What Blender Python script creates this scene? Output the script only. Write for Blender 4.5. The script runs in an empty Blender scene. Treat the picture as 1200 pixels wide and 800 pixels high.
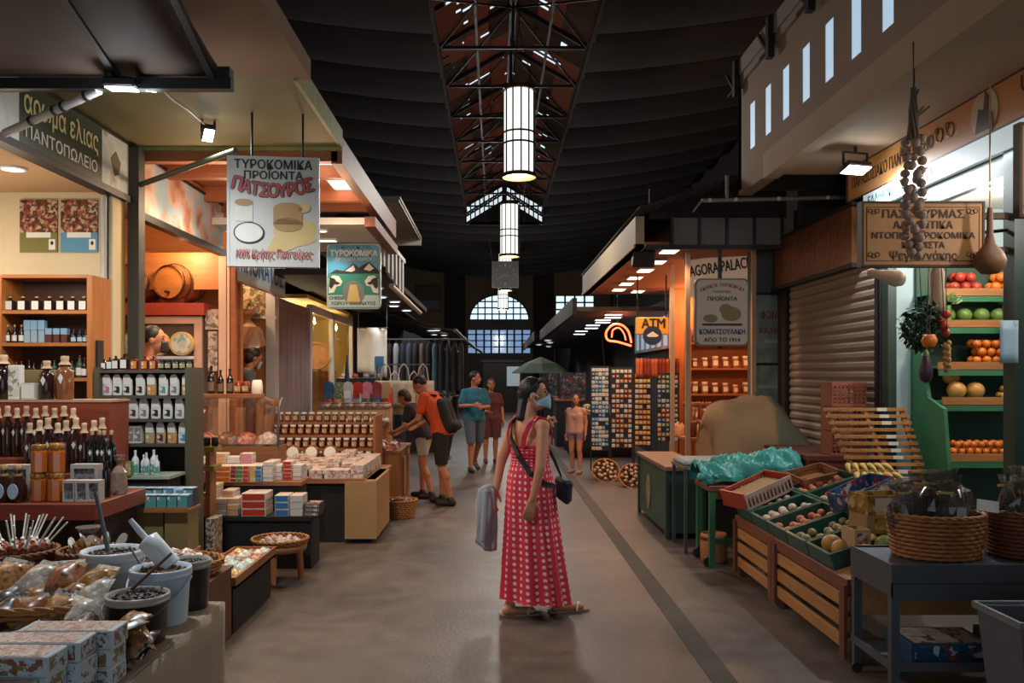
import bpy, math, random
from mathutils import Vector, Matrix, Euler, noise
S = bpy.context.scene
COL = S.collection
RN = random.Random(11)
PI = math.pi
# ------------------------------------------------------------------ camera, world, exposure
CAM_H = 1.68
_c = bpy.data.cameras.new('camera'); _c.lens = 30.0; _c.sensor_width = 36.0
_c.shift_x = 20 / 1200; _c.shift_y = 40 / 1200; _c.clip_start = 0.05; _c.clip_end = 300
camera = bpy.data.objects.new('camera', _c); COL.objects.link(camera)
camera.location = (0, 0, CAM_H); camera.rotation_euler = (PI / 2, 0, 0)
S.camera = camera
S.view_settings.view_transform = 'Standard'
S.view_settings.look = 'None'
S.view_settings.gamma = 1.0
S.view_settings.use_curve_mapping = False
S.view_settings.exposure = 0.35
S.cycles.use_denoising = True
S.cycles.max_bounces = 6
S.cycles.transparent_max_bounces = 12
S.cycles.sample_clamp_indirect = 4.0
S.cycles.blur_glossy = 0.5
wd = bpy.data.worlds.new('sky'); S.world = wd; wd.use_nodes = True
wd.node_tree.nodes['Background'].inputs[0].default_value = (0.70, 0.86, 1.0, 1)
wd.node_tree.nodes['Background'].inputs[1].default_value = 0.95

def P(px, py, Y):
    """the point at depth Y that the photograph shows at (px, py)"""
    return Vector(((px - 580) / 1000 * Y, Y, CAM_H - (py - 440) / 1000 * Y))

# ------------------------------------------------------------------ lights that hang as fixtures
def lamp(kind, loc, power, color=(1, .75, .5), radius=.05, aim=None, spot=150, parent=None, size=None):
    l = bpy.data.lights.new('lamp_light', kind); l.energy = power; l.color = color
    if kind == 'SPOT': l.spot_size = math.radians(spot); l.spot_blend = .6
    if kind == 'AREA':
        l.shape = 'RECTANGLE'; l.size, l.size_y = size or (.2, .2)
    else: l.shadow_soft_size = radius
    o = bpy.data.objects.new('lamp_light', l); COL.objects.link(o); o.location = loc
    d = Vector(aim) if aim else Vector((0, 0, -1))
    o.rotation_euler = d.to_track_quat('-Z', 'Y').to_euler()
    if parent is not None:
        o.parent = parent; o.location = Vector(loc) - parent.location
    return o
# ------------------------------------------------------------------ mesh helpers
def lin(h):
    if not isinstance(h, str): return tuple(h)
    h = h.lstrip('#'); r = []
    for i in (0, 2, 4):
        c = int(h[i:i + 2], 16) / 255
        r.append(c / 12.92 if c <= .04045 else ((c + .055) / 1.055) ** 2.4)
    return tuple(r)

def V(*a): return Vector(a)

def TR(loc=(0, 0, 0), rx=0, ry=0, rz=0, s=1):
    m = Matrix.Translation(Vector(loc)) @ Euler((rx, ry, rz)).to_matrix().to_4x4()
    if s != 1: m = m @ (Matrix.Scale(s, 4) if not isinstance(s, tuple) else Matrix.Diagonal((*s, 1)))
    return m

class MB:
    def __init__(s): s.v = []; s.f = []; s.m = []; s.s = []; s.u = []
    def add(s, vs, fs, mi=0, sm=False, M=None, uv=None):
        b = len(s.v)
        s.v += [tuple(M @ Vector(p)) if M is not None else tuple(p) for p in vs]
        for i, f in enumerate(fs):
            s.f.append([b + k for k in f]); s.m.append(mi); s.s.append(sm)
            s.u.append(uv[i] if uv else None)
        return s
    def bx(s, x0, x1, y0, y1, z0, z1, mi=0, b=0, M=None):
        if x0 > x1: x0, x1 = x1, x0
        if y0 > y1: y0, y1 = y1, y0
        if z0 > z1: z0, z1 = z1, z0
        X, Y, Z = (x0, x1), (y0, y1), (z0, z1)
        if b <= 0:
            vs = [(X[i & 1], Y[i >> 1 & 1], Z[i >> 2]) for i in range(8)]
            fs = [(0, 2, 3, 1), (4, 5, 7, 6), (0, 1, 5, 4), (2, 6, 7, 3), (0, 4, 6, 2), (1, 3, 7, 5)]
            u4 = [(0, 0), (0, 1), (1, 1), (1, 0)]; w4 = [(0, 0), (1, 0), (1, 1), (0, 1)]
            return s.add(vs, fs, mi, False, M, [u4, w4, w4, [(1, 0), (1, 1), (0, 1), (0, 0)], [(1, 0), (1, 1), (0, 1), (0, 0)], [(0, 0), (1, 0), (1, 1), (0, 1)]])
        b = min(b, (x1 - x0) * .45, (y1 - y0) * .45, (z1 - z0) * .45)
        vs = []; ix = {}
        for i in range(8):
            sx, sy, sz = (1 if i & 1 else -1), (1 if i >> 1 & 1 else -1), (1 if i >> 2 else -1)
            c = (X[i & 1], Y[i >> 1 & 1], Z[i >> 2])
            for a in range(3):
                p = [c[0] - sx * b, c[1] - sy * b, c[2] - sz * b]; p[a] = c[a]
                ix[i, a] = len(vs); vs.append(p)
        fs = []
        for a in range(3):
            o1, o2 = 1 << ((a + 1) % 3), 1 << ((a + 2) % 3)
            for side in (0, 1):
                k = (1 << a) if side else 0
                q = [ix[k, a], ix[k | o1, a], ix[k | o1 | o2, a], ix[k | o2, a]]
                fs.append(q if side else q[::-1])
            for k in (0, o1, o2, o1 | o2):
                a1, a2 = (a + 1) % 3, (a + 2) % 3
                q = [ix[k, a1], ix[k | 1 << a, a1], ix[k | 1 << a, a2], ix[k, a2]]
                fs.append(q if (bool(k & o1) != bool(k & o2)) else q[::-1])
        for i in range(8):
            t = [ix[i, 0], ix[i, 1], ix[i, 2]]
            fs.append(t if (bin(i).count('1') % 2 == 1) else t[::-1])
        return s.add(vs, fs, mi, False, M)
    def box(s, c, d, mi=0, b=0, M=None):
        return s.bx(c[0] - d[0] / 2, c[0] + d[0] / 2, c[1] - d[1] / 2, c[1] + d[1] / 2, c[2] - d[2] / 2, c[2] + d[2] / 2, mi, b, M)
    def bar(s, p0, p1, w, h=None, mi=0):
        """a square bar from p0 to p1"""
        p0, p1 = Vector(p0), Vector(p1); d = p1 - p0; h = h or w
        m = Matrix.Translation(p0) @ d.to_track_quat('Y', 'Z').to_matrix().to_4x4()
        return s.bx(-w / 2, w / 2, 0, d.length, -h / 2, h / 2, mi, 0, m)
    def path(s, pts, r, n=7, mi=0, cap=True, sm=True):
        pts = [Vector(p) for p in pts]; rs = r if isinstance(r, (list, tuple)) else [r] * len(pts)
        rings = []; up = None
        for i, p in enumerate(pts):
            t = (pts[min(i + 1, len(pts) - 1)] - pts[max(i - 1, 0)]).normalized()
            if up is None:
                up = Vector((0, 0, 1)) if abs(t.z) < .9 else Vector((0, 1, 0))
            a = t.cross(up).normalized(); up = a.cross(t).normalized()
            rings.append([p + (a * math.cos(k * 2 * PI / n) + up * math.sin(k * 2 * PI / n)) * rs[i] for k in range(n)])
        return s.loft(rings, mi, cap, sm)
    def tube(s, p0, p1, r0, r1=None, n=10, mi=0, cap=True, sm=True):
        return s.path([p0, p1], [r0, r0 if r1 is None else r1], n, mi, cap, sm)
    def loft(s, rings, mi=0, cap=True, sm=True, closed=True, M=None, uvs=(1, 1)):
        n = len(rings[0]); vs = [p for r in rings for p in r]; fs = []; uv = []
        L = len(rings)
        for j in range(L - 1):
            for k in range(n if closed else n - 1):
                k2 = (k + 1) % n
                fs.append((j * n + k, j * n + k2, (j + 1) * n + k2, (j + 1) * n + k))
                u0, u1, v0, v1 = k / n * uvs[0], (k + 1) / n * uvs[0], j / (L - 1) * uvs[1], (j + 1) / (L - 1) * uvs[1]
                uv.append([(u0, v0), (u1, v0), (u1, v1), (u0, v1)])
        s.add(vs, fs, mi, sm, M, uv)
        if cap and closed:
            s.add(rings[0], [tuple(range(n - 1, -1, -1))], mi, False, M)
            s.add(rings[-1], [tuple(range(n))], mi, False, M)
        return s
    def lathe(s, prof, n=16, c=(0, 0, 0), mi=0, sm=True, M=None, cap=True):
        rings = [[(c[0] + r * math.cos(k * 2 * PI / n), c[1] + r * math.sin(k * 2 * PI / n), c[2] + z) for k in range(n)] for r, z in prof]
        return s.loft(rings, mi, cap, sm, True, M)
    def ball(s, c, r, n=10, m=7, mi=0, M=None, jit=0, rn=None):
        r = r if isinstance(r, (tuple, list)) else (r, r, r)
        vs = [(c[0], c[1], c[2] - r[2])]
        for j in range(1, m):
            t = PI * j / m
            for k in range(n):
                q = 1 + ((rn or RN).uniform(-jit, jit) if jit else 0)
                vs.append((c[0] + r[0] * q * math.sin(t) * math.cos(2 * PI * k / n), c[1] + r[1] * q * math.sin(t) * math.sin(2 * PI * k / n), c[2] - r[2] * q * math.cos(t)))
        vs.append((c[0], c[1], c[2] + r[2])); fs = []
        for k in range(n):
            fs.append((0, 1 + (k + 1) % n, 1 + k)); e = 1 + (m - 2) * n
            fs.append((len(vs) - 1, e + k, e + (k + 1) % n))
            for j in range(m - 2):
                a = 1 + j * n
                fs.append((a + k, a + (k + 1) % n, a + n + (k + 1) % n, a + n + k))
        return s.add(vs, fs, mi, True, M)
    def prism(s, poly, fn, d0, d1, mi=0):
        """poly of (u, v) swept from d0 to d1; fn(u, v, d) -> xyz"""
        n = len(poly); vs = [fn(u, v, d0) for u, v in poly] + [fn(u, v, d1) for u, v in poly]
        fs = [tuple(range(n - 1, -1, -1)), tuple(range(n, 2 * n))] + [(i, (i + 1) % n, n + (i + 1) % n, n + i) for i in range(n)]
        return s.add(vs, fs, mi)
    def sheet(s, fn, nu, nv, mi=0, th=0, sm=True, M=None):
        """a surface fn(u, v), u, v in 0..1, given a thickness th along its normal"""
        g = [[Vector(fn(i / nu, j / nv)) for i in range(nu + 1)] for j in range(nv + 1)]
        w = nu + 1; vs = [p for r in g for p in r]; fs = []; uv = []
        for j in range(nv):
            for i in range(nu):
                fs.append((j * w + i, j * w + i + 1, (j + 1) * w + i + 1, (j + 1) * w + i))
                uv.append([(i / nu, j / nv), ((i + 1) / nu, j / nv), ((i + 1) / nu, (j + 1) / nv), (i / nu, (j + 1) / nv)])
        if th:
            N = len(vs); bk = []
            for j in range(nv + 1):
                for i in range(nu + 1):
                    a = g[j][min(i + 1, nu)] - g[j][max(i - 1, 0)]; b = g[min(j + 1, nv)][i] - g[max(j - 1, 0)][i]
                    bk.append(g[j][i] - a.cross(b).normalized() * th)
            fs += [tuple(N + k for k in f[::-1]) for f in list(fs)]; uv += [u[::-1] for u in list(uv)]
            edge = [j * 0 + i for i in range(w)] + [j * w + nu for j in range(1, nv + 1)] + [nv * w + i for i in range(nu - 1, -1, -1)] + [j * w for j in range(nv - 1, 0, -1)]
            for k in range(len(edge)):
                a, b = edge[k], edge[(k + 1) % len(edge)]
                fs.append((b, a, N + a, N + b)); uv.append([(0, 0)] * 4)
            vs += bk
        return s.add(vs, fs, mi, sm, M, uv)
    def mesh(s, name, mats):
        me = bpy.data.meshes.new(name)
        me.from_pydata(s.v, [], s.f)
        me.polygons.foreach_set('material_index', s.m); me.polygons.foreach_set('use_smooth', s.s)
        if any(u for u in s.u):
            l = me.uv_layers.new(name='uv'); flat = []
            for f, u in zip(s.f, s.u):
                for k in range(len(f)): flat += u[k] if u else (0, 0)
            l.data.foreach_set('uv', flat)
        for m in (mats if isinstance(mats, (list, tuple)) else [mats]): me.materials.append(m)
        me.update()
        return me
    def build(s, name, mats, parent=None, loc=None, rot=None):
        o = bpy.data.objects.new(name, s.mesh(name, mats)); COL.objects.link(o)
        if parent is not None: o.parent = parent
        if loc is not None: o.location = loc
        if rot is not None: o.rotation_euler = rot
        return o

def lab(o, label, cat=None, group=None, kind=None):
    if label: o['label'] = label
    if cat: o['category'] = cat
    if group: o['group'] = group
    if kind: o['kind'] = kind
    return o
def thing(name, label, cat, loc=(0, 0, 0), rz=0, group=None, rot=None):
    o = bpy.data.objects.new(name, None); COL.objects.link(o); o.empty_display_size = .1
    o.location = loc; o.rotation_euler = rot or (0, 0, rz)
    return lab(o, label, cat, group)
def struct(mb, name, mats, label=None, parent=None):
    o = mb.build(name, mats, parent)
    if parent is None: lab(o, label, None, None, 'structure')
    return o
KIDS = {}
def dup(root, loc, rz=0, label=None, group=None, mats=None, rot=None, s=None):
    """a copy of a thing with copies of its parts and their sub-parts; mats recolours parts by name"""
    def paint(o, src):
        st = src.name.split('.')[0]
        if mats and st in mats and o.type == 'MESH':
            o.material_slots[0].link = 'OBJECT'; o.material_slots[0].material = mats[st]
    r = root.copy(); COL.objects.link(r); paint(r, root)
    r.location = loc; r.rotation_euler = rot or (0, 0, rz)
    if s: r.scale = (s, s, s) if not isinstance(s, tuple) else s
    if label: r['label'] = label
    if group: r['group'] = group
    for ch in root.children:
        if ch.type == 'LIGHT': continue
        c = ch.copy(); COL.objects.link(c); c.parent = r; paint(c, ch)
        for g in ch.children:
            d = g.copy(); COL.objects.link(d); d.parent = c; paint(d, g)
    return r
ORD = 'first second third fourth fifth sixth seventh eighth ninth tenth eleventh twelfth thirteenth fourteenth fifteenth sixteenth seventeenth eighteenth nineteenth twentieth'.split()
ORD += ['twenty-' + o for o in ORD[:9]] + ['thirtieth'] + ['thirty-' + o for o in ORD[:9]] + ['fortieth'] + ['forty-' + o for o in ORD[:9]]
class Row:
    """places a kind of thing again and again: the first time the prototype itself, then copies"""
    def __init__(s, proto, group=None): s.p = proto; s.used = False; s.g = group
    def put(s, loc, label, rz=0, mats=None, rot=None, sc=None, group=None):
        g = group or s.g
        if s.used or mats: r = dup(s.p, loc, rz, label, g, mats, rot, sc)
        else:
            s.used = True; r = s.p
            r.location = loc; r.rotation_euler = rot or (0, 0, rz)
            if sc: r.scale = (sc, sc, sc) if not isinstance(sc, tuple) else sc
            lab(r, label, None, g)
        return r
    def done(s):
        """drop a prototype that was only ever copied"""
        if not s.used:
            for c in list(s.p.children_recursive) + [s.p]: bpy.data.objects.remove(c)

# ------------------------------------------------------------------ text as mesh
def text_mb(txt, size, M, ext=.0012, bold=0, sx=1, align='CENTER', mi=0, mb=None, shear=0, fit=None):
    c = bpy.data.curves.new('t', 'FONT'); c.body = txt; c.size = size; c.align_x = align; c.align_y = 'CENTER'
    c.shear = shear; c.resolution_u = 3; c.space_line = .95
    o = bpy.data.objects.new('t', c)
    me = bpy.data.meshes.new_from_object(o)
    mb = mb or MB()
    vs = [v.co.copy() for v in me.vertices]
    if fit and vs:
        w = max(v.x for v in vs) - min(v.x for v in vs); sx = fit / max(w, 1e-6)
    n = len(vs)
    if bold and mb is not None and len(txt) == 1: bold *= .8
    fr = [(v.x * sx, v.y, ext) for v in vs]
    for q in ((-bold * .8, 0, .0003), (bold * .8, 0, .0006), (0, bold * .7, .0009), (0, -bold * .7, .0012)) if bold else (): mb.add([(x + q[0], y + q[1], z + q[2]) for x, y, z in fr], [list(p.vertices) for p in me.polygons], mi, False, M)
    mb.add(fr, [list(p.vertices) for p in me.polygons], mi, False, M)
    # sides
    cnt = {}
    for p in me.polygons:
        for a, b in p.edge_keys: cnt[a, b] = cnt.get((a, b), 0) + 1
    bd = [k for k, q in cnt.items() if q == 1]
    bk = [(v.x * sx, v.y, 0) for v in vs]
    mb.add(fr + bk, [(a, b, n + b, n + a) for a, b in bd], mi, False, M)
    bpy.data.objects.remove(o); bpy.data.curves.remove(c); bpy.data.meshes.remove(me)
    return mb
def smooth(pts, n=6):
    pts = [Vector(p) for p in pts]; out = []
    for i in range(len(pts) - 1):
        a, b, c, d = pts[max(i - 1, 0)], pts[i], pts[i + 1], pts[min(i + 2, len(pts) - 1)]
        for k in range(n): t = k / n; out.append(.5 * (2 * b + (c - a) * t + (2 * a - 5 * b + 4 * c - d) * t * t + (3 * b - a - 3 * c + d) * t ** 3))
    return out + [pts[-1]]
def face_cam(loc, rz=0): return TR(loc, PI / 2, 0, rz)              # text plane that looks at -Y
def face_x(loc, sgn): return TR(loc, PI / 2, 0, PI / 2 * sgn)        # +1: looks at +X (reads along +Y); -1: looks at -X

# ------------------------------------------------------------------ materials
MC = {}
def mat(name, col, rough=.6, metal=0, var=.12, sc=9, bump=0, emit=0, ecol=None, trans=0, alpha=1, rnd=0, bsc=None, spec=.5, stretch=None, coat=0, sss=0):
    if name in MC: return MC[name]
    m = bpy.data.materials.new(name); m.use_nodes = True; nt = m.node_tree; N = nt.nodes; L = nt.links
    b = N['Principled BSDF']; c = lin(col)
    b.inputs['Roughness'].default_value = rough; b.inputs['Metallic'].default_value = metal
    b.inputs['Specular IOR Level'].default_value = spec
    if coat: b.inputs['Coat Weight'].default_value = coat; b.inputs['Coat Roughness'].default_value = .15
    if trans: b.inputs['Transmission Weight'].default_value = trans
    if alpha < 1: b.inputs['Alpha'].default_value = alpha
    if sss: b.inputs['Subsurface Weight'].default_value = sss; b.inputs['Subsurface Radius'].default_value = (.01, .004, .002)
    tc = N.new('ShaderNodeTexCoord'); mp = N.new('ShaderNodeMapping'); L.new(tc.outputs['Object'], mp.inputs[0])
    if stretch: mp.inputs['Scale'].default_value = stretch
    nz = N.new('ShaderNodeTexNoise'); nz.inputs['Scale'].default_value = sc; nz.inputs['Detail'].default_value = 4
    L.new(mp.outputs[0], nz.inputs['Vector'])
    mx = N.new('ShaderNodeMix'); mx.data_type = 'RGBA'
    mx.inputs[6].default_value = (*[max(0, x * (1 - var)) for x in c], 1)
    mx.inputs[7].default_value = (*[min(1, x * (1 + var)) for x in c], 1)
    L.new(nz.outputs['Fac'], mx.inputs[0])
    out = mx.outputs[2]
    if rnd:
        oi = N.new('ShaderNodeObjectInfo'); hs = N.new('ShaderNodeHueSaturation')
        mr = N.new('ShaderNodeMapRange'); mr.inputs[3].default_value = 1 - rnd; mr.inputs[4].default_value = 1 + rnd
        L.new(oi.outputs['Random'], mr.inputs[0]); L.new(mr.outputs[0], hs.inputs['Value']); L.new(out, hs.inputs['Color']); out = hs.outputs[0]
    L.new(out, b.inputs['Base Color'])
    if bump:
        bp = N.new('ShaderNodeBump'); bp.inputs['Strength'].default_value = bump; bp.inputs['Distance'].default_value = .02
        n2 = N.new('ShaderNodeTexNoise'); n2.inputs['Scale'].default_value = bsc or sc * 3; L.new(mp.outputs[0], n2.inputs['Vector'])
        L.new(n2.outputs['Fac'], bp.inputs['Height']); L.new(bp.outputs[0], b.inputs['Normal'])
    if emit:
        b.inputs['Emission Color'].default_value = (*lin(ecol or col), 1); b.inputs['Emission Strength'].default_value = emit
    MC[name] = m
    return m
def wood(name, col, axis='X', rough=.55, var=.35, rnd=.12):
    st = {'X': (.12, 1, 1), 'Y': (1, .12, 1), 'Z': (1, 1, .12)}[axis]
    return mat(name, col, rough, 0, var, 22, .15, rnd=rnd, stretch=st, bsc=40)
def prnt(name, cols, sc=14, kind='vor', rough=.35, coord='Object', rnd=0, det=1.0):
    """a printed picture: patches of the given colours"""
    if name in MC: return MC[name]
    m = bpy.data.materials.new(name); m.use_nodes = True; nt = m.node_tree; N = nt.nodes; L = nt.links
    b = N['Principled BSDF']; b.inputs['Roughness'].default_value = rough
    tc = N.new('ShaderNodeTexCoord')
    src = tc.outputs[coord]
    if rnd:
        oi = N.new('ShaderNodeObjectInfo'); ad = N.new('ShaderNodeVectorMath'); ad.operation = 'ADD'
        ml = N.new('ShaderNodeMath'); ml.operation = 'MULTIPLY'; ml.inputs[1].default_value = 50
        L.new(oi.outputs['Random'], ml.inputs[0]); L.new(src, ad.inputs[0]); L.new(ml.outputs[0], ad.inputs[1]); src = ad.outputs[0]
    if kind == 'vor':
        t = N.new('ShaderNodeTexVoronoi'); t.inputs['Scale'].default_value = sc * 1.7
        n0 = N.new('ShaderNodeTexNoise'); n0.inputs['Scale'].default_value = sc * 1.3; L.new(src, n0.inputs['Vector']); v1 = N.new('ShaderNodeVectorMath'); v1.operation = 'MULTIPLY_ADD'; v1.inputs[1].default_value = (1.6 / sc,) * 3
        L.new(n0.outputs['Color'], v1.inputs[0]); L.new(src, v1.inputs[2]); L.new(v1.outputs[0], t.inputs['Vector'])
        sp = N.new('ShaderNodeSeparateColor'); L.new(t.outputs['Color'], sp.inputs[0]); f = sp.outputs[0]
    else:
        t = N.new('ShaderNodeTexNoise'); t.inputs['Scale'].default_value = sc; t.inputs['Detail'].default_value = 3; L.new(src, t.inputs['Vector'])
        mr = N.new('ShaderNodeMapRange'); mr.inputs[1].default_value = .3; mr.inputs[2].default_value = .7; L.new(t.outputs['Fac'], mr.inputs[0]); f = mr.outputs[0]
    r = N.new('ShaderNodeValToRGB'); r.color_ramp.interpolation = 'CONSTANT' if kind == 'vor' else 'LINEAR'
    e = r.color_ramp.elements
    while len(e) < len(cols): e.new(.5)
    for i, c in enumerate(cols):
        e[i].position = i / len(cols) if kind == 'vor' else i / max(1, len(cols) - 1); e[i].color = (*lin(c), 1)
    L.new(f, r.inputs[0]); L.new(r.outputs[0], b.inputs['Base Color'])
    MC[name] = m
    return m
def sheer(name, col, tcol, amt=.5):
    """a thin sheet that lets daylight through"""
    m = mat(name, col, .7, var=.4, sc=5, rnd=.3); nt = m.node_tree; N = nt.nodes; b = N['Principled BSDF']
    if 'thin' in N: return m
    t = N.new('ShaderNodeBsdfTranslucent'); t.name = 'thin'; t.inputs[0].default_value = (*lin(tcol), 1); x = N.new('ShaderNodeMixShader'); x.inputs[0].default_value = amt
    nt.links.new(b.outputs[0], x.inputs[1]); nt.links.new(t.outputs[0], x.inputs[2]); nt.links.new(x.outputs[0], N['Material Output'].inputs[0])
    return m
def glow(name, col, st):
    if name in MC: return MC[name]
    m = mat(name, col, .5, emit=st, var=.03); return m
# ------------------------------------------------------------------ the hall
def floor_mat():
    m = bpy.data.materials.new('worn_concrete'); m.use_nodes = True; nt = m.node_tree; N = nt.nodes; L = nt.links
    b = N['Principled BSDF']; tc = N.new('ShaderNodeTexCoord')
    n1 = N.new('ShaderNodeTexNoise'); n1.inputs['Scale'].default_value = .7; n1.inputs['Detail'].default_value = 6
    n2 = N.new('ShaderNodeTexNoise'); n2.inputs['Scale'].default_value = 45; n2.inputs['Detail'].default_value = 4
    n3 = N.new('ShaderNodeTexNoise'); n3.inputs['Scale'].default_value = 5; n3.inputs['Detail'].default_value = 5
    for n in (n1, n2, n3): L.new(tc.outputs['Object'], n.inputs['Vector'])
    r = N.new('ShaderNodeValToRGB'); e = r.color_ramp.elements
    e[0].position = .3; e[0].color = (*lin('40362f'), 1); e[1].position = .7; e[1].color = (*lin('63574f'), 1)
    L.new(n1.outputs['Fac'], r.inputs[0])
    m1 = N.new('ShaderNodeMix'); m1.data_type = 'RGBA'; m1.blend_type = 'OVERLAY'; m1.inputs[0].default_value = .6
    L.new(r.outputs[0], m1.inputs[6]); L.new(n2.outputs['Fac'], m1.inputs[7])
    m2 = N.new('ShaderNodeMix'); m2.data_type = 'RGBA'; m2.blend_type = 'OVERLAY'; m2.inputs[0].default_value = .5
    L.new(m1.outputs[2], m2.inputs[6]); L.new(n3.outputs['Fac'], m2.inputs[7])
    L.new(m2.outputs[2], b.inputs['Base Color'])
    mr = N.new('ShaderNodeMapRange'); mr.inputs[3].default_value = .34; mr.inputs[4].default_value = .62; L.new(n3.outputs['Fac'], mr.inputs[0])
    L.new(mr.outputs[0], b.inputs['Roughness'])
    bp = N.new('ShaderNodeBump'); bp.inputs['Strength'].default_value = .25; bp.inputs['Distance'].default_value = .01
    L.new(n2.outputs['Fac'], bp.inputs['Height']); L.new(bp.outputs[0], b.inputs['Normal'])
    return m
M_floor = floor_mat()
M_black = mat('black_paint', '1d1b1a', .5)
M_iron = mat('dark_iron', '2a2623', .45, .6, bump=.1)
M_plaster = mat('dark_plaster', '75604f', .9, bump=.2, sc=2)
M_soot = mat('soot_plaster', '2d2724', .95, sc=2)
struct(MB().bx(-6.4, 6.7, -4, 48.3, -.3, 0), 'floor', M_floor)
struct(MB().bx(1.19, 1.33, -4, 48, -.01, .004), 'trim_1', mat('drain_strip', '40372f', .8, var=.4, sc=6, bump=.4))
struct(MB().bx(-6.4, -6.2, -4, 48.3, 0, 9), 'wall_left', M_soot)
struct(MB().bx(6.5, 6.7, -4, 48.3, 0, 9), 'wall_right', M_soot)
# unseen wall behind the camera; its wide opening is added to let daylight in
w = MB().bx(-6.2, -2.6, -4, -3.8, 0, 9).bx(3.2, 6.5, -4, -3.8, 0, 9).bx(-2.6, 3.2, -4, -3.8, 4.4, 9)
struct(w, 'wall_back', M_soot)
# far end wall with the arch
AX, AR, AZ = .24, 1.75, 4.8
def endwall():
    w = MB(); f = lambda u, v, d: (u, d, v)
    arc = [(AX + AR * math.cos(t * PI / 20), AZ + 1.5 * math.sin(t * PI / 20)) for t in range(21)]
    for i in range(20):
        a, b = arc[i], arc[i + 1]
        w.prism([a, (a[0], 9), (b[0], 9), b], f, 48, 48.3)
    w.bx(-6.2, AX - AR, 48, 48.3, 0, 9); w.bx(AX + AR, 3.4, 48, 48.3, 0, 9)
    w.bx(3.4, 5.6, 48, 48.3, 0, 5.0); w.bx(3.4, 5.6, 48, 48.3, 6.2, 9); w.bx(5.6, 6.5, 48, 48.3, 0, 9)
    return w
struct(endwall(), 'wall_far', M_plaster)
for k, x in enumerate((AX - AR - .7, AX + AR + .7)):
    struct(MB().bx(x - .55, x + .55, 47.6, 48, 0, 8.2).bx(x - .7, x + .7, 47.5, 48, 8.2, 8.5), 'trim_%d' % (2 + k), M_soot)
wf = MB()
for t in range(21):
    if t < 20:
        a, b = t * PI / 20, (t + 1) * PI / 20
        wf.bar((AX + AR * .97 * math.cos(a), 48.1, AZ + 1.46 * math.sin(a)), (AX + AR * .97 * math.cos(b), 48.1, AZ + 1.46 * math.sin(b)), .12)
for z in (5.15, 5.5, 5.85): wf.bar((AX - 1.6 + .5 * max(0, z - 5.4), 48.1, z), (AX + 1.6 - .5 * max(0, z - 5.4), 48.1, z), .07)
for x in (-1.2, -.8, -.4, 0, .4, .8, 1.2): wf.bar((AX + x, 48.1, 4.8), (AX + x, 48.1, 4.8 + 1.45 * math.sqrt(1 - (x / 1.75) ** 2)), .07)
wf.bx(AX - AR, AX + AR, 47.95, 48.2, 4.25, 4.85)
for x in (-1.3, -.85, -.45, 0, .45, .85, 1.3): wf.bx(AX + x - .05, AX + x + .05, 48.05, 48.15, 2.9, 4.25)
for z in (3.3, 3.65, 4.0): wf.bx(AX - AR, AX + AR, 48.05, 48.15, z - .03, z + .03)
wf.bx(AX - AR, AX + AR, 47.95, 48.2, 2.75, 2.95)
w1 = struct(wf, 'window_1', M_black)
struct(MB().bx(AX - AR, AX + AR, 48.16, 48.18, 2.9, 4.3), 'window_pane', mat('blue_glass', '7fa6d8', .1, trans=.6, alpha=.75), parent=w1)
struct(MB().bx(AX - AR, AX + AR, 48.05, 48.2, 0, 2.75).bx(AX - .04, AX + .04, 48, 48.05, 0, 2.7).bx(AX - 1.5, AX - .2, 48, 48.05, .3, 2.4).bx(AX + .2, AX + 1.5, 48, 48.05, .3, 2.4), 'door_1', M_iron)
wf = MB()
for x in (3.4, 3.95, 4.5, 5.05, 5.6): wf.bx(x - .05, x + .05, 48.05, 48.15, 5.0, 6.2)
for z in (5.0, 5.4, 5.8, 6.2): wf.bx(3.4, 5.6, 48.05, 48.15, z - .04, z + .04)
struct(wf, 'window_2', M_black)
# sagging black shade cloth, hung in strips across the hall on both sides of the roof lantern
M_cloth = mat('black_shade_cloth', '292421', .95, sc=4, var=.3)
LX, LW = .32, 1.3
def strip(x0, x1, y0, y1):
    m = MB()
    def fn(u, v):
        x = x0 + (x1 - x0) * u
        z = 7.25 + .75 * ((x - LX) / 6) ** 2 - .16 * math.sin(PI * v) - .05 * v
        return (x, y0 + (y1 - y0) * v, z)
    m.sheet(fn, 14, 5, th=.01)
    m.path([Vector(fn(i / 14, 1)) + Vector((0, 0, -.02)) for i in range(15)], .028, 5)
    return m
y = -3.6
while y < 47:
    y1 = min(y + 1.75, 47.9)
    spans = [(-6.2, LX - LW), (LX + LW, 6.5)] if 2 < y < 28 else [(-6.2, 6.5)]
    for a, b in spans: struct(strip(a, b, y, y1), 'ceiling', M_cloth)
    y = y1
struct(MB().bx(-6.4, LX - LW, -4, 48.3, 8.9, 9.1).bx(LX + LW, 6.7, -4, 48.3, 8.9, 9.1).bx(LX - LW, LX + LW, -4, 2.2, 8.9, 9.1).bx(LX - LW, LX + LW, 29, 48.3, 8.9, 9.1), 'ceiling', M_soot)
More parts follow.
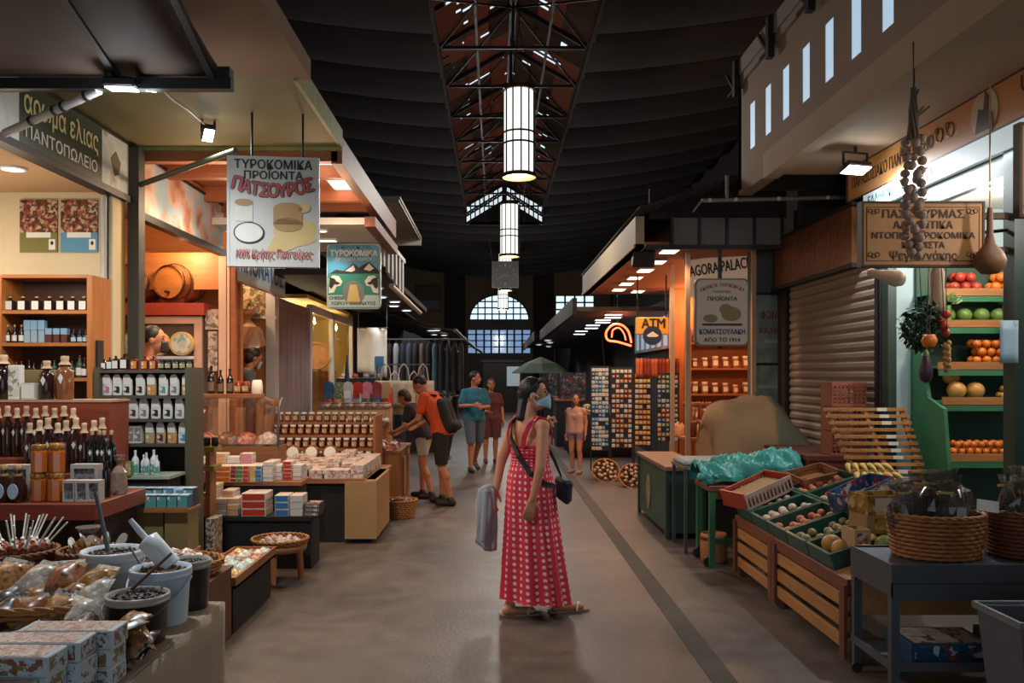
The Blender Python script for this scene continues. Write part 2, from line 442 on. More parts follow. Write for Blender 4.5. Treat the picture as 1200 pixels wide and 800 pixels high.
# roof lantern: rusty sheets on trusses, daylight through the gaps, a glazed gable
M_rust = sheer('rusty_sheet', '8e5c46', 'b4745a')
M_rust2 = sheer('brown_sheet', '5c4636', '7a523e', .4)
RZ0, RZ1 = 7.5, 8.25
rnl = random.Random(5)
for s in (-1, 1):
    y = 2.2; k = 0
    while y < 29:
        y1 = y + 1.0
        for a, b in ((0, .33), (.33, .68), (.68, 1)):
            m = MB(); cut = rnl.random() < .3; w0 = -.012
            n = 10
            for i in range(n):
                if cut and rnl.random() < .055: continue
                ya, yb = y + i * .1, y + (i + 1) * .1 - .012
                p = lambda t, dz: (LX + s * LW * (1 - t), RZ0 + (RZ1 - RZ0) * t + dz)
                gp = rnl.uniform(.1, .5) * (b - a) if rnl.random() < .09 else 0; hi = rnl.random() < .5
                (xa, za), (xb, zb) = p(a + w0 + (gp if hi else 0), 0), p(b + .01 - (0 if hi else gp), 0)
                ym = (ya + yb) / 2
                vs = [(xa, ya, za), (xa, ym, za + .025), (xa, yb, za), (xb, ya, zb), (xb, ym, zb + .025), (xb, yb, zb)]
                vs += [(q[0], q[1], q[2] + .008) for q in vs]
                m.add(vs, [(0, 1, 4, 3), (1, 2, 5, 4), (6, 9, 10, 7), (7, 10, 11, 8), (0, 3, 9, 6), (2, 8, 11, 5), (0, 6, 7, 1), (1, 7, 8, 2), (3, 4, 10, 9), (4, 5, 11, 10)])
            if m.v: struct(m, 'ceiling', M_rust if (a < .6 or s < 0) and rnl.random() < .75 else M_rust2)
        y = y1; k += 1
# upstand between shade cloth and lantern, in open rusty louvres
for s in (-1, 1):
    m = MB()
    x = LX + s * LW
    for z in (7.33, 7.42): m.bx(x - .02, x + .02, 2.2, 29, z, z + .05)
    m.bx(x - .04, x + .04, 2.2, 29, 7.2, 7.3)
    struct(m, 'trim_6', M_rust2)
tr = 0
for yy in [3 + 2.0 * i for i in range(14)]:
    m = MB(); yb = min(yy + 2, 29)
    for s in (-1, 1):
        m.bar((LX + s * LW, yy, RZ0 - .05), (LX, yy, RZ1 - .05), .07)
        m.bar((LX + s * LW, yy, RZ0 - .08), (LX, yb, RZ1 - .1), .03)
        m.bar((LX, yy, RZ1 - .1), (LX + s * LW, yb, RZ0 - .08), .03)
        m.bar((LX + s * LW * .5, yy, RZ0 + .3), (LX + s * LW * .5, yb, RZ0 + .3), .05)
    m.bar((LX - LW, yy, RZ0 - .06), (LX + LW, yy, RZ0 - .06), .05)
    m.bar((LX, yy, RZ0 - .06), (LX, yy, RZ1), .05)
    struct(m, 'ceiling_beam', M_iron)
struct(MB().bx(LX - .06, LX + .06, 2.2, 29, RZ1 - .12, RZ1 + .02), 'ceiling_beam', M_iron)
gb = MB()
for s in (-1, 1):
    for t in (0, .42, .58, 1):
        dz = -.62 * t
        gb.bar((LX + s * .06, 29, RZ1 - .05 + dz), (LX + s * LW, 29, RZ0 - .05 + dz), .09 if t in (0, 1) else .05)
    for i in range(9):
        q = i / 8; x = LX + s * (.06 + (LW - .06) * q); z = RZ1 - .05 - (RZ1 - RZ0) * q
        gb.bar((x, 29, z), (x, 29, z - .62), .045)
        if i < 8:
            x2 = LX + s * (.06 + (LW - .06) * (q + 1 / 8)); z2 = z - (RZ1 - RZ0) / 8
            gb.bar((x, 29, z - .27), (x2, 29, z2 - .34), .03)
wg = struct(gb, 'window_3', M_iron)
pn = MB()
for s in (-1, 1):
    pn.prism([(LX + s * .06, RZ1 - .05), (LX + s * LW, RZ0 - .05), (LX + s * LW, RZ0 - .67), (LX + s * .06, RZ1 - .67)], lambda u, v, d: (u, d, v), 29.06, 29.08)
struct(pn, 'window_pane', mat('frosted_daylight_glow', 'dfeaf2', .6, emit=.75), parent=wg)  # pane glows by itself in place of the sky behind it
struct(MB().prism([(LX - LW, RZ0 - .67), (LX, RZ1 - .67), (LX + LW, RZ0 - .67), (LX + LW, 6.9), (LX - LW, 6.9)], lambda u, v, d: (u, d, v), 29.0, 29.1), 'wall_gable', M_soot)

# ------------------------------------------------------------------ left side: canopies and shop shells
XL = -2.9
M_soff = mat('tan_soffit', '8a6a50', .8, var=.1, sc=3)
M_olive = mat('olive_soffit', '77704a', .7, var=.12, sc=2)
M_fasc = mat('mossy_fascia', '8b8a4a', .6, var=.4, sc=14)
M_beam = wood('red_brown_beam', '8c4f2e', 'X')
M_beamy = wood('red_brown_board', '7a4630', 'Y')
M_cream = mat('cream_wall', 'cdbb97', .8, var=.06)
M_white = mat('white_soffit', 'cfccc6', .7, var=.05)
M_alu = mat('white_frame', 'b9b4ac', .4)
struct(MB().bx(XL, -1.15, 0, 5.33, 3.53, 3.65), 'ceiling_soffit', M_soff)
c = struct(MB().bx(XL, -1.26, 5.33, 6.9, 3.53, 3.66), 'ceiling_soffit', M_olive)
struct(MB().bx(-1.26, -1.235, 5.33, 6.92, 3.52, 3.67).bx(XL, -1.235, 6.9, 6.93, 3.5, 3.56), 'trim_7', M_fasc)
struct(MB().bx(XL, -1.28, 6.93, 9.2, 3.56, 3.66), 'ceiling_soffit', wood('red_brown_planks', '8a4d30', 'Y'))
for yy in (6.98, 7.55, 8.55, 9.1): struct(MB().bx(XL, -1.28, yy - .05, yy + .05, 3.42, 3.56), 'ceiling_beam', M_beam)
struct(MB().bx(-1.33, -1.24, 6.93, 10.7, 3.4, 3.62).bx(-1.33, -1.22, 8.7, 10.7, 3.2, 3.3), 'ceiling_beam', M_beamy)
struct(MB().bx(XL, -1.3, 8.75, 10.7, 3.23, 3.3), 'ceiling_soffit', M_white)
m = MB()
for i in range(15): m.bx(-1.72 + i * .034, -1.694 + i * .034, 10.8, 13.9, 3.89, 3.92)
m.bx(-1.74, -1.2, 10.8, 13.95, 3.92, 3.95).bx(-1.74, -1.2, 13.9, 13.95, 3.8, 3.92)
struct(m, 'ceiling_soffit', mat('grey_ribbed_sheet', '8f8a80', .7))
m = MB()
for i in range(6): m.bx(-1.36, -1.33, 10.2 + i * .42, 10.36 + i * .42, 3.0 - .03 * i, 3.35)
m.bx(-1.38, -1.32, 10.1, 12.6, 3.33, 3.39)
struct(m, 'trim_8', mat('white_slat', 'a9a8a4', .6))
M_dark = mat('dark_canopy', '2b2725', .85, var=.2, sc=3)
struct(MB().bx(XL, -1.4, 11.0, 17.5, 2.98, 3.06), 'ceiling_canopy', M_dark)
struct(MB().tube((-1.36, 11.2, 2.86), (-1.36, 15.5, 2.82), .035), 'trim_9', mat('cream_roller', 'b3a48c', .5))
m = MB(); m.sheet(lambda u, v: (XL + 2.1 * u, 17.6 + 9.5 * v, 3.15 - .5 * u - .05 * math.sin(PI * u * 5) ** 2), 16, 4, th=.02)
struct(m, 'ceiling_canopy', M_dark)
struct(MB().path([(-.82, 17.6, 2.62), (-.78, 21, 2.6), (-.62, 24.5, 2.5), (-.42, 27.1, 2.42)], .04), 'trim_10', mat('grey_roller', '777068', .5))
# shells of the left shops
struct(MB().bx(-6.2, XL, -2, 11.2, 0, .34), 'floor_platform', mat('shop_floor', '5e4c40', .7))
struct(MB().bx(-6.2, -2.92, 6.52, 6.66, .34, 3.1), 'wall_cream', M_cream)
struct(MB().bx(-6.2, -2.92, 0, 6.52, 3.08, 3.14), 'ceiling_shop', mat('shop_ceiling', 'b08d66', .8))
struct(MB().bx(-4.9, -4.8, 0, 6.52, .34, 3.08), 'wall_cream', M_cream)
M_darkw = wood('dark_niche_wood', '7c4a2c', 'X')
M_nichew = wood('niche_wood', 'a0602f', 'X')
struct(MB().bx(-6.2, -2.95, 9.9, 10.0, .34, 3.5), 'wall_niche', M_nichew)
struct(MB().bx(-6.2, XL, 6.66, 9.9, 3.5, 3.55), 'ceiling_shop', M_darkw)
struct(MB().bx(-4.9, -4.8, 6.66, 9.9, .34, 3.5), 'wall_niche', M_nichew)
struct(MB().bx(-4.1, -2.98, 9.3, 9.34, 2.62, 3.02), 'wall_panel', M_nichew)
struct(MB().bx(-2.98, -2.9, 9.2, 9.3, 0, 3.0).bx(-2.89, -2.85, 9.2, 9.3, 0, 2.95), 'wall_post', mat('pink_white_post', 'c9a693', .5))
struct(MB().bx(-2.86, -2.8, 9.2, 9.28, 0, 2.95), 'wall_post', M_beam)
struct(MB().bx(-6.2, -3.0, 11.15, 11.25, .34, 3.2), 'wall_orange', mat('orange_panel', 'b5702c', .6, var=.1))
struct(MB().bx(-2.98, -2.86, 11.1, 11.3, 0, 3.0), 'wall_post', M_alu)
m = MB()
for i in range(7): m.bx(XL - .06, XL, 11.32 + i * .29, 11.6 + i * .29, 0, 2.62)
m.bx(XL - .08, XL + .01, 11.3, 13.35, 2.6, 2.72)
struct(m, 'wall_boarded', wood('purple_grey_board', '7d6660', 'Z', .8))
# post between the first and second shop
struct(MB().bx(XL - .02, XL + .07, 6.78, 6.9, 0, 3.5).bx(XL - .1, XL - .05, 6.5, 6.55, 0, 3.1), 'wall_post', mat('dark_olive_post', '3c3a30', .5))
struct(MB().bx(XL - .06, XL - .03, 6.56, 6.76, 0, 3.08), 'wall_post', mat('yellow_post', 'a98a52', .6))
struct(MB().tube((-2.97, 6.48, .3), (-2.97, 6.48, 3.05), .022), 'wall_post', mat('white_pipe', 'b5b0a6', .4))
# fourth shop: lit window with white frames
yy0 = 13.4
fr = MB()
for ya in (13.4, 15.25, 17.3): fr.bx(XL - .05, XL + .02, ya - .06, ya + .06, .2, 2.78)
fr.bx(XL - .05, XL + .02, 13.4, 17.3, 2.68, 2.8).bx(XL - .05, XL + .02, 13.4, 17.3, .15, .3)
wn = struct(fr, 'window_4', M_alu)
struct(MB().bx(XL - .03, XL - .02, 13.4, 17.3, .3, 2.7), 'window_pane', mat('clear_glass', 'ffffff', .02, var=0, trans=1, alpha=.25), parent=wn)
M_yel = mat('yellow_wall', 'c8ab5f', .8, var=.06)
struct(MB().bx(-6.2, -2.95, 18.6, 18.7, 0, 3).bx(-4.4, -4.3, 13.4, 18.6, 0, 3), 'wall_yellow', M_yel)
struct(MB().bx(-4.4, -2.95, 13.4, 18.6, 2.9, 2.96), 'ceiling_shop', M_yel)
struct(MB().bx(XL - .1, XL, 17.4, 48, 0, 3.2), 'wall_left_stalls', M_soot)
struct(MB().bx(-6.2, XL - .06, 26, 26.1, 0, 3.2), 'wall_left_stalls', M_soot)
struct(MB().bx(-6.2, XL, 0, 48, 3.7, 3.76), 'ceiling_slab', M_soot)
# ------------------------------------------------------------------ right side
XR = 3.3
M_beige = mat('beige_render', '8d7a68', .85, var=.1, sc=3)
M_beigec = mat('beige_beam', 'a58c72', .8, var=.08, sc=3)
m = MB()
ys = [8.62 - .495 * i for i in range(18)]
m.bx(2.6, 2.74, -1, 9.1, 3.6, 3.98).bx(2.6, 2.74, -1, 9.1, 4.44, 4.82)
prev = 9.1
for yv in ys:
    m.bx(2.6, 2.74, yv + .085, prev, 3.98, 4.44); prev = yv - .085
m.bx(2.6, 2.74, -1, prev, 3.98, 4.44)
struct(m, 'wall_mezzanine', M_beige)
M_slit = mat('slit_daylight_glow', 'a9bccb', .5, emit=.75, ecol='a4bdd2')  # daylight put into the slit panes as their own glow
for yv in ys: struct(MB().bx(2.606, 2.62, yv - .085, yv + .085, 3.98, 4.44), 'window_5', M_slit)
struct(MB().bx(2.55, 2.78, -1, 9.1, 4.82, 4.98).bx(2.57, 2.7, -1, 9.1, 4.74, 4.82), 'trim_11', mat('grey_coping', '847c73', .8))
struct(MB().bx(2.74, 6.5, -1, 9.1, 4.9, 5.0).bx(2.6, 6.5, 9.0, 9.1, 3.65, 4.98), 'wall_mezzanine', M_soot)
struct(MB().bx(2.56, 2.7, -1, 8.15, 3.56, 3.8), 'ceiling_beam', M_beigec)
struct(MB().bx(2.7, 3.9, -1, 8.15, 3.6, 3.7), 'ceiling_soffit', M_beigec)
for yv in (8.95, 7.85, 6.85, 5.85):
    m = MB().bx(2.5, 2.56, yv - .04, yv + .04, 4.6, 4.98).bar((2.53, yv, 4.62), (2.53, yv + .35, 4.95), .025).bar((2.53, yv, 4.7), (2.53, yv + .3, 4.7), .02)
    struct(m, 'trim_12', M_black)
# shutter and its wall
struct(MB().bx(XR, XR + .2, 7.3, 7.42, 0, 3.2).bx(XR, XR + .2, 9.62, 10.0, 0, 3.2), 'wall_pier', M_soot)
m = MB(); z = .02
while z < 2.64:
    m.loft([[(XR + .03, yy, z), (XR + .012, yy, z + .03), (XR + .012, yy, z + .065), (XR + .03, yy, z + .09), (XR + .045, yy, z + .045)] for yy in (7.36, 9.64)], sm=False); z += .09
struct(m, 'door_2', mat('roller_shutter', '8f7d70', .55, .15, var=.12, sc=2))
m = MB().bx(XR - .02, XR + .02, 7.32, 7.38, 0, 2.66).bx(XR - .02, XR + .02, 9.6, 9.66, 0, 2.66)
struct(m, 'trim_13', M_iron)
# pier with the poster
struct(MB().bx(3.02, 3.6, 10.0, 10.2, 0, 3.3), 'wall_pier', mat('grey_green_pier', '4c514b', .7))
struct(MB().bx(3.5, 6.5, 10.0, 10.1, 0, 3.3).bx(3.5, 6.5, 7.42, 7.5, 0, 3.6).bx(3.5, 6.5, 9.6, 10, 0, 3.6), 'wall_partition', M_soot)
# second canopy
M_or = mat('orange_soffit', 'a5663c', .7, var=.08)
struct(MB().bx(1.66, 3.5, 9.7, 15.4, 3.15, 3.2), 'ceiling_canopy', M_or)
struct(MB().bx(1.58, 1.68, 9.6, 15.4, 3.12, 3.47).bx(1.56, 1.7, 9.6, 15.4, 3.12, 3.16), 'trim_14', mat('cream_fascia', '9c8a70', .7))
m = MB().sheet(lambda u, v: (1.55 + 1.9 * u, 9.2 + 6.2 * v, 3.5 + .62 * u + .015 * math.sin(u * 120)), 60, 2, th=.03)
struct(m, 'ceiling_canopy', M_dark)
m = MB()
for i in range(5): m.bx(1.98 + i * .31, 2.01 + i * .31, 9.6, 9.66, 3.12, 3.5)
m.bx(1.7, 3.3, 9.58, 9.66, 3.1, 3.15)
struct(m, 'trim_15', M_iron)
struct(MB().bx(1.98, 3.28, 9.63, 9.65, 3.15, 3.46), 'wall_panel', mat('dusty_panel', '6b625b', .5))
struct(MB().bx(3.3, 6.5, 9.2, 9.3, 3.3, 4.6).bx(1.75, 3.3, 9.66, 9.72, 3.46, 3.8), 'wall_panel', M_soot)
# orange-lit shop under it
M_orw = wood('lit_orange_wood', 'b06a38', 'Z', .6)
struct(MB().bx(3.0, 4.9, 14.6, 14.7, 0, 3.15).bx(4.4, 4.5, 10.2, 14.6, 0, 3.15), 'wall_orange', M_orw)
m = MB()
for x, yv in ((2.27, 10.05), (3.0, 9.9), (2.35, 11.3), (2.95, 14.3)): m.bx(x - .025, x + .025, yv - .025, yv + .025, 0, 3.15)
struct(m, 'wall_post', mat('pale_post', 'b79b80', .5))
# canopies further on
struct(MB().bx(1.5, 3.4, 15.6, 27, 2.86, 2.94), 'ceiling_canopy', mat('grey_white_canopy', '423f3d', .6))
struct(MB().bx(1.42, 1.5, 15.6, 27, 2.8, 3.1), 'trim_16', M_dark)
struct(MB().bx(1.3, 3.4, 27.2, 38, 2.9, 3.0).bx(1.25, 1.3, 27.2, 38, 2.8, 3.1), 'ceiling_canopy', M_dark)
struct(MB().bx(3.4, 3.5, 14.7, 48, 0, 3.2), 'wall_right_stalls', M_soot)
wf = MB().bx(3.3, 3.36, 15, 20.2, 2.86, 2.92).bx(3.3, 3.36, 15, 20.2, 2.2, 2.26)
for i in range(9): wf.bx(3.3, 3.36, 15 + i * .64, 15.05 + i * .64, 2.2, 2.9)
w6 = struct(wf, 'window_6', M_alu)
struct(MB().bx(3.34, 3.355, 15, 20.2, 2.26, 2.86), 'window_pane', mat('blue_lit_pane', 'a9c0d0', .4, emit=.45, ecol='a9c6dc'), parent=w6)
# fruit shop shell
M_green = mat('dark_green_frame', '1f352c', .4, rnd=0)
M_pale = mat('pale_blue_wall', 'a9bfc2', .6, var=.05)
struct(MB().bx(3.3, 3.37, 7.16, 7.28, 0, 3.15).bx(3.3, 3.42, 5.42, 5.54, 0, 3.15).bx(3.3, 3.42, 2.9, 3.0, 0, 3.15).bx(3.32, 3.38, 2.9, 7.28, 2.98, 3.15), 'wall_frame', M_green)
struct(MB().bx(3.37, 3.64, 7.2, 7.28, 0, 3.1).bx(3.37, 6, 7.28, 7.4, 0, 3.6), 'wall_pale', M_pale)
struct(MB().bx(5.4, 5.5, 2, 7.3, 0, 3.6), 'wall_pale', M_pale)
struct(MB().bx(3.42, 5.5, 2, 7.3, 3.1, 3.16), 'ceiling_shop', M_white)
# ------------------------------------------------------------------ fixtures that give the light
M_lantern = glow('lantern_glass', 'f4f4ee', 1.0)
M_ledw = glow('white_diffuser', 'fff6ea', 3.0)
M_ledc = glow('cool_diffuser', 'eef6ff', 4.0)
M_wire = mat('wire', '26221f', .5)
def lantern(y, label):
    t = thing('hanging_lantern', label, 'lantern', (LX + .02, y, 4.48), 0, 'tall lanterns down the middle of the hall')
    sh = MB().lathe([(.2, .03), (.215, .05), (.215, 1.17), (.2, 1.19)], 24).build('glass_shade', M_lantern, t)
    m = MB()
    for k in range(12):
        a = k * PI / 6 + .1
        m.bar((.222 * math.cos(a), .222 * math.sin(a), .02), (.222 * math.cos(a), .222 * math.sin(a), 1.2), .02)
    for z in (.45, .6): m.lathe([(.222, z - .012), (.232, z - .012), (.232, z + .012), (.222, z + .012)], 24, cap=False)
    m.build('cage', M_black, t)
    MB().lathe([(.235, -.02), (.24, .0), (.24, .03), (.225, .04), (.22, 0)], 24).build('bottom_rim', mat('brass_rim', '6d5c33', .4, .7), t)
    m = MB().lathe([(.235, 1.19), (.2, 1.22), (.21, 1.25), (.19, 1.28), (.03, 1.29)], 24)
    m.build('cap', mat('brass_rim', '6d5c33', .4, .7), t)
    m = MB(); top = (RZ1 - .1 if y < 29 else 7.1) - 4.48
    for a in range(3): m.tube((.2 * math.cos(a * 2.1), .2 * math.sin(a * 2.1), 1.25), (0, 0, 2.1), .006, n=5)
    m.tube((0, 0, 2.1), (0, 0, top), .008, n=5)
    m.build('chain', M_wire, t)
    lamp('POINT', (LX, y, 4.3), 150, (1, .95, .88), .2, parent=t)
for y, l in ((12, 'largest white lantern in a black wire cage, first along the hall'), (20, 'second white caged lantern, hung just above the square clock'),
             (28, 'third white caged lantern, partly hidden behind the square clock'), (36, 'small far white lantern in front of the arched window')): lantern(y, l)
def downlight(loc, label, group, r=.07, power=25, col=(1, .78, .55), m=None, rect=None, spot=140, kind='SPOT', drop=.06):
    t = thing('ceiling_light', label, 'ceiling light', loc, 0, group)
    if rect:
        a, b = rect[0] / 2, rect[1] / 2
        MB().bx(-a - .02, a + .02, -b - .02, b + .02, -.02, .0).build('frame', M_white, t)
        MB().bx(-a, a, -b, b, -.026, -.015).build('diffuser', m or M_ledw, t)
    else:
        MB().lathe([(r + .02, 0), (r + .02, -.012), (r, -.016), (r, 0)], 20, cap=False).build('frame', M_white, t)
        MB().lathe([(r, -.003), (r, -.012)], 20).build('diffuser', m or M_ledw, t)
    if power: lamp(kind, V(*loc) + V(0, 0, -drop), power, col, .06, parent=t, spot=spot)
    return t
W1 = (1, .72, .46); W2 = (1, .85, .68); C1 = (.86, .94, 1)
for i, (x, y) in enumerate(((-3.25, 5.75), (-3.5, 5.0), (-3.9, 6.0))):
    downlight((x, y, 3.08), ORD[i] + ' recessed round light in the ceiling of the pantry shop', 'pantry downlights', power=7, col=W2, kind='POINT', drop=.6)
for (x, y, z), d in (((-2.41, 7.1, 3.555), 'square light panel between beams beside the green brace'), ((-2.42, 7.85, 3.555), 'square light panel between wooden beams, behind the nearer panel'),
               ((-1.5, 7.3, 3.555), 'square light panel between beams above the large cheese sign corner'), ((-1.5, 8.3, 3.555), 'square light panel near the outer edge of the wooden canopy')):
    downlight((x, y, z), d, 'light panels in the wooden canopy', rect=(.17, .36), power=7, col=W1, kind='POINT', drop=.4)
    lamp('SPOT', (x, y, z - .08), 60, W1, .08, spot=130)
downlight((-1.85, 9.1, 3.23), 'small round light in the white soffit, nearer of two', 'white soffit lights', .06, 12, W2)
downlight((-1.9, 9.7, 3.23), 'flat light strip in the white soffit behind the round one', 'white soffit lights', rect=(.18, .08), power=14, col=W2)
for i, y in enumerate((12.6, 14.0, 14.9, 15.8, 16.9)):
    downlight((-1.75 - .12 * (i % 2), y, 2.975), ORD[i] + ' cool light under the dark left canopy, counted away from the blue sign', 'dark canopy lights', .09, 22, C1, M_ledc)
for i, (x, y) in enumerate(((-1.3, 19), (-1.5, 20), (-1.25, 21), (-1.6, 22.5), (-1.4, 24))):
    downlight((x, y, 2.72 - .24 * (x + 1.4)), ORD[i] + ' small cool light under the clothes stall awning', 'clothes stall lights', .09, 28, C1, M_ledc)
for i, (x, y) in enumerate(((2.03, 9.93), (2.07, 10.9), (2.07, 11.76), (2.08, 12.67), (2.08, 13.5), (2.09, 14.4), (2.46, 14.7))):
    downlight((x, y, 3.145), ORD[i] + ' light panel in the orange soffit, counted from its near end', 'orange soffit light panels', rect=(.18, .3), power=34, col=(1, .62, .34))
for i, y in enumerate((16.2, 17, 17.8, 18.6, 19.6, 20.8, 22.2, 23.8)):
    downlight((2.25 + .1 * (i % 2), y, 2.855), ORD[i] + ' cool light strip under the far right canopy', 'far right canopy lights', rect=(.3, .2), power=18, col=C1, m=M_ledc)
for i, (x, y) in enumerate(((1.8, 29), (2.0, 31), (1.7, 33), (2.2, 35), (-1.6, 29), (-1.4, 32))):
    downlight((x, y, 2.88 if x > 0 else 2.6), ORD[i] + ' distant cool lamp among the last stalls of the hall', 'distant stall lamps', .12, 32, C1, M_ledc)
for i, (x, y) in enumerate(((3.6, 11), (3.7, 12.6), (3.5, 14))):
    downlight((x, y, 3.14), ORD[i] + ' warm light inside the orange shop', 'orange shop lights', .06, 42, (1, .5, .22), kind='POINT', drop=.3)
for i, (x, y) in enumerate(((-3.6, 8.0), (-3.3, 9.0))):
    downlight((x, y, 3.49), ORD[i] + ' warm light inside the barrel shop ceiling', 'barrel shop lights', .06, 20, (1, .66, .38), kind='POINT', drop=.5)
downlight((-3.3, 10.6, 3.49), 'warm light above the vendor by the orange panel', 'barrel shop lights', .06, 26, (1, .7, .45), kind='POINT', drop=.4)
for i, y in enumerate((14.3, 16.2)):
    downlight((-3.5, y, 2.895), ORD[i] + ' warm light inside the yellow window shop', 'yellow shop lights', .06, 34, (1, .78, .45), kind='POINT', drop=.3)
for i, (x, y) in enumerate(((3.75, 6.4), (4.2, 5.6), (3.75, 4.4))):
    downlight((x, y, 3.095), ORD[i] + ' white light inside the fruit shop', 'fruit shop lights', .06, 24, (1, .93, .82), kind='POINT', drop=.3)
# flood lamps
def flood(loc, yaw, tilt, label, w=.2, power=60, col=C1, group=None, hang=.15):
    t = thing('flood_lamp', label, 'flood lamp', loc, yaw, group)
    m = TR((0, 0, 0), tilt)
    MB().bx(-w / 2, w / 2, -.07, .07, -.02, .03, 0, .01, m).build('housing', M_black, t)
    MB().bx(-w / 2 + .01, w / 2 - .01, -.06, .06, -.026, -.018, 0, 0, m).build('lens', glow('flood_glass', 'f2f8ff', 7), t)
    MB().bar((-w / 2, 0, 0), (-w / 2, 0, hang * .7), .015).bar((w / 2, 0, 0), (w / 2, 0, hang * .7), .015).bar((-w / 2, 0, hang * .7), (w / 2, 0, hang * .7), .015).bar((0, 0, hang * .7), (0, 0, hang), .02).build('bracket', M_black, t)
    MB().lathe([(.006, -.03), (.006, -.028)], 6).build('sensor', M_black, t)
    d = Matrix.Rotation(yaw, 3, 'Z') @ (m.to_3x3() @ V(0, 0, -1))
    for l in (lamp('SPOT', V(*loc) + d * .05, power, col, .06, d, 160), lamp('POINT', V(*loc) + d * .12, power * .045, col, .06)):
        l.parent = t; l.matrix_parent_inverse = Matrix.Rotation(-yaw, 4, 'Z') @ Matrix.Translation(-V(*loc))
    return t
flood(P(143, 99, 4.5), .1, .15, 'wide white flood lamp on the awning bar above the pantry sign', .16, 130)
flood(P(176, 99, 4.6), .5, .5, 'small flood lamp at the awning bar, next to the wide one', .07, 12)
flood(P(244, 156, 6.2), .5, -.5, 'clamp spotlight hanging below the olive soffit', .09, 14, hang=.2)
flood((3.02, 7.15, 3.42), .3, -.35, 'white flood lamp under the beige soffit above the garlic shop', .24, 95, hang=.18)
t = thing('box_speaker', 'black boxy lamp housing hanging under the near end of the orange soffit', 'lamp housing', P(754, 302, 10.0))
MB().bx(-.13, .13, -.06, .06, -.1, .1, 0, .01, TR(rx=.4)).build('housing', M_black, t)
MB().bar((0, 0, .08), (0, .05, .2), .02).build('bracket', M_black, t)
# light strip along the bottom of the orange shop sign
# ------------------------------------------------------------------ signs
M_txd = mat('dark_lettering', '1d1917', .6)
M_txw = mat('white_lettering', 'd8d4c8', .6)
M_txy = mat('cream_lettering', 'd9c78e', .6)
M_txr = mat('red_lettering', 'a8322a', .5)
M_txb = mat('blue_lettering', '1f4f87', .5)
M_txo = mat('brown_lettering', '4a2f1c', .6)
# green pantry fascia on the left
t = thing('shop_sign', 'dark green fascia sign with cream Greek lettering above the pantry shop', 'sign', (XL, 0, 0))
MB().bx(-.06, .0, 5.2, 6.3, 3.1, 3.5).build('green_panel', mat('sign_green', '1f3a2c', .4, var=.08), t)
for q in ((4.95, 5.2), (6.3, 6.75)): MB().bx(-.06, .0, q[0], q[1], 3.1, 3.5).build('white_panel', prnt('pantry_print', ['cfd2cc', 'c2c5bf', 'd6d8d2', '9a8c74'], 5, 'noise'), t)
MB().bx(-.08, .02, 4.9, 6.8, 3.05, 3.1).bx(-.08, .02, 4.9, 6.8, 3.5, 3.52).bx(-.02, .03, 4.86, 4.92, 2.9, 3.53).build('frame', M_iron, t)
text_mb('αρωμα ελιας', .2, face_x((.002, 5.74, 3.37), 1), bold=.003, fit=.98).build('lettering', M_txy, t)
text_mb('ΠΑΝΤΟΠΩΛΕΙΟ', .11, face_x((.002, 5.74, 3.19), 1), fit=.95, bold=.002).build('lettering', M_txw, t)
MB().prism([(.0, .0), (.06, .02), (.09, .1), (.02, .16), (-.05, .1)], lambda u, v, d: (d, 6.5 + u * 1.2, 3.2 + v * 1.2), .001, .004).build('emblem', mat('emblem_brown', '6b5a44', .6), t)
# painted banner above the barrel shop
t = thing('painted_banner', 'painted pink and blue landscape banner above the barrel shop', 'banner', (XL, 0, 0))
MB().bx(-.05, 0, 6.95, 9.12, 3.02, 3.48).build('picture', prnt('banner_print', ['6e4436', 'a87862', 'c4a090', '8db0bd', 'b98a76', '5a4a4a'], 2.2, 'noise'), t)
MB().bx(-.06, .02, 6.92, 9.15, 2.96, 3.02).bx(-.06, .02, 6.92, 9.15, 3.48, 3.5).build('frame', M_iron, t)
# white sign with blue lettering
t = thing('shop_sign', 'white fascia sign with big blue lettering behind the cheese sign', 'sign', (XL + .06, 0, 0))
MB().bx(-.05, 0, 9.3, 11.55, 2.76, 3.2).build('panel', mat('sign_white_blue', 'b9c8cc', .4), t)
MB().bx(-.06, .01, 9.28, 11.58, 2.73, 2.76).bx(-.06, .01, 9.28, 11.58, 3.2, 3.22).build('frame', M_alu, t)
text_mb('ΜΠΟΝΑΤΟΣ', .36, face_x((.002, 10.43, 2.96), 1), bold=.008, fit=2.0).build('lettering', mat('bright_blue_lettering', '23669c', .5), t)
# big cheese sign
def hung_sign(name, label, cat, c, w, h, mat_face, mat_frame, rz=0, fr=.02, th=.06, r=0, back=True):
    t = thing(name, label, cat, c, rz)
    if r:
        pts = []
        for sx, sz, a0 in ((1, 1, 0), (-1, 1, 90), (-1, -1, 180), (1, -1, 270)):
            for k in range(5):
                a = math.radians(a0 + k * 22.5); pts.append((sx * (w / 2 - r) + r * math.cos(a), sz * (h / 2 - r) + r * math.sin(a)))
        MB().prism(pts, lambda u, v, d: (u, d, v), -th / 2, th / 2).build('frame', mat_frame, t)
        MB().prism([(u * (1 - 2 * fr / w), v * (1 - 2 * fr / h)) for u, v in pts], lambda u, v, d: (u, d, v), -th / 2 - .003, -th / 2 + .002).build('panel', mat_face, t)
    else:
        m = MB(); a, b, d = w / 2, h / 2, th / 2
        m.bx(-a, -a + fr, -d, d, -b, b).bx(a - fr, a, -d, d, -b, b).bx(-a + fr, a - fr, -d, d, -b, -b + fr).bx(-a + fr, a - fr, -d, d, b - fr, b)
        m.build('frame', mat_frame, t)
        MB().bx(-a + fr, a - fr, -d + .006, d - .006, -b + fr, b - fr).build('panel', mat_face, t)
    return t
c = P(321, 249, 6.0)
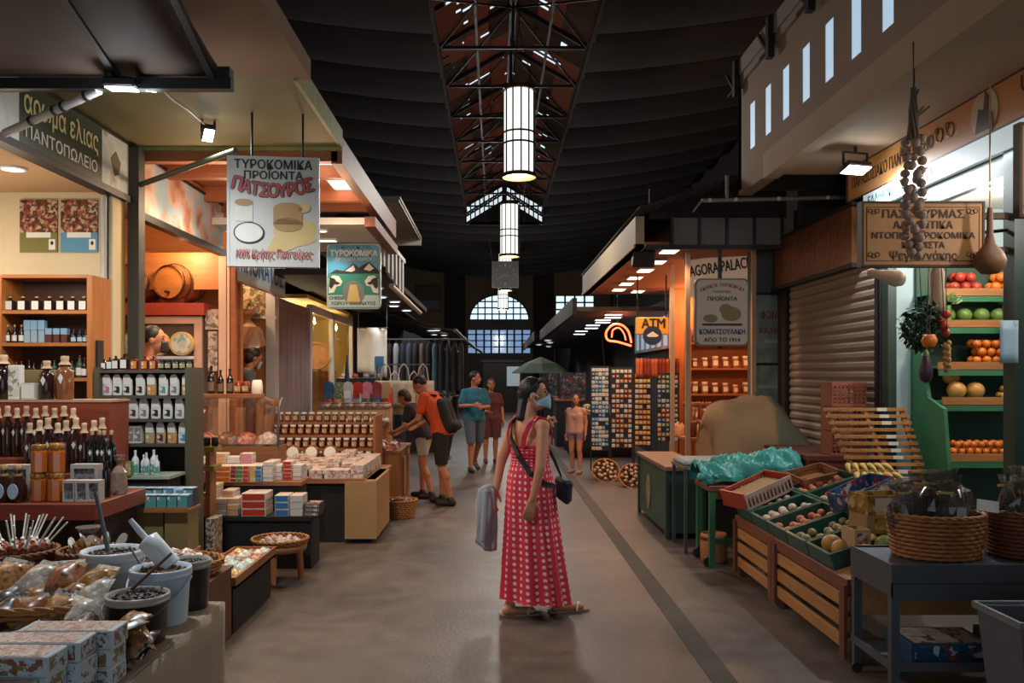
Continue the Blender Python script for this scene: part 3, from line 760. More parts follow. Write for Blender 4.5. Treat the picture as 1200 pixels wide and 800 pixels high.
cs = hung_sign('hanging_sign', 'large hanging cheese shop sign with red arched lettering and cheeses', 'sign', c, .63, .77, mat('cheese_sign_grey', 'b7b2a6', .4, var=.05), M_alu, .12, .018, .07)
y0 = -.032
text_mb('ΤΥΡΟΚΟΜΙΚΑ', .085, face_cam((0, y0, .325)), bold=.003, fit=.53).build('lettering', M_txd, cs)
text_mb('ΠΡΟΪΟΝΤΑ', .075, face_cam((0, y0, .25)), bold=.003, fit=.4).build('lettering', M_txd, cs)
for dy, bo, mm in ((.0, .014, M_txd), (-.003, .006, M_txr)):
    m = MB()
    for i, ch in enumerate('ΠΑΤΣΟΥΡΟΣ'): q = (i - 4) / 4; text_mb(ch, .125, face_cam((q * .245, y0 - .002 + dy, .14 - .045 * (1 - q * q) + .045)) @ Matrix.Rotation(q * .25, 4, 'Z'), bold=bo, sx=.85, mb=m)
    m.build('red_lettering' if dy else 'lettering', mm, cs)
MB().bx(-.29, .29, y0 + .004, y0 + .008, -.36, -.2).build('blue_band', mat('pale_blue_print', '7fb0bd', .5), cs)
def disc(mb, x, z, rx, rz, y, th=.004, n=24, mi=0):
    return mb.prism([(x + rx * math.cos(k * 2 * PI / n), z + rz * math.sin(k * 2 * PI / n)) for k in range(n)], lambda u, v, d: (u, d, v), y - th, y, mi)
M_chs = mat('cheese_yellow', 'c8a86a', .5); M_chs2 = mat('cheese_rind', 'a27838', .5); M_chw = mat('cheese_white', 'd5cfc0', .5)
m = disc(MB(), .16, -.14, .16, .1, y0 + .003); m.prism([(.0, -.18), (.3, -.1), (.27, -.2), (.08, -.28), (-.05, -.28)], lambda u, v, d: (u, d, v), y0 - .002, y0 + .002)
m.build('cheese_picture', M_chs, cs)
m = disc(MB(), .1, .02, .1, .045, y0 - .003); m.bx(0, .2, y0 - .006, y0 - .002, -.09, .02); disc(m, .1, -.09, .1, .05, y0 - .002); m.build('cheese_picture', M_chs2, cs)
m = MB().bx(-.26, -.14, y0 - .004, y0, -.07, .05); m.build('cheese_picture', M_chw, cs)
disc(MB(), -.2, .06, .062, .025, y0 - .005).build('cheese_picture', M_chs2, cs)
disc(MB(), -.165, -.15, .105, .075, y0 - .004).build('picture_ring', M_txd, cs); disc(MB(), -.165, -.15, .095, .066, y0 - .008).build('cheese_picture', M_chw, cs)
disc(MB(), .21, .03, .045, .035, y0 - .003).build('cheese_picture', M_chs, cs)
text_mb('100% Κρήτης Πατσούρος', .085, face_cam((0, y0 - .012, -.3)), bold=.0015, fit=.52, shear=.25).build('red_lettering', M_txr, cs)
for x in (-.15, .2): MB().tube((x, 0, .38), (x, 0, .7), .008, n=6).build('hanger', M_iron, cs)
t = thing('sign_brace', 'dark green pipe brace from the post up to the cheese sign', 'pipe')
a, b = P(160, 218, 6.85), P(276, 176, 6.1)
MB().tube(a, b, .022).build('pipe', mat('green_pipe', '4a4a36', .5), t)
MB().ball(a, .035).build('clamp', M_iron, t)
# second, blue cheese sign
c = P(415, 324, 10.0)
bs = hung_sign('hanging_sign', 'smaller blue hanging cheese sign with mountains and a tunnel', 'sign', c, .63, .76, mat('sign_sky_blue', '3c8cad', .4), mat('pale_sign_edge', 'a9b9b6', .4), 0, .012, .06, .05)
y0 = -.036
P2 = lambda pts, y=y0: MB().prism(pts, lambda u, v, d: (u, d, v), y - .003, y)
P2([(-.3, -.36), (.3, -.36), (.3, -.22), (-.3, -.22)]).build('pale_band', mat('sign_pale_band', 'a8bcb8', .5), bs)
P2([(-.3, -.22), (.3, -.22), (.3, .03), (-.3, .03)]).build('green_field', mat('sign_teal_green', '1f7c6a', .5), bs)
P2([(-.28, .03), (-.2, .08), (-.12, .06), (.0, .15), (.06, .1), (.18, .17), (.3, .06), (.3, .03)], y0 - .002).build('mountain_picture', M_txd, bs)
P2([(-.1, .06), (-.04, .1), (.0, .13), (.02, .07), (-.02, .05)], y0 - .006).build('snow_picture', M_txw, bs); P2([(.12, .08), (.18, .15), (.24, .09), (.19, .06)], y0 - .006).build('snow_picture', M_txw, bs)
for s in (-1, 1):
    P2([(s * u, v) for u, v in ((.29, -.03), (.24, .01), (.17, .0), (.13, -.06), (.15, -.11), (.2, -.12), (.23, -.19), (.29, -.2))][::s], y0 - .004).build('goat_picture', M_txw, bs)
    P2([(s * u, v) for u, v in ((.28, -.01), (.22, -.03), (.2, -.06), (.155, -.08), (.19, -.1), (.22, -.09), (.26, -.15), (.285, -.12))][::s], y0 - .009).build('goat_picture', M_txd, bs)
disc(MB(), 0, -.19, .13, .14, y0 - .004).build('tunnel_picture', mat('sign_grey_arch', '6d7470', .5), bs)
P2([(-.08, -.3), (.08, -.3), (.04, -.1), (-.04, -.1)], y0 - .009).build('cheese_picture', M_chs, bs)
text_mb('ΕΚΛΕΚΤΑ', .05, face_cam((0, y0, .34)), fit=.4).build('lettering', M_txb, bs)
text_mb('ΤΥΡΟΚΟΜΙΚΑ', .09, face_cam((0, y0, .265)), bold=.004, fit=.55).build('lettering', M_txw, bs)
text_mb('ΠΡΟΙΟΝΤΑ ΧΩΡΙΟΥ', .05, face_cam((0, y0, .195)), fit=.42).build('lettering', M_txw, bs)
text_mb('CHEESE', .05, face_cam((-.2, y0 - .003, -.255)), bold=.002, fit=.17).build('lettering', M_txd, bs)
text_mb('ΧΩΡΙΟΥ ΜΠΟΝΑΤΟΣ', .05, face_cam((0, y0 - .003, -.32)), bold=.002, fit=.52).build('lettering', M_txd, bs)
for x in (-.2, .2): MB().tube((x, 0, .38), (x, 0, .39), .01, n=6).tube((x, 0, .38), (x, .6, .395), .008, n=6).build('hanger', M_iron, bs)
# clock
t = thing('hanging_clock', 'square dark clock hung on wires below the second lantern', 'clock', P(592, 322, 23))
MB().bx(-.36, .36, -.06, .06, -.36, -.32).bx(-.36, .36, -.06, .06, .32, .36).bx(-.36, -.32, -.06, .06, -.32, .32).bx(.32, .36, -.06, .06, -.32, .32).build('frame', M_black, t)
MB().bx(-.32, .32, -.04, .04, -.32, .32).build('dial', mat('clock_dial', '36332d', .6), t)
m = MB()
for k in range(12):
    a = k * PI / 6; m.bar((.22 * math.sin(a), -.045, .22 * math.cos(a)), (.29 * math.sin(a), -.045, .29 * math.cos(a)), .03, .01)
m.build('hour_mark', mat('clock_mark', '8a8474', .6), t)
MB().bar((0, -.05, 0), (-.17, -.05, -.1), .03, .01).build('hand', mat('clock_mark', ''), t); MB().bar((0, -.055, 0), (.12, -.055, -.05), .035, .01).build('hand', mat('clock_mark', ''), t)
m = MB()
for s in (-1, 1): m.tube((.34 * s, 0, .36), (.75 * s, 0, 3.03), .012, n=5)
m.build('wire', M_wire, t)
# notice board at the end wall
t = thing('notice_board', 'framed notice board high on the far wall beside the arch', 'notice board', P(502, 349, 47.94))
MB().bx(-.75, .75, -.05, .05, -.75, .75).build('frame', M_black, t)
MB().bx(-.65, .65, -.07, -.04, -.05, .62).build('panel', mat('board_tan', '5c4630', .7), t)
MB().bx(-.65, .65, -.07, -.04, -.65, -.12).build('panel', mat('board_grey', '5f6468', .6), t)
# orange fascia lightbox on the right
M_sgo = mat('sign_orange', 'b97f45', .5, var=.08)
t = thing('shop_sign', 'orange fascia sign with brown lettering and a lit white strip below', 'sign', (XR, 0, 0))
MB().bx(0, .06, 3.4, 7.98, 3.3, 3.6).build('panel', M_sgo, t)
MB().bx(-.02, .06, 3.4, 7.6, 3.13, 3.28).build('light_strip', mat('lit_strip', 'cfdde0', .5, emit=.3, ecol='bcd3da'), t)
MB().bx(-.01, .07, 3.38, 8.0, 3.59, 3.605).bx(-.01, .07, 3.38, 8.0, 3.285, 3.3).bx(-.01, .07, 7.97, 8.0, 3.13, 3.6).build('frame', M_txo, t)
text_mb('ΠΑΡΑΔΟΣΙΑΚΟ ΠΑΝΤΟΠΩΛΕΙΟ', .14, face_x((-.003, 7.15, 3.44), -1), fit=1.45, bold=.002).build('lettering', M_txo, t)
text_mb('ΨΕΓΙΑΝΝΑΚΗΣ', .2, face_x((-.003, 4.7, 3.47), -1), fit=1.3, bold=.004).build('lettering', M_txo, t)
m = MB()
for yv in (6.33, 6.18): m.lathe([(.045, 0), (.055, 0), (.055, .003), (.045, .003)], 14, M=face_x((-.003, yv, 3.46), -1), cap=False).lathe([(.02, 0), (.028, 0), (.028, .003), (.02, .003)], 12, M=face_x((-.003, yv + .04, 3.5), -1), cap=False)
m.build('scroll', M_txo, t)
m = MB()
m.lathe([(.16, .0), (.16, .002)], 24, M=face_x((-.003, 5.75, 3.45), -1)); m.build('emblem_disc', mat('emblem_pale', 'b6a48a', .6), t)
m = MB().prism([(-.1, -.12), (.11, -.12), (.1, -.02), (.05, .0), (.06, .1), (.02, .14), (0, .02), (-.06, .04)], lambda u, v, d: (d, 5.75 - u, 3.45 + v), -.01, -.005)
m.build('emblem', M_txo, t)
text_mb('ΕΛΛΗΝΙΚΑ ΠΡΟΙΟΝΤΑ', .1, face_x((-.023, 6.95, 3.205), -1), fit=1.1, bold=.003).build('lettering', mat('teal_lettering', '1f6a72', .5), t)
l = lamp('AREA', (XR - .06, 5.6, 3.12), 9, (.85, .95, 1), size=(.06, 3.2), parent=t); 
# projecting wood sign on the right
c = P(1079, 275, 5.5)
t = hung_sign('hanging_sign', 'wooden-framed orange projecting sign with five lines of brown lettering', 'sign', c, .79, .42, M_sgo, M_txo, 0, .014, .07)
y0 = -.031
for tx, sz, z, w in (('ΠΑΣΤΟΥΡΜΑΣ', .072, .125, .52), ('ΑΛΛΑΝΤΙΚΑ', .066, .055, .38), ('ΝΤΟΠΙΑ ΤΥΡΟΚΟΜΙΚΑ', .055, -.012, .66), ('ΚΑΠΝΙΣΤΑ', .055, -.073, .27), ('Ψεγιαννάκης', .075, -.142, .43)):
    text_mb(tx, sz, face_cam((0, y0, z)), fit=w, bold=.002).build('lettering', M_txo, t)
m = MB().bx(-.36, .36, y0 - .001, y0 + .002, .17, .174).bx(-.36, .36, y0 - .001, y0 + .002, -.174, -.17).bx(-.362, -.358, y0 - .001, y0 + .002, -.174, .174).bx(.358, .362, y0 - .001, y0 + .002, -.174, .174)
for sx in (-1, 1):
    for sz in (-1, 1):
        for k in (-1, 0, 1): m.lathe([(.012, 0), (.016, 0), (.016, .002), (.012, .002)], 12, M=face_cam((sx * (.315 + .022 * k), y0, sz * .14 + abs(k) * .008)), cap=False)
m.build('scroll', M_txo, t)
for z in (-.12, .1): MB().bx(.395, .553, -.02, .02, z, z + .04).build('bracket', M_txo, t)
# sign cut by the frame edge
t = hung_sign('hanging_sign', 'tall dark-framed orange sign cut by the picture edge', 'sign', P(1225, 200, 4.7), .32, .52, M_sgo, M_txo, 0, .016, .06)
MB().bx(-.12, .12, -.034, -.03, -.2, -.19).build('scroll', M_txo, t)
MB().bx(-.02, .02, -.015, .015, .26, .82).build('hanger', M_txo, t)
# copper sign board over the shutter
t = thing('sign_board', 'blank copper sign board over the roller shutter', 'sign', (XR, 0, 0))
MB().bx(-.06, 0, 7.75, 9.9, 2.7, 3.22).build('panel', mat('hammered_copper', '8a5636', .38, .75, var=.3, sc=5, bump=.35, bsc=14), t)
MB().bx(-.08, .02, 7.7, 9.95, 2.66, 2.7).bx(-.08, .02, 7.7, 9.95, 3.22, 3.25).build('frame', M_iron, t)
# oval rect sign of the cheese shop
c = P(845, 366, 9.5)
t = hung_sign('hanging_sign', 'rounded grey hanging sign with painted cheeses below the slanted hotel sign', 'sign', c, .6, .75, mat('sign_warm_grey', 'd2c5b3', .5), mat('grey_sign_edge', '6e6459', .4), 0, .018, .08, .06)
y0 = -.045
m = MB()
for i, ch in enumerate('ΕΚΛΕΚΤΑ ΤΥΡΟΚΟΜΙΚΑ'):
    q = (i - 8.5) / 8.5
    if ch != ' ': text_mb(ch, .052, face_cam((q * .23, y0, .3 - .055 * q * q)) @ Matrix.Rotation(-q * .4, 4, 'Z'), sx=.75, bold=.002, mb=m)
m.build('lettering', M_txr, t)
text_mb('ΧΩΡΙΑΤΙΚΑ', .04, face_cam((0, y0, .225)), fit=.2).build('lettering', M_txo, t)
text_mb('ΠΡΟΪΟΝΤΑ', .06, face_cam((0, y0, .145)), fit=.33, bold=.002).build('lettering', M_txd, t)
disc(MB(), .08, .02, .09, .07, y0); m = disc(MB(), .1, -.02, .11, .08, y0); disc(m, .04, .03, .07, .06, y0 - .002); disc(m, -.13, -.07, .08, .045, y0 - .002)
m.build('cheese_picture', mat('cheese_dim', '8a7d58', .6), t)
MB().bx(-.22, .22, y0 - .003, y0, -.15, -.125).build('cheese_picture', M_txo, t)
text_mb('ΚΟΜΑΤΣΟΥΛΑΚΗ', .075, face_cam((0, y0, -.22)), fit=.5, bold=.004).build('lettering', M_txb, t)
text_mb('ΑΠΟ ΤΟ 1914', .06, face_cam((0, y0, -.31)), fit=.4, bold=.002).build('lettering', M_txd, t)
MB().bx(-.02, .02, .04, .07, -.4, .74).build('hanger', M_iron, t)
# AGORA PALACE
c = P(844, 318, 10.6)
t = thing('shop_sign', 'slanted white hotel sign with black capitals under the orange soffit', 'sign', c, 0, None, (0, -.12, -.35))
MB().bx(-.4, .4, 0, .04, -.26, .2).build('panel', mat('sign_lit_white', 'd9c3a8', .5, emit=.12), t)
MB().bx(-.42, -.4, -.01, .05, -.3, .21).bx(.4, .46, -.01, .05, -.6, .22).bx(-.42, .42, -.01, .05, .2, .22).build('frame', M_or, t)
text_mb('AGORA PALACE', .19, face_cam((0, -.001, .05)), fit=.74, bold=.005).build('lettering', M_txd, t)
for x in (-.3, .3): MB().tube((x, .02, .22), (x, .02, .5), .006, n=5).build('hanger', M_wire, t)
# ATM sign
c = P(764, 382, 12.5)
t = thing('hanging_sign', 'orange ATM sign above a round dark blue plate', 'sign', c)
MB().bx(-.24, .24, -.03, .03, -.13, .13, 0, .02).build('panel', mat('atm_orange', 'c98a2c', .5, emit=.25), t)
text_mb('ATM', .2, face_cam((.02, -.032, .03)), fit=.34, bold=.008).build('lettering', M_txd, t)
disc(MB(), 0, -.14, .14, .14, -.03, .02).build('round_plate', mat('plate_navy', '1f2b4d', .4), t)
MB().prism([(-.09, -.14), (0, -.08), (.09, -.14), (.06, -.16), (-.06, -.16)], lambda u, v, d: (u, d, v), -.055, -.05).build('emblem', M_txw, t)
for x in (-.21, .21): MB().bx(x - .01, x + .01, 0, .02, .13, .745).build('hanger', M_iron, t)
# neon
c = P(724, 394, 17)
t = thing('neon_sign', 'red-orange neon loop glowing above the far right stalls', 'neon sign', c)
M_neon = glow('neon_red', 'ff5a34', 4)
MB().path(smooth([(.27, 0, -.19), (.0, 0, -.11), (-.2, 0, -.07), (-.23, 0, .09), (-.1, 0, .23), (.07, 0, .23), (.21, 0, .1), (.27, 0, -.13)]), .02, 8).build('tube', M_neon, t)
MB().path(smooth([(-.12, 0, -.02), (-.1, 0, .12), (.02, 0, .17), (.12, 0, .06), (.16, 0, -.08)]), .014, 8).build('tube', M_neon, t)
MB().bar((0, .02, .2), (0, .02, 1.0), .02).build('hanger', M_iron, t)
lamp('POINT', c + V(0, -.2, 0), 10, (1, .25, .1), .15, parent=t)
# poster on the pier
t = thing('wall_poster', 'faded green poster with dark red lettering on the pier beside the shutter', 'poster', P(906, 408, 9.97))
MB().bx(-.21, .21, -.01, .02, -.62, .62).build('sheet', prnt('poster_print', ['7a8c86', '88988c', '6c7f76', '93a08c'], 3, 'noise'), t)
text_mb('ΦΟΝΤΟ', .12, face_cam((0, -.012, .38)), fit=.3, bold=.003).build('lettering', mat('dull_red', '8f2f26', .6), t)
text_mb('ΧΑΛΒΑΣ', .1, face_cam((0, -.012, .2)), fit=.34, bold=.003).build('lettering', mat('dull_red', '8f2f26', .6), t)
text_mb('ΠΑΛΑΙΑ', .05, face_cam((0, -.012, .08)), fit=.2).build('lettering', M_txw, t)
text_mb('ΧΑΛΒΑΣ ΧΥΜΑ', .05, face_cam((0, -.012, -.45)), fit=.34).build('lettering', M_txw, t)
MB().bx(-.23, .23, -.02, .02, .62, .65).bx(-.23, .23, -.02, .02, -.2, -.17).build('frame', M_iron, t)
# awning frame at top left
t = thing('folded_awning', 'dark brown awning on a steel frame over the pantry sign', 'awning')
c0 = (-3.4, -1.32); z1, z2, ya, yb = 3.26, 3.5, 4.55, 3.5
MB().sheet(lambda u, v: (-3.4 + 1.95 * u, ya + (yb - ya) * v, z1 + (z2 - z1) * v + .012 - .02 * math.sin(PI * v)), 8, 4, th=.008).build('cloth', mat('brown_tarpaulin', '4a3a30', .8), t)
MB().bx(-3.4, -1.40, ya - .03, ya + .03, z1 - .06, z1).bx(-1.52, -1.4, ya - .05, ya + .02, z1 - .0, z1 + .05).build('front_bar', M_black, t)
for x in (-2.86, -2.0, -1.5): MB().bar((x, ya, z1 - .005), (x + .06, yb, z2 - .01), .035).build('rib', M_black, t)
t = thing('awning_strut', 'pale pipe strut tied with black straps below the dark awning', 'pipe')
a, b = P(6, 156, 4.85), P(116, 106, 4.55)
MB().tube(a, b, .024).build('pipe', M_alu, t)
m = MB()
for q in (.3, .55, .64, .88): m.lathe([(.03, -.01), (.03, .01)], 10, M=Matrix.Translation(a.lerp(b, q)) @ (b - a).to_track_quat('Z', 'Y').to_matrix().to_4x4())
m.build('strap', M_black, t)
t = thing('lamp_cable', 'thin cable drooping along the olive soffit to the clamp spotlight', 'cable')
MB().path([P(184, 97, 4.6), P(200, 115, 5.0), P(222, 130, 5.6), P(240, 146, 6.15)], .008, 6).build('cable', mat('cable_tan', '8f7a58', .6), t)
# pipe rail with bulbs at right
t = thing('pipe_rail', 'horizontal grey pipe with small bulbs in front of the dark canopy', 'pipe')
a, b = P(822, 235, 8.6), P(1002, 231, 8.6)
MB().tube(a, b, .02).tube(P(852, 206, 8.6), P(852, 236, 8.6), .018).tube(P(822, 235, 8.6), P(812, 248, 8.6), .01).build('pipe', mat('grey_pipe', '6f6862', .5), t)
for q in (.05, .22, .5, .82): MB().ball(a.lerp(b, q) + V(0, -.02, .0), .022).build('bulb', mat('dim_bulb', 'b8b4ac', .3), t)
# ------------------------------------------------------------------ goods: kinds built once, then copied
G_dark = mat('dark_glass', '2a1410', .12, coat=.3, rnd=.25)
G_black = mat('black_glass', '15120f', .12, coat=.3)
G_amber = mat('amber_glass', '8a3c10', .12, coat=.4, rnd=.2, trans=.25)
G_honey = mat('honey', 'b0591a', .15, coat=.4, trans=.15, rnd=.15)
G_red = mat('red_glass', '6e1f14', .15, coat=.3)
G_green = mat('green_glass', '2f4a32', .15, coat=.3)
G_clear = mat('clear_plastic', 'cfd2cf', .12, alpha=.28, var=.02)
K_white = mat('paper_white', 'd6d2c8', .6, var=.05)
K_cork = mat('cork', 'b08a5e', .8, var=.25, sc=40)
K_kraft = mat('kraft_paper', 'b49468', .75, rnd=.1)
K_card = mat('cardboard', '97754c', .8, rnd=.12, var=.15)
K_cardo = mat('olive_cardboard', '7d6b3e', .8, var=.12)
K_blue = mat('pack_blue', '2f5f86', .5)
K_pale = mat('pack_pale_blue', '9fb8c6', .5)
K_wood = wood('stall_wood', '8d5a34', 'X')
K_woody = wood('stall_wood_long', '8d5a34', 'Y')
K_redw = wood('red_stained_wood', '7c3522', 'X', .45, .25)
K_blackw = mat('black_stall_cloth', '1f1c1b', .9, bump=.2)
K_wick = mat('wicker', 'a06a38', .6, var=.35, sc=40)
K_wickd = mat('dark_wicker', '74422a', .6, var=.35, sc=40)
GREYM = mat('grey_metal', '5b5e62', .4, .7, var=.1)

def bottle(name, cat, h, r, glass, cap, label=None, neck=.3, tag=None, cloth=False, square=False, lab_h=(.15, .5)):
    """a bottle proto: glass, cap, paper label, hanging tag"""
    t = thing(name, 'x x x x', cat)
    hb = h * (1 - neck); n = 4 if square else 12; k = PI / 4 if square else 0
    M = Matrix.Rotation(k, 4, 'Z'); rr = r * (1.25 if square else 1)
    MB().lathe([(rr * .9, 0), (rr, h * .03), (rr, hb * .9), (rr * .75, hb), (r * .36, hb + h * neck * .3), (r * .32, h * .93)], n, sm=not square, M=M).build('glass', glass, t)
    if cloth:
        MB().lathe([(r * .75, h * .8), (r * .55, h * .84), (r * .42, h * .88), (r * .5, h * .93), (r * .45, h), (.001, h * 1.005)], 10).build('cloth_cap', cap, t)
    else: MB().lathe([(r * .36, h * .9), (r * .38, h * .92), (r * .38, h), (r * .3, h * 1.01)], 10).build('cap', cap, t)
    if label is not None:
        a, b = hb * lab_h[0], hb * (lab_h[0] + lab_h[1])
        if square: MB().bx(-r * .75, r * .75, -r * .9, -r * .87, a, b).build('paper_label', label, t)
        else:
            m = MB(); ring = lambda z: [(r * 1.01 * math.cos(q), r * 1.01 * math.sin(q), z) for q in [-PI / 2 - 1.2 + 2.4 * i / 8 for i in range(9)]]
            m.loft([ring(a), ring(b)], cap=False, closed=False).build('paper_label', label, t)
    if tag is not None:
        MB().prism([(0, 0), (-r * .32, -r * .55), (0, -r * 1.3), (r * .32, -r * .55)], lambda u, v, d: (u, d, v + hb * .86), -r * 1.06, -r * 1.0).build('hang_tag', tag, t)
    return t
def jar(name, cat, h, r, fill, lid, label=None, n=12):
    t = thing(name, 'x x x x', cat)
    MB().lathe([(r * .92, 0), (r, h * .05), (r, h * .74), (r * .86, h * .82)], n, sm=n > 8).build('glass', fill, t)
    MB().lathe([(r * .9, h * .82), (r * .93, h * .84), (r * .93, h * .98), (r * .88, h)], max(n, 10)).build('lid', lid, t)
    if label is not None: MB().bx(-r * .7, r * .7, -r * 1.03, -r * .8, h * .2, h * .62).build('paper_label', label, t)
    return t
def carton(name, cat, sx, sy, sz, body, front=None, top=None, bev=.003):
    """a carton: body with a printed front and a printed top"""
    t = thing(name, 'x x x x', cat)
    MB().bx(-sx / 2, sx / 2, -sy / 2, sy / 2, 0, sz, 0, bev).build('carton', body, t)
    if front is not None: MB().bx(-sx * .46, sx * .46, -sy / 2 - .0012, -sy / 2, sz * .1, sz * .9).build('printed_front', front, t)
    if top is not None: MB().bx(-sx * .44, sx * .44, -sy * .44, sy * .44, sz, sz + .0012).build('printed_top', top, t)
    return t
def packet(name, cat, w, h, th, body, card=None, contents=None):
    """an upright filled bag with a header card"""
    t = thing(name, 'x x x x', cat); m = MB()
    prof = [(.46, 0), (.5, .06), (.5, .4), (.46, .7), (.42, .8)]
    rings = []
    for k, (a, z) in enumerate(prof):
        d = th / 2 * (1, 1.1, 1, .6, .15)[k]; q = a * w
        rings.append([(-q, -d * .6, z * h), (-q * .6, -d, z * h), (q * .6, -d, z * h), (q, -d * .6, z * h), (q, d * .6, z * h), (q * .6, d, z * h), (-q * .6, d, z * h), (-q, d * .6, z * h)])
    m.loft(rings).build('bag', body, t)
    if card is not None:
        MB().prism([(-.4 * w, .5 * h), (.4 * w, .5 * h), (.42 * w, .82 * h), (.3 * w, .95 * h), (0, h), (-.3 * w, .95 * h), (-.42 * w, .82 * h)], lambda u, v, d: (u, d, v), -th * .56, -th * .5).build('header_card', card, t)
    if contents is not None: MB().bx(-.3 * w, .3 * w, -th * .58, -th * .5, .1 * h, .42 * h).build('paper_label', contents, t)
    return t
def pouch(name, cat, w, d, h, body, card=None, rn=RN):
    """a filled bag lying flat, its open end gathered or under a card"""
    t = thing(name, 'x x x x', cat); m = MB()
    def top(u, v):
        x, y = u * 2 - 1, v * 2 - 1
        e = max(0, (1 - abs(x) ** 3) * (1 - abs(y) ** 3)) ** .6
        return (x * w / 2, y * d / 2, h * e * (.85 + .25 * math.sin(7 * u + 3 * v) * math.sin(9 * v)) + .002)
    m.sheet(top, 8, 8, th=.0)
    m.sheet(lambda u, v: (1 * (1 - 2 * u) * w / 2, (v * 2 - 1) * d / 2, 0), 2, 2)
    m.build('bag', body, t)
    if card is not None: MB().bx(-w * .46, w * .46, d * .36, d * .56, .002, .012).build('header_card', card, t)
    return t
def crate(name, label, cat, sx, sy, sz, m_, loc, rz=0, group=None, slats=3, rot=None, th=.012):
    t = thing(name, label, cat, loc, rz, group, rot)
    MB().bx(-sx / 2, sx / 2, -sy / 2, sy / 2, 0, th).build('base', m_, t)
    for s in (-1, 1):
        a = MB(); b = MB()
        for k in range(slats):
            z0 = th + (sz - th) * k / slats; z1 = z0 + (sz - th) / slats * .8
            a.bx(-sx / 2, sx / 2, s * sy / 2, s * (sy / 2 - th), z0, z1)
            b.bx(s * sx / 2, s * (sx / 2 - th), -sy / 2 + th, sy / 2 - th, z0, z1)
        a.build('side_slat', m_, t); b.build('end_slat', m_, t)
    m = MB()
    for x in (-1, 1):
        for y in (-1, 1): m.bx(x * (sx / 2 - th), x * (sx / 2 - 2.5 * th), y * (sy / 2 - th), y * (sy / 2 - 2.5 * th), th, sz)
    m.build('corner_block', m_, t)
    return t
def basket(name, label, r0, r1, h, m_, loc, rx=1, group=None, rz=0, handle=False, rot=None):
    """a basket woven from real strands round upright stakes, with a plaited rim"""
    t = thing(name, label, 'basket', loc, rz, group, rot); m = MB(); n = 22; rows = max(3, int(h / .021)); rad = lambda q: r0 + (r1 - r0) * q ** .8
    for j in range(rows):
        q = (j + .5) / rows; r = rad(q); w = h / rows * .56; rg = []
        for k in range(2 * n + 1):
            a = k * PI / n; o = .0075 * (1 if (k + j) % 2 else -1); c, s_ = math.cos(a), math.sin(a)
            rg.append([((r + o + dx) * rx * c, (r + o + dx) * s_, h * q + dz) for dx, dz in ((-.004, -w), (.004, -w * .6), (.006, 0), (.004, w * .6), (-.004, w))])
        m.loft(rg, cap=False)
    m.build('woven_strand', m_, t); m = MB()
    rg = [[((rad(q) - .007) * rx * math.cos(k * 2 * PI / 30), (rad(q) - .007) * math.sin(k * 2 * PI / 30), h * q) for k in range(30)] for q in (0, .25, .5, .75, 1)]
    m.loft(rg, cap=False).lathe([(.001, .004), (1, .004)], 30, cap=False, M=Matrix.Diagonal((rx * r0, r0, 1, 1))).build('lining', mat(m_.name + '_lining', '4a2f1a', .8), t)
    m = MB()
    for p in (0, 1): m.path([((r1 + .006 * math.sin(k * 1.2 + p * PI)) * rx * math.cos(k * 2 * PI / 80), (r1 + .006 * math.sin(k * 1.2 + p * PI)) * math.sin(k * 2 * PI / 80), h + .005 + .006 * math.cos(k * 1.2 + p * PI)) for k in range(81)], .0075, 5)
    m.build('rim', m_, t)
    return t
def table(name, label, cat, x0, x1, y0, y1, z, th, m_top, m_leg, group=None, leg=.04, legs=True, shelf=None):
    t = thing(name, label, cat, ((x0 + x1) / 2, (y0 + y1) / 2, 0), 0, group)
    a, b = (x1 - x0) / 2, (y1 - y0) / 2
    MB().bx(-a, a, -b, b, z - th, z, 0, .004).build('top', m_top, t)
    if legs:
        for sx in (-1, 1):
            for sy in (-1, 1):
                MB().bx(sx * a - sx * .01, sx * (a - .01 - leg), sy * (b - .01), sy * (b - .01 - leg), 0, z - th).build('leg', m_leg, t)
    if shelf is not None: MB().bx(-a + .02, a - .02, -b + .02, b - .02, shelf, shelf + .02).build('shelf', m_top, t)
    return t
def draped(t, x0, x1, y0, y1, z, m_, sides='RF', n=24, amp=.012, z0=.02):
    """cloth hanging down the aisle side (R or L) and the near side (F) of a stall, in the stall's own coordinates"""
    m = MB(); o = t.location
    f = lambda q: amp * math.sin(q * 31) + amp * .6 * math.sin(q * 13)
    if 'R' in sides: m.sheet(lambda u, v: (x1 + .012 + f(u * 1.2) * (1 - v) - o[0], y0 + (y1 - y0) * u - o[1], z0 + (z - z0) * v), n, 4, th=.008)
    if 'L' in sides: m.sheet(lambda u, v: (x0 - .012 - f(u * 1.2) * (1 - v) - o[0], y1 + (y0 - y1) * u - o[1], z0 + (z - z0) * v), n, 4, th=.008)
    if 'F' in sides: m.sheet(lambda u, v: (x0 + (x1 - x0) * u - o[0], y0 - .012 - f(u) * (1 - v) - o[1], z0 + (z - z0) * v), n, 4, th=.008)
    if 'B' in sides: m.sheet(lambda u, v: (x1 + (x0 - x1) * u - o[0], y1 + .012 + f(u) * (1 - v) - o[1], z0 + (z - z0) * v), n, 4, th=.008)
    return m.build('skirt', m_, t)

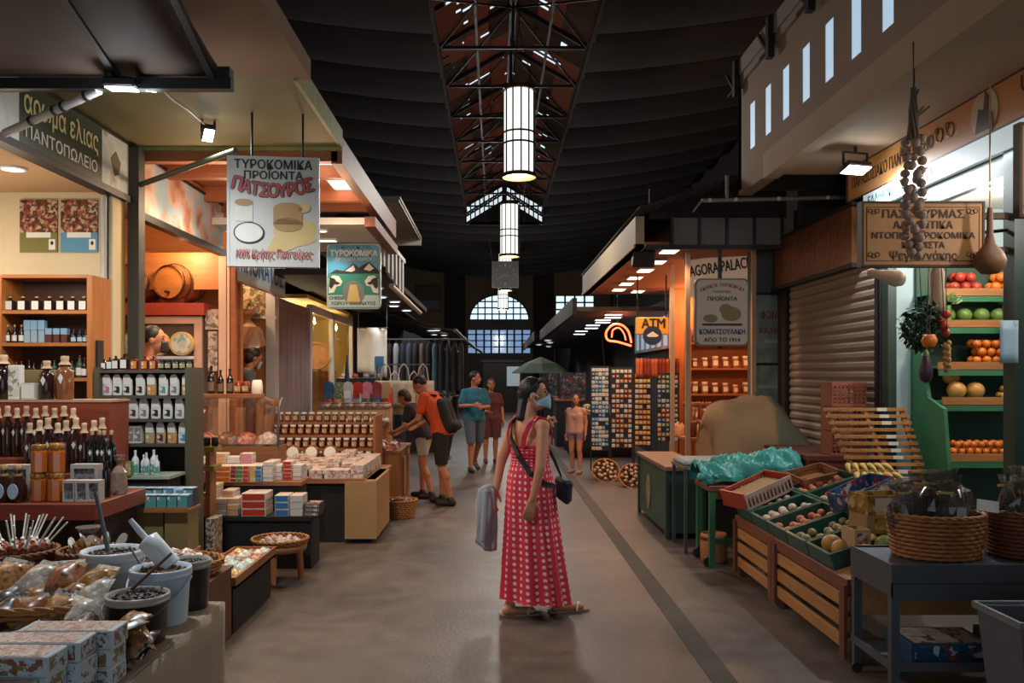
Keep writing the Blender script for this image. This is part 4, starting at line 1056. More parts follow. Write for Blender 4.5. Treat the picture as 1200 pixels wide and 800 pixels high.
# ---------------- pantry bookshelf
t = thing('bookshelf', 'orange-brown wooden shelf unit full of small bottles against the cream wall', 'shelf', (-3.27, 6.35, .34))
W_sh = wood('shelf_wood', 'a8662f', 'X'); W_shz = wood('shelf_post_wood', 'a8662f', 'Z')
for x in (-.335, .325): MB().bx(x - .02, x + .02, -.15, .15, 0, 2.07).build('side_panel', W_shz, t)
for z in (2.05, 1.79, 1.555, 1.3, 1.0, .7): MB().bx(-.315, .305, -.15, .15, z, z + .025).build('shelf', W_sh, t)
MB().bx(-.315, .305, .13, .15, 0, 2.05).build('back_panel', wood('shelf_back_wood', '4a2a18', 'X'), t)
MB().bx(.345, .36, -.1, .0, 1.35, 1.6).build('notice', M_black, t); MB().bx(.345, .36, -.12, -.05, .95, 1.2).build('notice', K_white, t)
SX = lambda px, Y=6.3: (px - 580) / 1000 * Y
r = Row(bottle('square_bottle', 'bottle', .105, .033, G_dark, K_cork, K_white, .3, square=True, lab_h=(.1, .85)), 'square bottles on the top shelf')
for i, px in enumerate((14, 29, 45, 60, 74, 87, 100)): r.put((SX(px), 6.28, 2.157), 'small square bottle with white label, %s from the left end on the top shelf' % ORD[i])
r = Row(bottle('slim_bottle', 'bottle', .13, .02, G_black, K_cork, K_white, .35), 'slim bottles on the second shelf')
for i, px in enumerate((11, 19, 27)): r.put((SX(px), 6.28, 1.922), 'slim dark bottle with white label, %s from the left on the second shelf' % ORD[i])
def tin(h, m1, m2):
    t = thing('gift_tin', 'x x x x', 'tin'); MB().bx(-.022, .022, -.022, .022, 0, h * .55, 0, .003).build('tin_body', m1, t); MB().bx(-.024, .024, -.024, .024, h * .55, h, 0, .003).build('lid', m2, t); return t
r = Row(tin(.165, mat('tin_pale', '8ea3ad', .4), mat('tin_blue', '7fa3b8', .4)), 'tins on the second shelf')
for i, px in enumerate((35, 43, 51.5)): r.put((SX(px), 6.28, 1.922), 'tall blue and white tin, %s of three on the second shelf' % ORD[i])
r = Row(tin(.105, mat('tin_red_dark', '5b2f28', .4), mat('tin_blue', '7fa3b8', .4)), 'tins on the second shelf')
for i, px in enumerate((60, 69, 78)): r.put((SX(px), 6.28, 1.922), 'short tin with pale blue top, %s of three on the second shelf' % ORD[i])
r = Row(bottle('short_bottle', 'bottle', .095, .02, G_black, G_black, mat('label_pale_blue', '9fb4c0', .6), .35), 'short bottles on the second shelf')
for i, px in enumerate((88, 95.5, 102)): r.put((SX(px), 6.28, 1.922), 'short dark bottle with pale label, %s of three at the second shelf end' % ORD[i])
r = Row(bottle('small_oil_bottle', 'bottle', .145, .024, G_dark, G_red, K_white, .32), 'bottles on the third shelf')
for i in range(13):
    px = 12 + i * 7.4
    gm = (G_red, G_red, G_red, G_dark, G_dark, G_black, G_black, G_green, G_black, G_dark, G_green, G_green, G_black)[i]
    r.put((SX(px), 6.28 + .02 * (i % 2), 1.667), 'small oil bottle on the third shelf, %s from its left end' % ORD[i], mats={'glass': gm}, sc=.75 + .04 * (i % 4) + .25 * (i > 10))
r.done()
r = Row(bottle('stubby_bottle', 'bottle', .12, .026, G_black, G_black, K_white, .3), 'bottles on the fourth shelf')
for i, px in enumerate((84, 92, 100)): r.put((SX(px), 6.28, 1.367), 'stubby black bottle low on the bookshelf, %s of three' % ORD[i])
# posters
for i, (x0, x1, hue) in enumerate(((23, 67, '6f6a2e'), (71, 114, '4e86a0'))):
    a, b = P(x0, 234, 6.5), P(x1, 295.5, 6.5)
    t = thing('wall_poster', ('food poster with an olive green lower band on the cream wall', 'food poster with a light blue lower band on the cream wall')[i], 'poster', ((a.x + b.x) / 2, 6.505, (a.z + b.z) / 2))
    w, h = (b.x - a.x) / 2, (a.z - b.z) / 2
    MB().bx(-w, w, -.004, .008, -h * .25, h).build('food_picture', prnt('food_print', ['5a2c20', '8d4a34', 'a87a58', '3a2a24', 'b5a08a', '7c2f22', '4d3a2a'], 30), t)
    MB().bx(-w, w, -.004, .008, -h, -h * .25).build('colour_band', mat('band_' + hue, hue, .5), t)
    MB().bx(-w * .65, w * .65, -.006, -.004, -h * .44, -h * .24).build('title_strip', K_white, t)
    MB().bx(w * .55, w * .9, -.006, -.004, -h * .9, -h * .5).build('badge', K_white, t); MB().ball((w * .72, -.006, -h * .65), (.012, .002, .016), 8, 5).build('badge_mark', M_txd, t)
# ---------------- red counter with the bottle stand
t = thing('display_counter', 'dark counter with a thick red-brown wooden top carrying the honey jars', 'counter', (-2.85, 5.25, 0))
MB().bx(-.6, .56, -.35, .35, .845, .945, 0, .006).build('top', K_redw, t)
MB().bx(-.55, .5, -.25, .33, 0, .845).build('body', mat('dark_counter_body', '2a1e1a', .8), t)
MB().bx(.1, .12, -.27, -.25, .1, .7).build('door_edge', K_redw, t)
t = thing('bottle_riser', 'red-brown stepped stand holding the rows of dark bottles', 'stand', (-2.85, 5.45, .945))
MB().bx(-.55, .42, -.2, -.02, 0, .13, 0, .004).build('front_step', K_redw, t); MB().bx(-.55, .42, -.02, .14, 0, .21, 0, .004).build('rear_step', K_redw, t)
t = thing('red_cabinet', 'red-brown wooden cabinet standing behind the dark bottle rows', 'cabinet', (-2.86, 5.76, .945))
MB().bx(-.5, .33, -.14, .14, 0, .56, 0, .005).build('body', K_redw, t); MB().bx(-.5, .335, -.145, .145, .56, .575).build('top', mat('pale_top', 'a8866a', .6), t); MB().bx(.1, .3, -.15, -.14, .06, .5).build('door', K_redw, t)
C_cloth = mat('cloth_cap_tan', 'b89878', .85, rnd=.2, bump=.3); C_tag = mat('tag_white', 'cfcac0', .6)
pb = bottle('dark_bottle', 'bottle', .33, .036, G_dark, C_cloth, None, .34, C_tag, cloth=True)
r = Row(pb, 'dark bottles on the counter stand')
for i in range(9): r.put((SX(36 + i * 10.6, 5.35), 5.34 + .01 * (i % 2), 1.077), 'dark cloth-capped bottle on the front step, %s from the left' % ORD[i], rz=RN.uniform(-.4, .4), sc=.93 + .05 * (i % 3))
for i in range(9): r.put((SX(-2 + i * 11, 5.52), 5.52, 1.157), 'dark cloth-capped bottle on the rear step, %s from the left' % ORD[i], rz=RN.uniform(-.4, .4), sc=.95 + .04 * (i % 2))
r = Row(bottle('raki_bottle', 'bottle', .26, .03, G_black, K_cork, None, .35, K_white), 'white-tagged bottles beside the dark rows')
for i in range(4): r.put((SX(104 + i * 7, 5.24), 5.285 + .02 * (i % 2), 1.078), 'black bottle with white neck tag at the stand end, %s of four' % ORD[i])
r = Row(bottle('liqueur_bottle', 'bottle', .26, .05, mat('liqueur_amber', '7a4526', .15, coat=.3), C_cloth, None, .3, K_white, cloth=True), 'big bottles on the red cabinet')
for i, (px, sc, gl) in enumerate(((4, 1.15, G_dark), (55, 1.0, G_dark), (76, 1.12, None))): r.put((SX(px, 5.72), 5.72, 1.52), ('dark liqueur bottle at the left end of the red cabinet top', 'dark liqueur bottle between the clear box and the amber one', 'amber liqueur bottle with ribboned cloth cap on the red cabinet')[i], sc=sc, mats={'glass': gl} if gl else None)
r.done() if not r.used else None
c1 = carton('gift_box', 'box', .21, .05, .2, K_cardo); c1.location = (SX(46, 5.85), 5.86, 1.52); lab(c1, 'plain olive cardboard box standing behind the liqueur bottles')
c2 = carton('gift_box', 'box', .08, .06, .23, K_white, prnt('logo_print', ['d6d2c8', 'cfcabc', '8f8a7c', 'd0cbb8'], 14), None); c2.location = (SX(19, 5.72), 5.72, 1.52); lab(c2, 'tall white gift carton with a gold logo beside the dark bottle')
c3 = carton('clear_box', 'box', .09, .06, .11, mat('milky_plastic', 'bdb9a8', .3), K_white); c3.location = (SX(37, 5.72), 5.7, 1.52); lab(c3, 'small milky plastic box in front of the olive cardboard box')
r = Row(jar('honey_jar', 'honey jar', .165, .046, G_honey, mat('gold_lid', 'a8763a', .35, .6), None, 8), 'honey jars on the counter')
for i, (x, y, z) in enumerate(((-2.665, 4.98, .947), (-2.565, 4.99, .947), (-2.615, 5.09, .947), (-2.66, 4.98, 1.113), (-2.565, 5.0, 1.113), (-2.615, 5.09, 1.113))):
    r.put((x, y, z), 'amber honey jar, %s, in the stack on the red counter' % ('front left below', 'front right below', 'rear below', 'front left above', 'front right above', 'rear above')[i])
def belly(name, cat):
    t = thing(name, 'x x x x', cat)
    MB().lathe([(.04, 0), (.052, .02), (.05, .09), (.03, .14), (.018, .16), (.018, .19)], 14).build('glass', G_dark, t)
    MB().lathe([(.02, .185), (.022, .19), (.022, .21), (.018, .215)], 10).build('cap', K_cork, t)
    MB().lathe([(.026, .15), (.028, .165)], 10, cap=False).build('cord', K_kraft, t)
    disc(MB(), 0, .065, .03, .045, -.048, .006, 16).build('paper_label', K_pale, t)
    return t
r = Row(belly('oval_label_bottle', 'bottle'), 'bottles with oval labels')
for i, px in enumerate((4, 20.5)): r.put((SX(px, 4.97), 4.97, .947), ('round dark bottle with pale oval label, cut by the picture edge', 'round dark bottle with pale oval label beside the honey jars')[i])
def gift_crate(w, h):
    t = thing('gift_crate', 'x x x x', 'crate'); d = .07
    m = MB().bx(-w / 2, w / 2, -d / 2, d / 2, 0, .02).bx(-w / 2, w / 2, -d / 2, d / 2, h - .025, h).bx(-w / 2, -w / 2 + .02, -d / 2, d / 2, .02, h - .025).bx(w / 2 - .02, w / 2, -d / 2, d / 2, .02, h - .025)
    m.build('frame', mat('whitewashed_wood', 'a9a098', .7, var=.25, sc=30), t)
    MB().bx(-w / 2 + .02, w / 2 - .02, -d / 2 + .01, d / 2, .02, h - .025).build('picture', prnt('bw_photo', ['2c2c2e', '5a5c60', '8a8c8e', '3a3c40', 'a0a2a4'], 12, 'noise', rnd=1), t)
    return t
g = gift_crate(.165, .2); r = Row(g, 'whitewashed gift crates')
for x, y, l in ((SX(22, 5.12), 5.12, 'whitewashed gift crate behind the oval-label bottles'), (SX(98, 5.12), 5.16, 'whitewashed gift crate with a blue side behind the small crates')):
    r.put((x, y, .947), l)
for i, px in enumerate((83, 98, 112)):
    r.put((SX(px, 4.98), 4.985, .947), 'small whitewashed gift crate at the counter front, %s of three' % ORD[i], sc=(.42, 1, .62))
b1 = bottle('pump_bottle', 'bottle', .22, .024, G_black, G_black, None, .2); b1.location = (SX(122, 5.12), 5.15, .947); lab(b1, 'plain black bottle at the end of the red counter')
def wrap(name, cat, h, r, m_):
    t = thing(name, 'x x x x', cat); m = MB(); n = 12; rings = []
    rn = random.Random(4)
    for z, q in ((0, .9), (.1, 1), (.55, .95), (.72, .4), (.78, .28), (.88, .6), (1, .75)):
        rings.append([(q * r * (1 + rn.uniform(-.18, .18)) * math.cos(k * 2 * PI / n), q * r * (1 + rn.uniform(-.18, .18)) * math.sin(k * 2 * PI / n), z * h) for k in range(n)])
    m.loft(rings, sm=False).build('cellophane', m_, t); MB().lathe([(r * .32, h * .74), (r * .34, h * .78)], 10, cap=False).build('ribbon', K_kraft, t)
    return t
w = wrap('wrapped_gift', 'gift', .24, .05, mat('cellophane_brown', '8a7262', .15, coat=.5, var=.5, sc=30)); w.location = (SX(131, 5.2), 5.3, .947); lab(w, 'cellophane-wrapped gift with a ribbon beside the black bottle')
# ---------------- black bag rack
t = thing('bag_rack', 'black shelf rack filled with white-topped herb bags', 'rack', (-2.57, 6.32, 0))
M_rk = mat('rack_grey', '4a463e', .5)
for z in (1.7, 1.515, 1.345, 1.165): MB().bx(-.295, .325, -.14, .14, z, z + .02).build('shelf', M_rk, t)
MB().bx(-.295, .325, .12, .14, .06, 1.7).build('back_panel', mat('rack_back', '3a3228', .7), t)
for x in (-.315, .345): MB().bx(x - .02, x + .02, -.14, .14, 0, 1.74).build('side_panel', mat('rack_olive', '4f4a36', .6), t)
MB().bx(-.295, .325, -.14, .14, 0, .05).build('base', M_rk, t)
HC = {k: prnt('card_' + k, [v, v, 'cfc9bd', v], 22) for k, v in dict(pink='b56a86', black='2a2a2c', brown='4d3226', orange='c98334', teal='4f8f86', grey='7d7a74', maroon='6a2430', blue='2f86b5', beige='a89468').items()}
hb = packet('herb_bag', 'bag', .068, .155, .035, K_white, K_white, HC['black'])
r = Row(hb, 'herb bags on the black rack')
for z, row, pxs, cols in ((1.537, 'top', (126, 138, 150, 165, 178, 192, 205, 219), 'pink black black brown orange teal grey orange'.split()),
                          (1.367, 'middle', (138, 147, 157, 169, 183, 197, 211), 'beige beige brown grey black black grey'.split()),
                          (1.187, 'bottom', (176, 189, 202, 215), 'beige maroon orange blue'.split())):
    for i, px in enumerate(pxs):
        r.put((SX(px, 6.24), 6.24, z), 'bag with %s print, %s from the left on the rack %s shelf' % (cols[i], ORD[i], row), rz=RN.uniform(-.12, .12), mats={'paper_label': HC[cols[i]], 'bag': (K_white, K_kraft)[cols[i] in ('orange', 'beige', 'maroon')]})
r.done()
r = Row(carton('small_carton', 'box', .055, .05, .13, K_white, HC['grey']), 'white cartons on the black rack')
for i, px in enumerate((136, 145, 154, 163)): r.put((SX(px, 6.24), 6.24, 1.187), 'small white carton on the rack bottom shelf, %s from the left' % ORD[i])
pr1 = Row(bottle('syrup_bottle', 'bottle', .105, .026, G_red, G_black, K_white, .25, square=True, lab_h=(.15, .7)), 'bottles on top of the black rack')
for i, px in enumerate((122, 129, 136, 146, 158, 170, 180)):
    pr1.put((SX(px, 6.26), 6.26, 1.722), 'small syrup bottle on top of the rack, %s from the left' % ORD[i], mats={'paper_label': K_white if i < 4 else HC['orange'], 'glass': G_dark if i < 4 else G_red}, sc=.75 + .12 * min(i, 3) if i < 4 else .95)
pr1.done()
r = Row(jar('spread_jar', 'jar', .075, .026, G_black, mat('black_lid', '1d1b1a', .4), HC['beige']), 'jars on top of the black rack')
for i, px in enumerate((190, 198, 207, 215, 223)): r.put((SX(px, 6.26), 6.26, 1.722), 'small dark jar on top of the rack, %s of five' % ORD[i])
# ---------------- toiletries and soaps on the black steps
t = thing('display_step', 'black two-level display step holding white toiletry bottles', 'stand', (-2.5, 6.0, 0))
MB().bx(-.22, .24, -.13, .13, 0, .97).build('body', K_blackw, t); MB().bx(-.24, .27, -.15, .15, .97, .99).build('top', mat('pale_green_board', '8f9a86', .5), t)
MB().bx(-.2, .1, .05, .13, .99, 1.07).build('rear_step', K_blackw, t)
r = Row(bottle('lotion_bottle', 'bottle', .17, .024, mat('white_plastic', 'c9ccc6', .4), mat('white_plastic', 'c9ccc6', .4), HC['teal'], .3), 'white toiletry bottles')
for i, px in enumerate((138, 146, 160, 167, 173, 179, 185)):
    r.put((SX(px, 5.93), 5.91 + .04 * (i % 2), .992), 'white toiletry bottle on the black display step, %s from the left' % ORD[i], sc=.8 + .1 * (i % 3))
c = carton('soap_block', 'soap', .11, .06, .1, mat('soap_green', '5f7a3a', .5), HC['beige']); c.location = (SX(152, 5.9), 5.865, .99); c.scale = (.6, .8, 1); lab(c, 'green block of soaps in front of the white toiletry bottles')
t = table('low_table', 'low dark table under the brown cardboard boxes', 'table', -2.62, -2.01, 5.61, 5.84, .52, .03, K_wood, K_blackw); draped(t, -2.62, -2.02, 5.62, 5.84, .5, K_blackw, 'F')
def cbox(name, label, sx, sy, sz, loc, m_, rz=0, flaps=True, group=None):
    t = thing(name, label, 'box', loc, rz, group); a, b, h = sx / 2, sy / 2, .006
    MB().bx(-a, a, -b, -b + h, 0, sz).bx(-a, a, b - h, b, 0, sz).bx(-a, -a + h, -b + h, b - h, 0, sz).bx(a - h, a, -b + h, b - h, 0, sz).bx(-a + h, a - h, -b + h, b - h, 0, h).build('box_body', m_, t)
    if flaps:
        MB().bx(0, sx * .45, -b + h, b - h, 0, .004, M=TR((a, 0, sz), 0, -.5)).build('flap', m_, t)
        MB().bx(-a + h, a - h, 0, sy * .4, 0, .004, M=TR((0, b, sz), .6)).build('flap', m_, t)
    MB().bx(-a + .02, a - .02, -b + .02, b - .02, sz * .72, sz * .9).build('filling', prnt('box_filling', ['b59a7c', 'c9b7a0', '9a5a4a', 'd0c4b0'], 30), t)
    return t
cbox('cardboard_box', 'open brown cardboard box on the low table, nearest the white buckets', .34, .2, .26, (-2.36, 5.73, .522), K_cardo, flaps=False)
cbox('cardboard_box', 'taller olive cardboard box beside the open one on the low table', .15, .21, .26, (-2.1, 5.725, .522), K_cardo, flaps=False)
c = carton('checked_box', 'box', .06, .2, .29, prnt('check_print', ['3a3a3a', 'a08a78', '55504a', 'b09a84'], 40)); c.location = (-2.09, 6.35, .34); lab(c, 'narrow checked carton standing at the end of the low table')
t = thing('wooden_pedestal', 'short wooden pedestal under the checked carton', 'stand', (-2.09, 6.35, 0)); MB().bx(-.06, .06, -.12, .12, .3, .34).build('top', K_wood, t); MB().bx(-.05, .05, -.1, .1, 0, .3).build('body', K_blackw, t)
# soap trays behind the boxes
t = thing('display_board', 'wooden board with dark soap packs lying over the cardboard boxes', 'board', (-2.26, 5.72, .783)); MB().bx(-.25, .25, -.13, .12, 0, .02).build('board', K_wood, t); MB().bx(-.25, .25, -.135, -.125, 0, .035).build('front_lip', K_wood, t)
r = Row(carton('soap_pack', 'soap', .066, .1, .09, mat('pack_dark', '23303a', .5, rnd=.4), HC['teal'], K_pale), 'dark soap packs')
for i in range(14): r.put((-2.46 + (i % 7) * .068, 5.65 + .11 * (i // 7), .804), 'soap pack on the board over the cardboard boxes, %s in the %s row' % (ORD[i % 7], ('front', 'rear')[i // 7]), sc=(1, 1, 1 + .35 * (i // 7)), mats={'carton': (mat('pack_dark', ''), K_blue, K_pale, mat('pack_dark', ''), G_dark)[i % 5]})
r.done()
# ---------------- candy stall: two tiers of coloured boxes
t = thing('candy_stall', 'black-skirted two-tier stall of coloured candy boxes', 'stall', (-2.1, 7.75, 0))
MB().bx(-.5, .52, -.35, .05, .42, .455).build('lower_top', K_blackw, t); MB().bx(-.72, .34, .0, .4, .68, .715).build('upper_top', K_wood, t); MB().bx(-.72, .3, .02, .4, .0, .68).build('upper_body', K_blackw, t); MB().bx(-.48, .5, -.32, .03, 0, .42).build('lower_body', K_blackw, t)
CB = {k: mat('candy_' + k, v, .45, var=.06) for k, v in dict(red='b8331f', coral='c9472a', pink='cf7f92', orange='cf6a1f', yellow='c9a04a', green='4a7a42', blue='2a6fa8', white='cfc6bd', maroon='8a2a2a', peach='d09a6a').items()}
lt = prnt('candy_top', ['cfc6bd', 'c9bdb2', 'b59a8c', 'd4ccc2'], 16)
def cb(key, sx, sy, sz): return carton('candy_box', 'candy box', sx, sy, sz, CB['white'], CB[key], lt)
proto = {}
def stack(key, x, y, z, n, sx, sy, sz, where, rz=0):
    k = (key, sx, sy, sz)
    if k not in proto: proto[k] = Row(cb(*k), 'candy boxes on the two-tier stall')
    for i in range(n): proto[k].put((x + RN.uniform(-.003, .003), y + RN.uniform(-.004, .004), z + i * (sz + .0015)), '%s candy box, %s from the bottom, %s' % (key, ORD[i], where), rz + RN.uniform(-.02, .02))
x = -2.79
for key, w, n, where in (('coral', .135, 3, 'coral stack, upper tier end'), ('pink', .13, 3, 'pink stack on the upper tier'), ('orange', .135, 3, 'orange stack on the upper tier')):
    stack(key, x + w / 2, 7.86, .717, n, w - .004, .3, .048, where); x += w
for i, key in enumerate(('maroon', 'green', 'red', 'yellow', 'blue')):
    stack(key, x + .028, 7.86, .717, 4, .052, .3, .036, 'narrow %s column on the upper tier' % key); x += .056
stack('white', x + .05, 7.88, .717, 5, .09, .28, .035, 'white column ending the upper tier')
x = -2.55
for key, w, n, where in (('orange', .11, 4, 'orange stack on the lower tier'), ('white', .1, 3, 'first white stack on the lower tier'), ('peach', .1, 3, 'peach stack on the lower tier'), ):
    stack(key, x + w / 2, 7.56, .457, n, w - .004, .24, .05, where); x += w
stack('red', -2.1, 7.54, .457, 3, .21, .26, .066, 'big red stack on the lower tier')
stack('blue', -1.855, 7.52, .457, 3, .12, .2, .06, 'bright blue stack on the lower tier')
stack('white', -1.73, 7.52, .457, 3, .11, .2, .06, 'white stack beside the blue on the lower tier')
for i, (x, w_, n) in enumerate(((-2.7, .13, 2), (-2.55, .13, 3), (-2.42, .12, 2), (-2.3, .11, 3))): stack(('white', 'peach', 'white', 'pink')[i], x, 7.95, .717 + (.152 if i else .148), n, w_, .13, .03, 'small %s stack over the upper boxes' % ('first', 'second', 'third', 'fourth')[i])
for i in range(3): stack(('white', 'red', 'white')[i], -2.0 + i * .09, 7.95, .717, 4 + i % 2, .08, .2, .034, '%s column at the upper tier aisle end' % ('inner', 'middle', 'outer')[i])
stack('peach', -2.2 - .145, 7.6, .457 + .153, 2, .1, .2, .03, 'pair over the lower peach stack'); stack('yellow', -2.49, 7.58, .457 + .208, 2, .1, .2, .03, 'pair over the lower orange stack')
bk = Row(carton('picture_book', 'box', .13, .2, .035, M_black, HC['grey'], HC['maroon']), 'dark boxes on the lower tier')
for i in range(3): bk.put((-1.59 if i else -1.6, 7.53, .457 + i * .037), 'flat dark box at the lower tier right end, %s from the bottom' % ORD[i])
# ---------------- wooden trays, baskets and the little stool along the aisle
t = thing('candy_tray', 'shallow wooden tray of small bright candy bags on a dark stand', 'tray', (-1.84, 5.99, 0))
MB().bx(-.16, .16, -.46, .56, .3, .315).build('tray_bottom', K_woody, t)
for s in (-1, 1): MB().bx(s * .16, s * .145, -.46, .56, .3, .37).build('tray_side', K_woody, t); MB().bx(-.145, .145, .56 if s > 0 else -.46, .545 if s > 0 else -.445, .3, .37).build('tray_end', K_woody, t)
MB().bx(-.13, .13, -.42, .52, 0, .3).build('stand', K_blackw, t)
PK = [prnt('sweet_%d' % i, c, 30, 'noise', .25) for i, c in enumerate((['b8c4c0', '8fa8a0', 'd8dcd4'], ['c9a44a', 'a87a2a', 'd8c890'], ['b5583a', '8a3424', 'd0a890'], ['d4c8bc', 'b09a8c', '8a6a5a'], ['7a4a2c', '5a3018', 'a87c58'], ['4a2a20', '2e1a14', '6e4a3a'], ['6e7a42', '4a5a2c', '9aa070']))]
pp = pouch('candy_bag', 'candy bag', .1, .13, .05, PK[0], K_white); r = Row(pp, 'small candy bags in the wooden tray')
for j in range(8):
    for i in range(3):
        r.put((-1.93 + i * .09 + RN.uniform(-.008, .008), 5.6 + j * .118, .32 + RN.uniform(0, .03)), 'small candy bag in the wooden tray, row %s, %s from the wall' % (ORD[j], ORD[i]), RN.uniform(-.12, .12), {'bag': PK[(0, 0, 0, 1, 3, 0, 2, 2)[(i * 3 + j * 5) % 8]]})
r.done()
t = thing('brown_box_stand', 'reddish-brown box stand under the basket of wrapped sweets', 'stand', (-1.98, 5.26, 0)); MB().bx(-.28, .28, -.23, .25, 0, .44, 0, .005).build('body', wood('brown_box_wood', '5e3222', 'Z'), t); MB().bx(-.29, .29, -.24, .26, .44, .455).build('top', wood('brown_box_wood', '5e3222', 'Z'), t)
basket('wicker_basket', 'oval wicker basket of wrapped sweets on the reddish-brown box stand', .19, .235, .08, K_wick, (-1.96, 5.28, .456), 1.15)
r = Row(pp2 := pouch('sweet_bag', 'candy bag', .09, .11, .045, PK[3], K_white), 'wrapped sweets heaped in the wicker basket')
for i in range(18):
    a = i * 2.4; q = .05 + .15 * (i / 18)
    r.put((-1.96 + q * math.cos(a), 5.28 + q * .85 * math.sin(a), .475 + .085 * (1 - i / 20) + .02), 'small bag in the heap of wrapped sweets in the aisle-side wicker basket', rz=a, mats={'bag': PK[(3, 3, 4, 3, 2)[i % 5]]}, rot=(RN.uniform(-.2, .2), RN.uniform(-.2, .2), a), sc=.72)
r.done()
# stool
t = thing('wooden_stool', 'low three-legged wooden stool with a round tray top', 'stool', (-1.76, 7.0, 0))
MB().lathe([(.2, .25), (.215, .27), (.215, .3), (.19, .305)], 24).build('seat', K_wood, t)
for a in (.4, 2.5, 4.6): MB().tube((.15 * math.cos(a), .15 * math.sin(a), .26), (.17 * math.cos(a), .17 * math.sin(a), 0), .03, .026).build('leg', wood('stool_leg_wood', '9a6036', 'Z'), t)
basket('tray_basket', 'flat round basket of tiny sweets on the low wooden stool', .2, .225, .035, K_wick, (-1.76, 7.0, .307))
r = Row(pouch('tiny_sweet', 'sweet', .05, .05, .03, PK[3]), 'tiny sweets on the stool basket')
for i in range(16): a = i * 2.4; q = .165 * math.sqrt((i + .5) / 16); r.put((-1.76 + q * math.cos(a), 7.0 + q * math.sin(a), .325), 'tiny wrapped sweet in the flat basket on the low stool', rz=a)
# ---------------- burlap table at the near left
BURL = mat('burlap', '9a8771', .95, var=.2, sc=60, bump=.5, bsc=160)
TZ = .575
t = table('display_table', 'near display table skirted in grey-brown burlap', 'table', -3.3, -1.33, 2.2, 4.17, TZ, .03, BURL, K_wood); draped(t, -3.3, -1.33, 2.2, 4.17, TZ, BURL, 'RB', 40, .01)
t = thing('rear_bench', 'dark wooden bench behind the burlap table, under the lollipop baskets', 'bench', (-2.75, 4.5, 0)); MB().bx(-.65, .62, -.28, .3, .62, .66).build('top', K_redw, t)
for sx in (-.6, .57):
    for sy in (-.24, .26): MB().bx(sx - .03, sx + .03, sy - .03, sy + .03, 0, .62).build('leg', K_redw, t)
WB = mat('bucket_white', 'c8ccce', .35, var=.04); WB2 = mat('bucket_blue_white', 'b9c6d2', .35, var=.04); FB = mat('olive_heap_black', '241c18', .35, bump=1, bsc=40, var=.4)
def bucket(label, loc, r, h, m_, fill, group='plastic buckets on the burlap table', rim=None, rz=0, handle=1):
    t = thing('plastic_bucket', label, 'bucket', loc, rz, group)
    MB().lathe([(r * .86, 0), (r * .88, .01), (r * .97, h * .82), (r, h * .84)], 28, cap=False).lathe([(.001, 0), (r * .86, .001)], 28, cap=False).build('bucket_body', m_, t)
    MB().lathe([(r, h * .84), (r * 1.04, h * .86), (r * 1.04, h * .9), (r * 1.01, h * .91), (r * 1.03, h * .93), (r * 1.03, h * .98), (r, h), (r * .95, h), (r * .92, h * .84)], 28, cap=False).build('rim', rim or m_, t)
    m = MB(); rn = random.Random(int(r * 1e4))
    m.sheet(lambda u, v: (r * .93 * v * math.cos(2 * PI * u), r * .93 * v * math.sin(2 * PI * u), h * (.97 - .07 * v * v)), 28, 5)
    for k in range(60): a, q = rn.uniform(0, 6.3), r * .85 * math.sqrt(rn.random()); m.ball((q * math.cos(a), q * math.sin(a), h * (.97 - .07 * (q / r) ** 2)), r * .07, 6, 4)
    lab(m.build('filling', fill, t), None, None, None, None)
    if handle:
        m = MB().path([(r * 1.06 * math.cos(a), r * 1.06 * math.sin(a) - .02 * math.sin(-a), h * .84 - (.11 if handle == 1 else .06) * math.sin(-a)) for a in [-PI * k / 12 for k in range(13)]], .006 if handle == 1 else .003, 6); m.build('handle', m_ if handle == 1 else GREYM, t)
    return t
M_rim = mat('clear_rim', 'a09c94', .25)
bucket('white plastic bucket of dark olives, rear one with a hanging handle', (-1.79, 4.0, TZ + .002), .14, .29, WB, FB)
bucket('pale blue-white bucket of brown nuts with a white scoop', (-1.5, 3.83, TZ + .002), .13, .245, WB2, mat('nut_heap', '6e4a2c', .7, bump=1, bsc=60, var=.5, sc=50))
bucket('clear-rimmed bucket full of black olives, nearest to the camera', (-1.485, 3.545, TZ + .002), .125, .2, mat('dark_full_bucket', '2d2623', .3), FB, rim=M_rim, handle=2)
bucket('dark bucket with a clear rim behind the nut bucket', (-1.455, 4.07, TZ + .002), .095, .23, mat('dark_full_bucket', '2d2623', .3), FB, rim=M_rim, handle=0)
def tool(name, label, cat, a, b, r, m_, head=None, hm=None):
    t = thing(name, label, cat, a); d = Vector(b) - Vector(a)
    MB().path([(0, 0, 0), d * .5, d], [r, r * .9, r * .8], 8).build('shaft', m_, t)
    if head: MB().ball((0, 0, 0), head, 10, 7).build('head', hm or m_, t)
    return t
tool('ladle', 'long dark ladle standing in the rear white bucket', 'ladle', P(128, 650, 4.0), P(112, 577, 4.05), .012, GREYM, (.03, .03, .02))
tool('stirring_stick', 'dark wooden stick across the nut and black olive buckets', 'stick', P(152, 692, 3.58), P(201, 648, 3.72), .008, wood('dark_stick', '4a2c20', 'X'), (.012, .02, .006))
tool('spoon', 'thin dark spoon in the nut bucket', 'spoon', P(169, 668, 3.88), P(152, 640, 3.95), .006, GREYM, (.02, .02, .008))
t = thing('plastic_scoop', 'white plastic scoop stuck in the nut bucket', 'scoop', P(194, 655, 3.86), 0, None, (0, -.75, 0))
MB().lathe([(.045, -.04), (.048, .06), (.05, .12), (.02, .13)], 16).build('bowl', WB, t); MB().path([(0, 0, .12), (0, 0, .17), (.005, 0, .24)], [.014, .016, .012], 8).build('handle', WB, t)
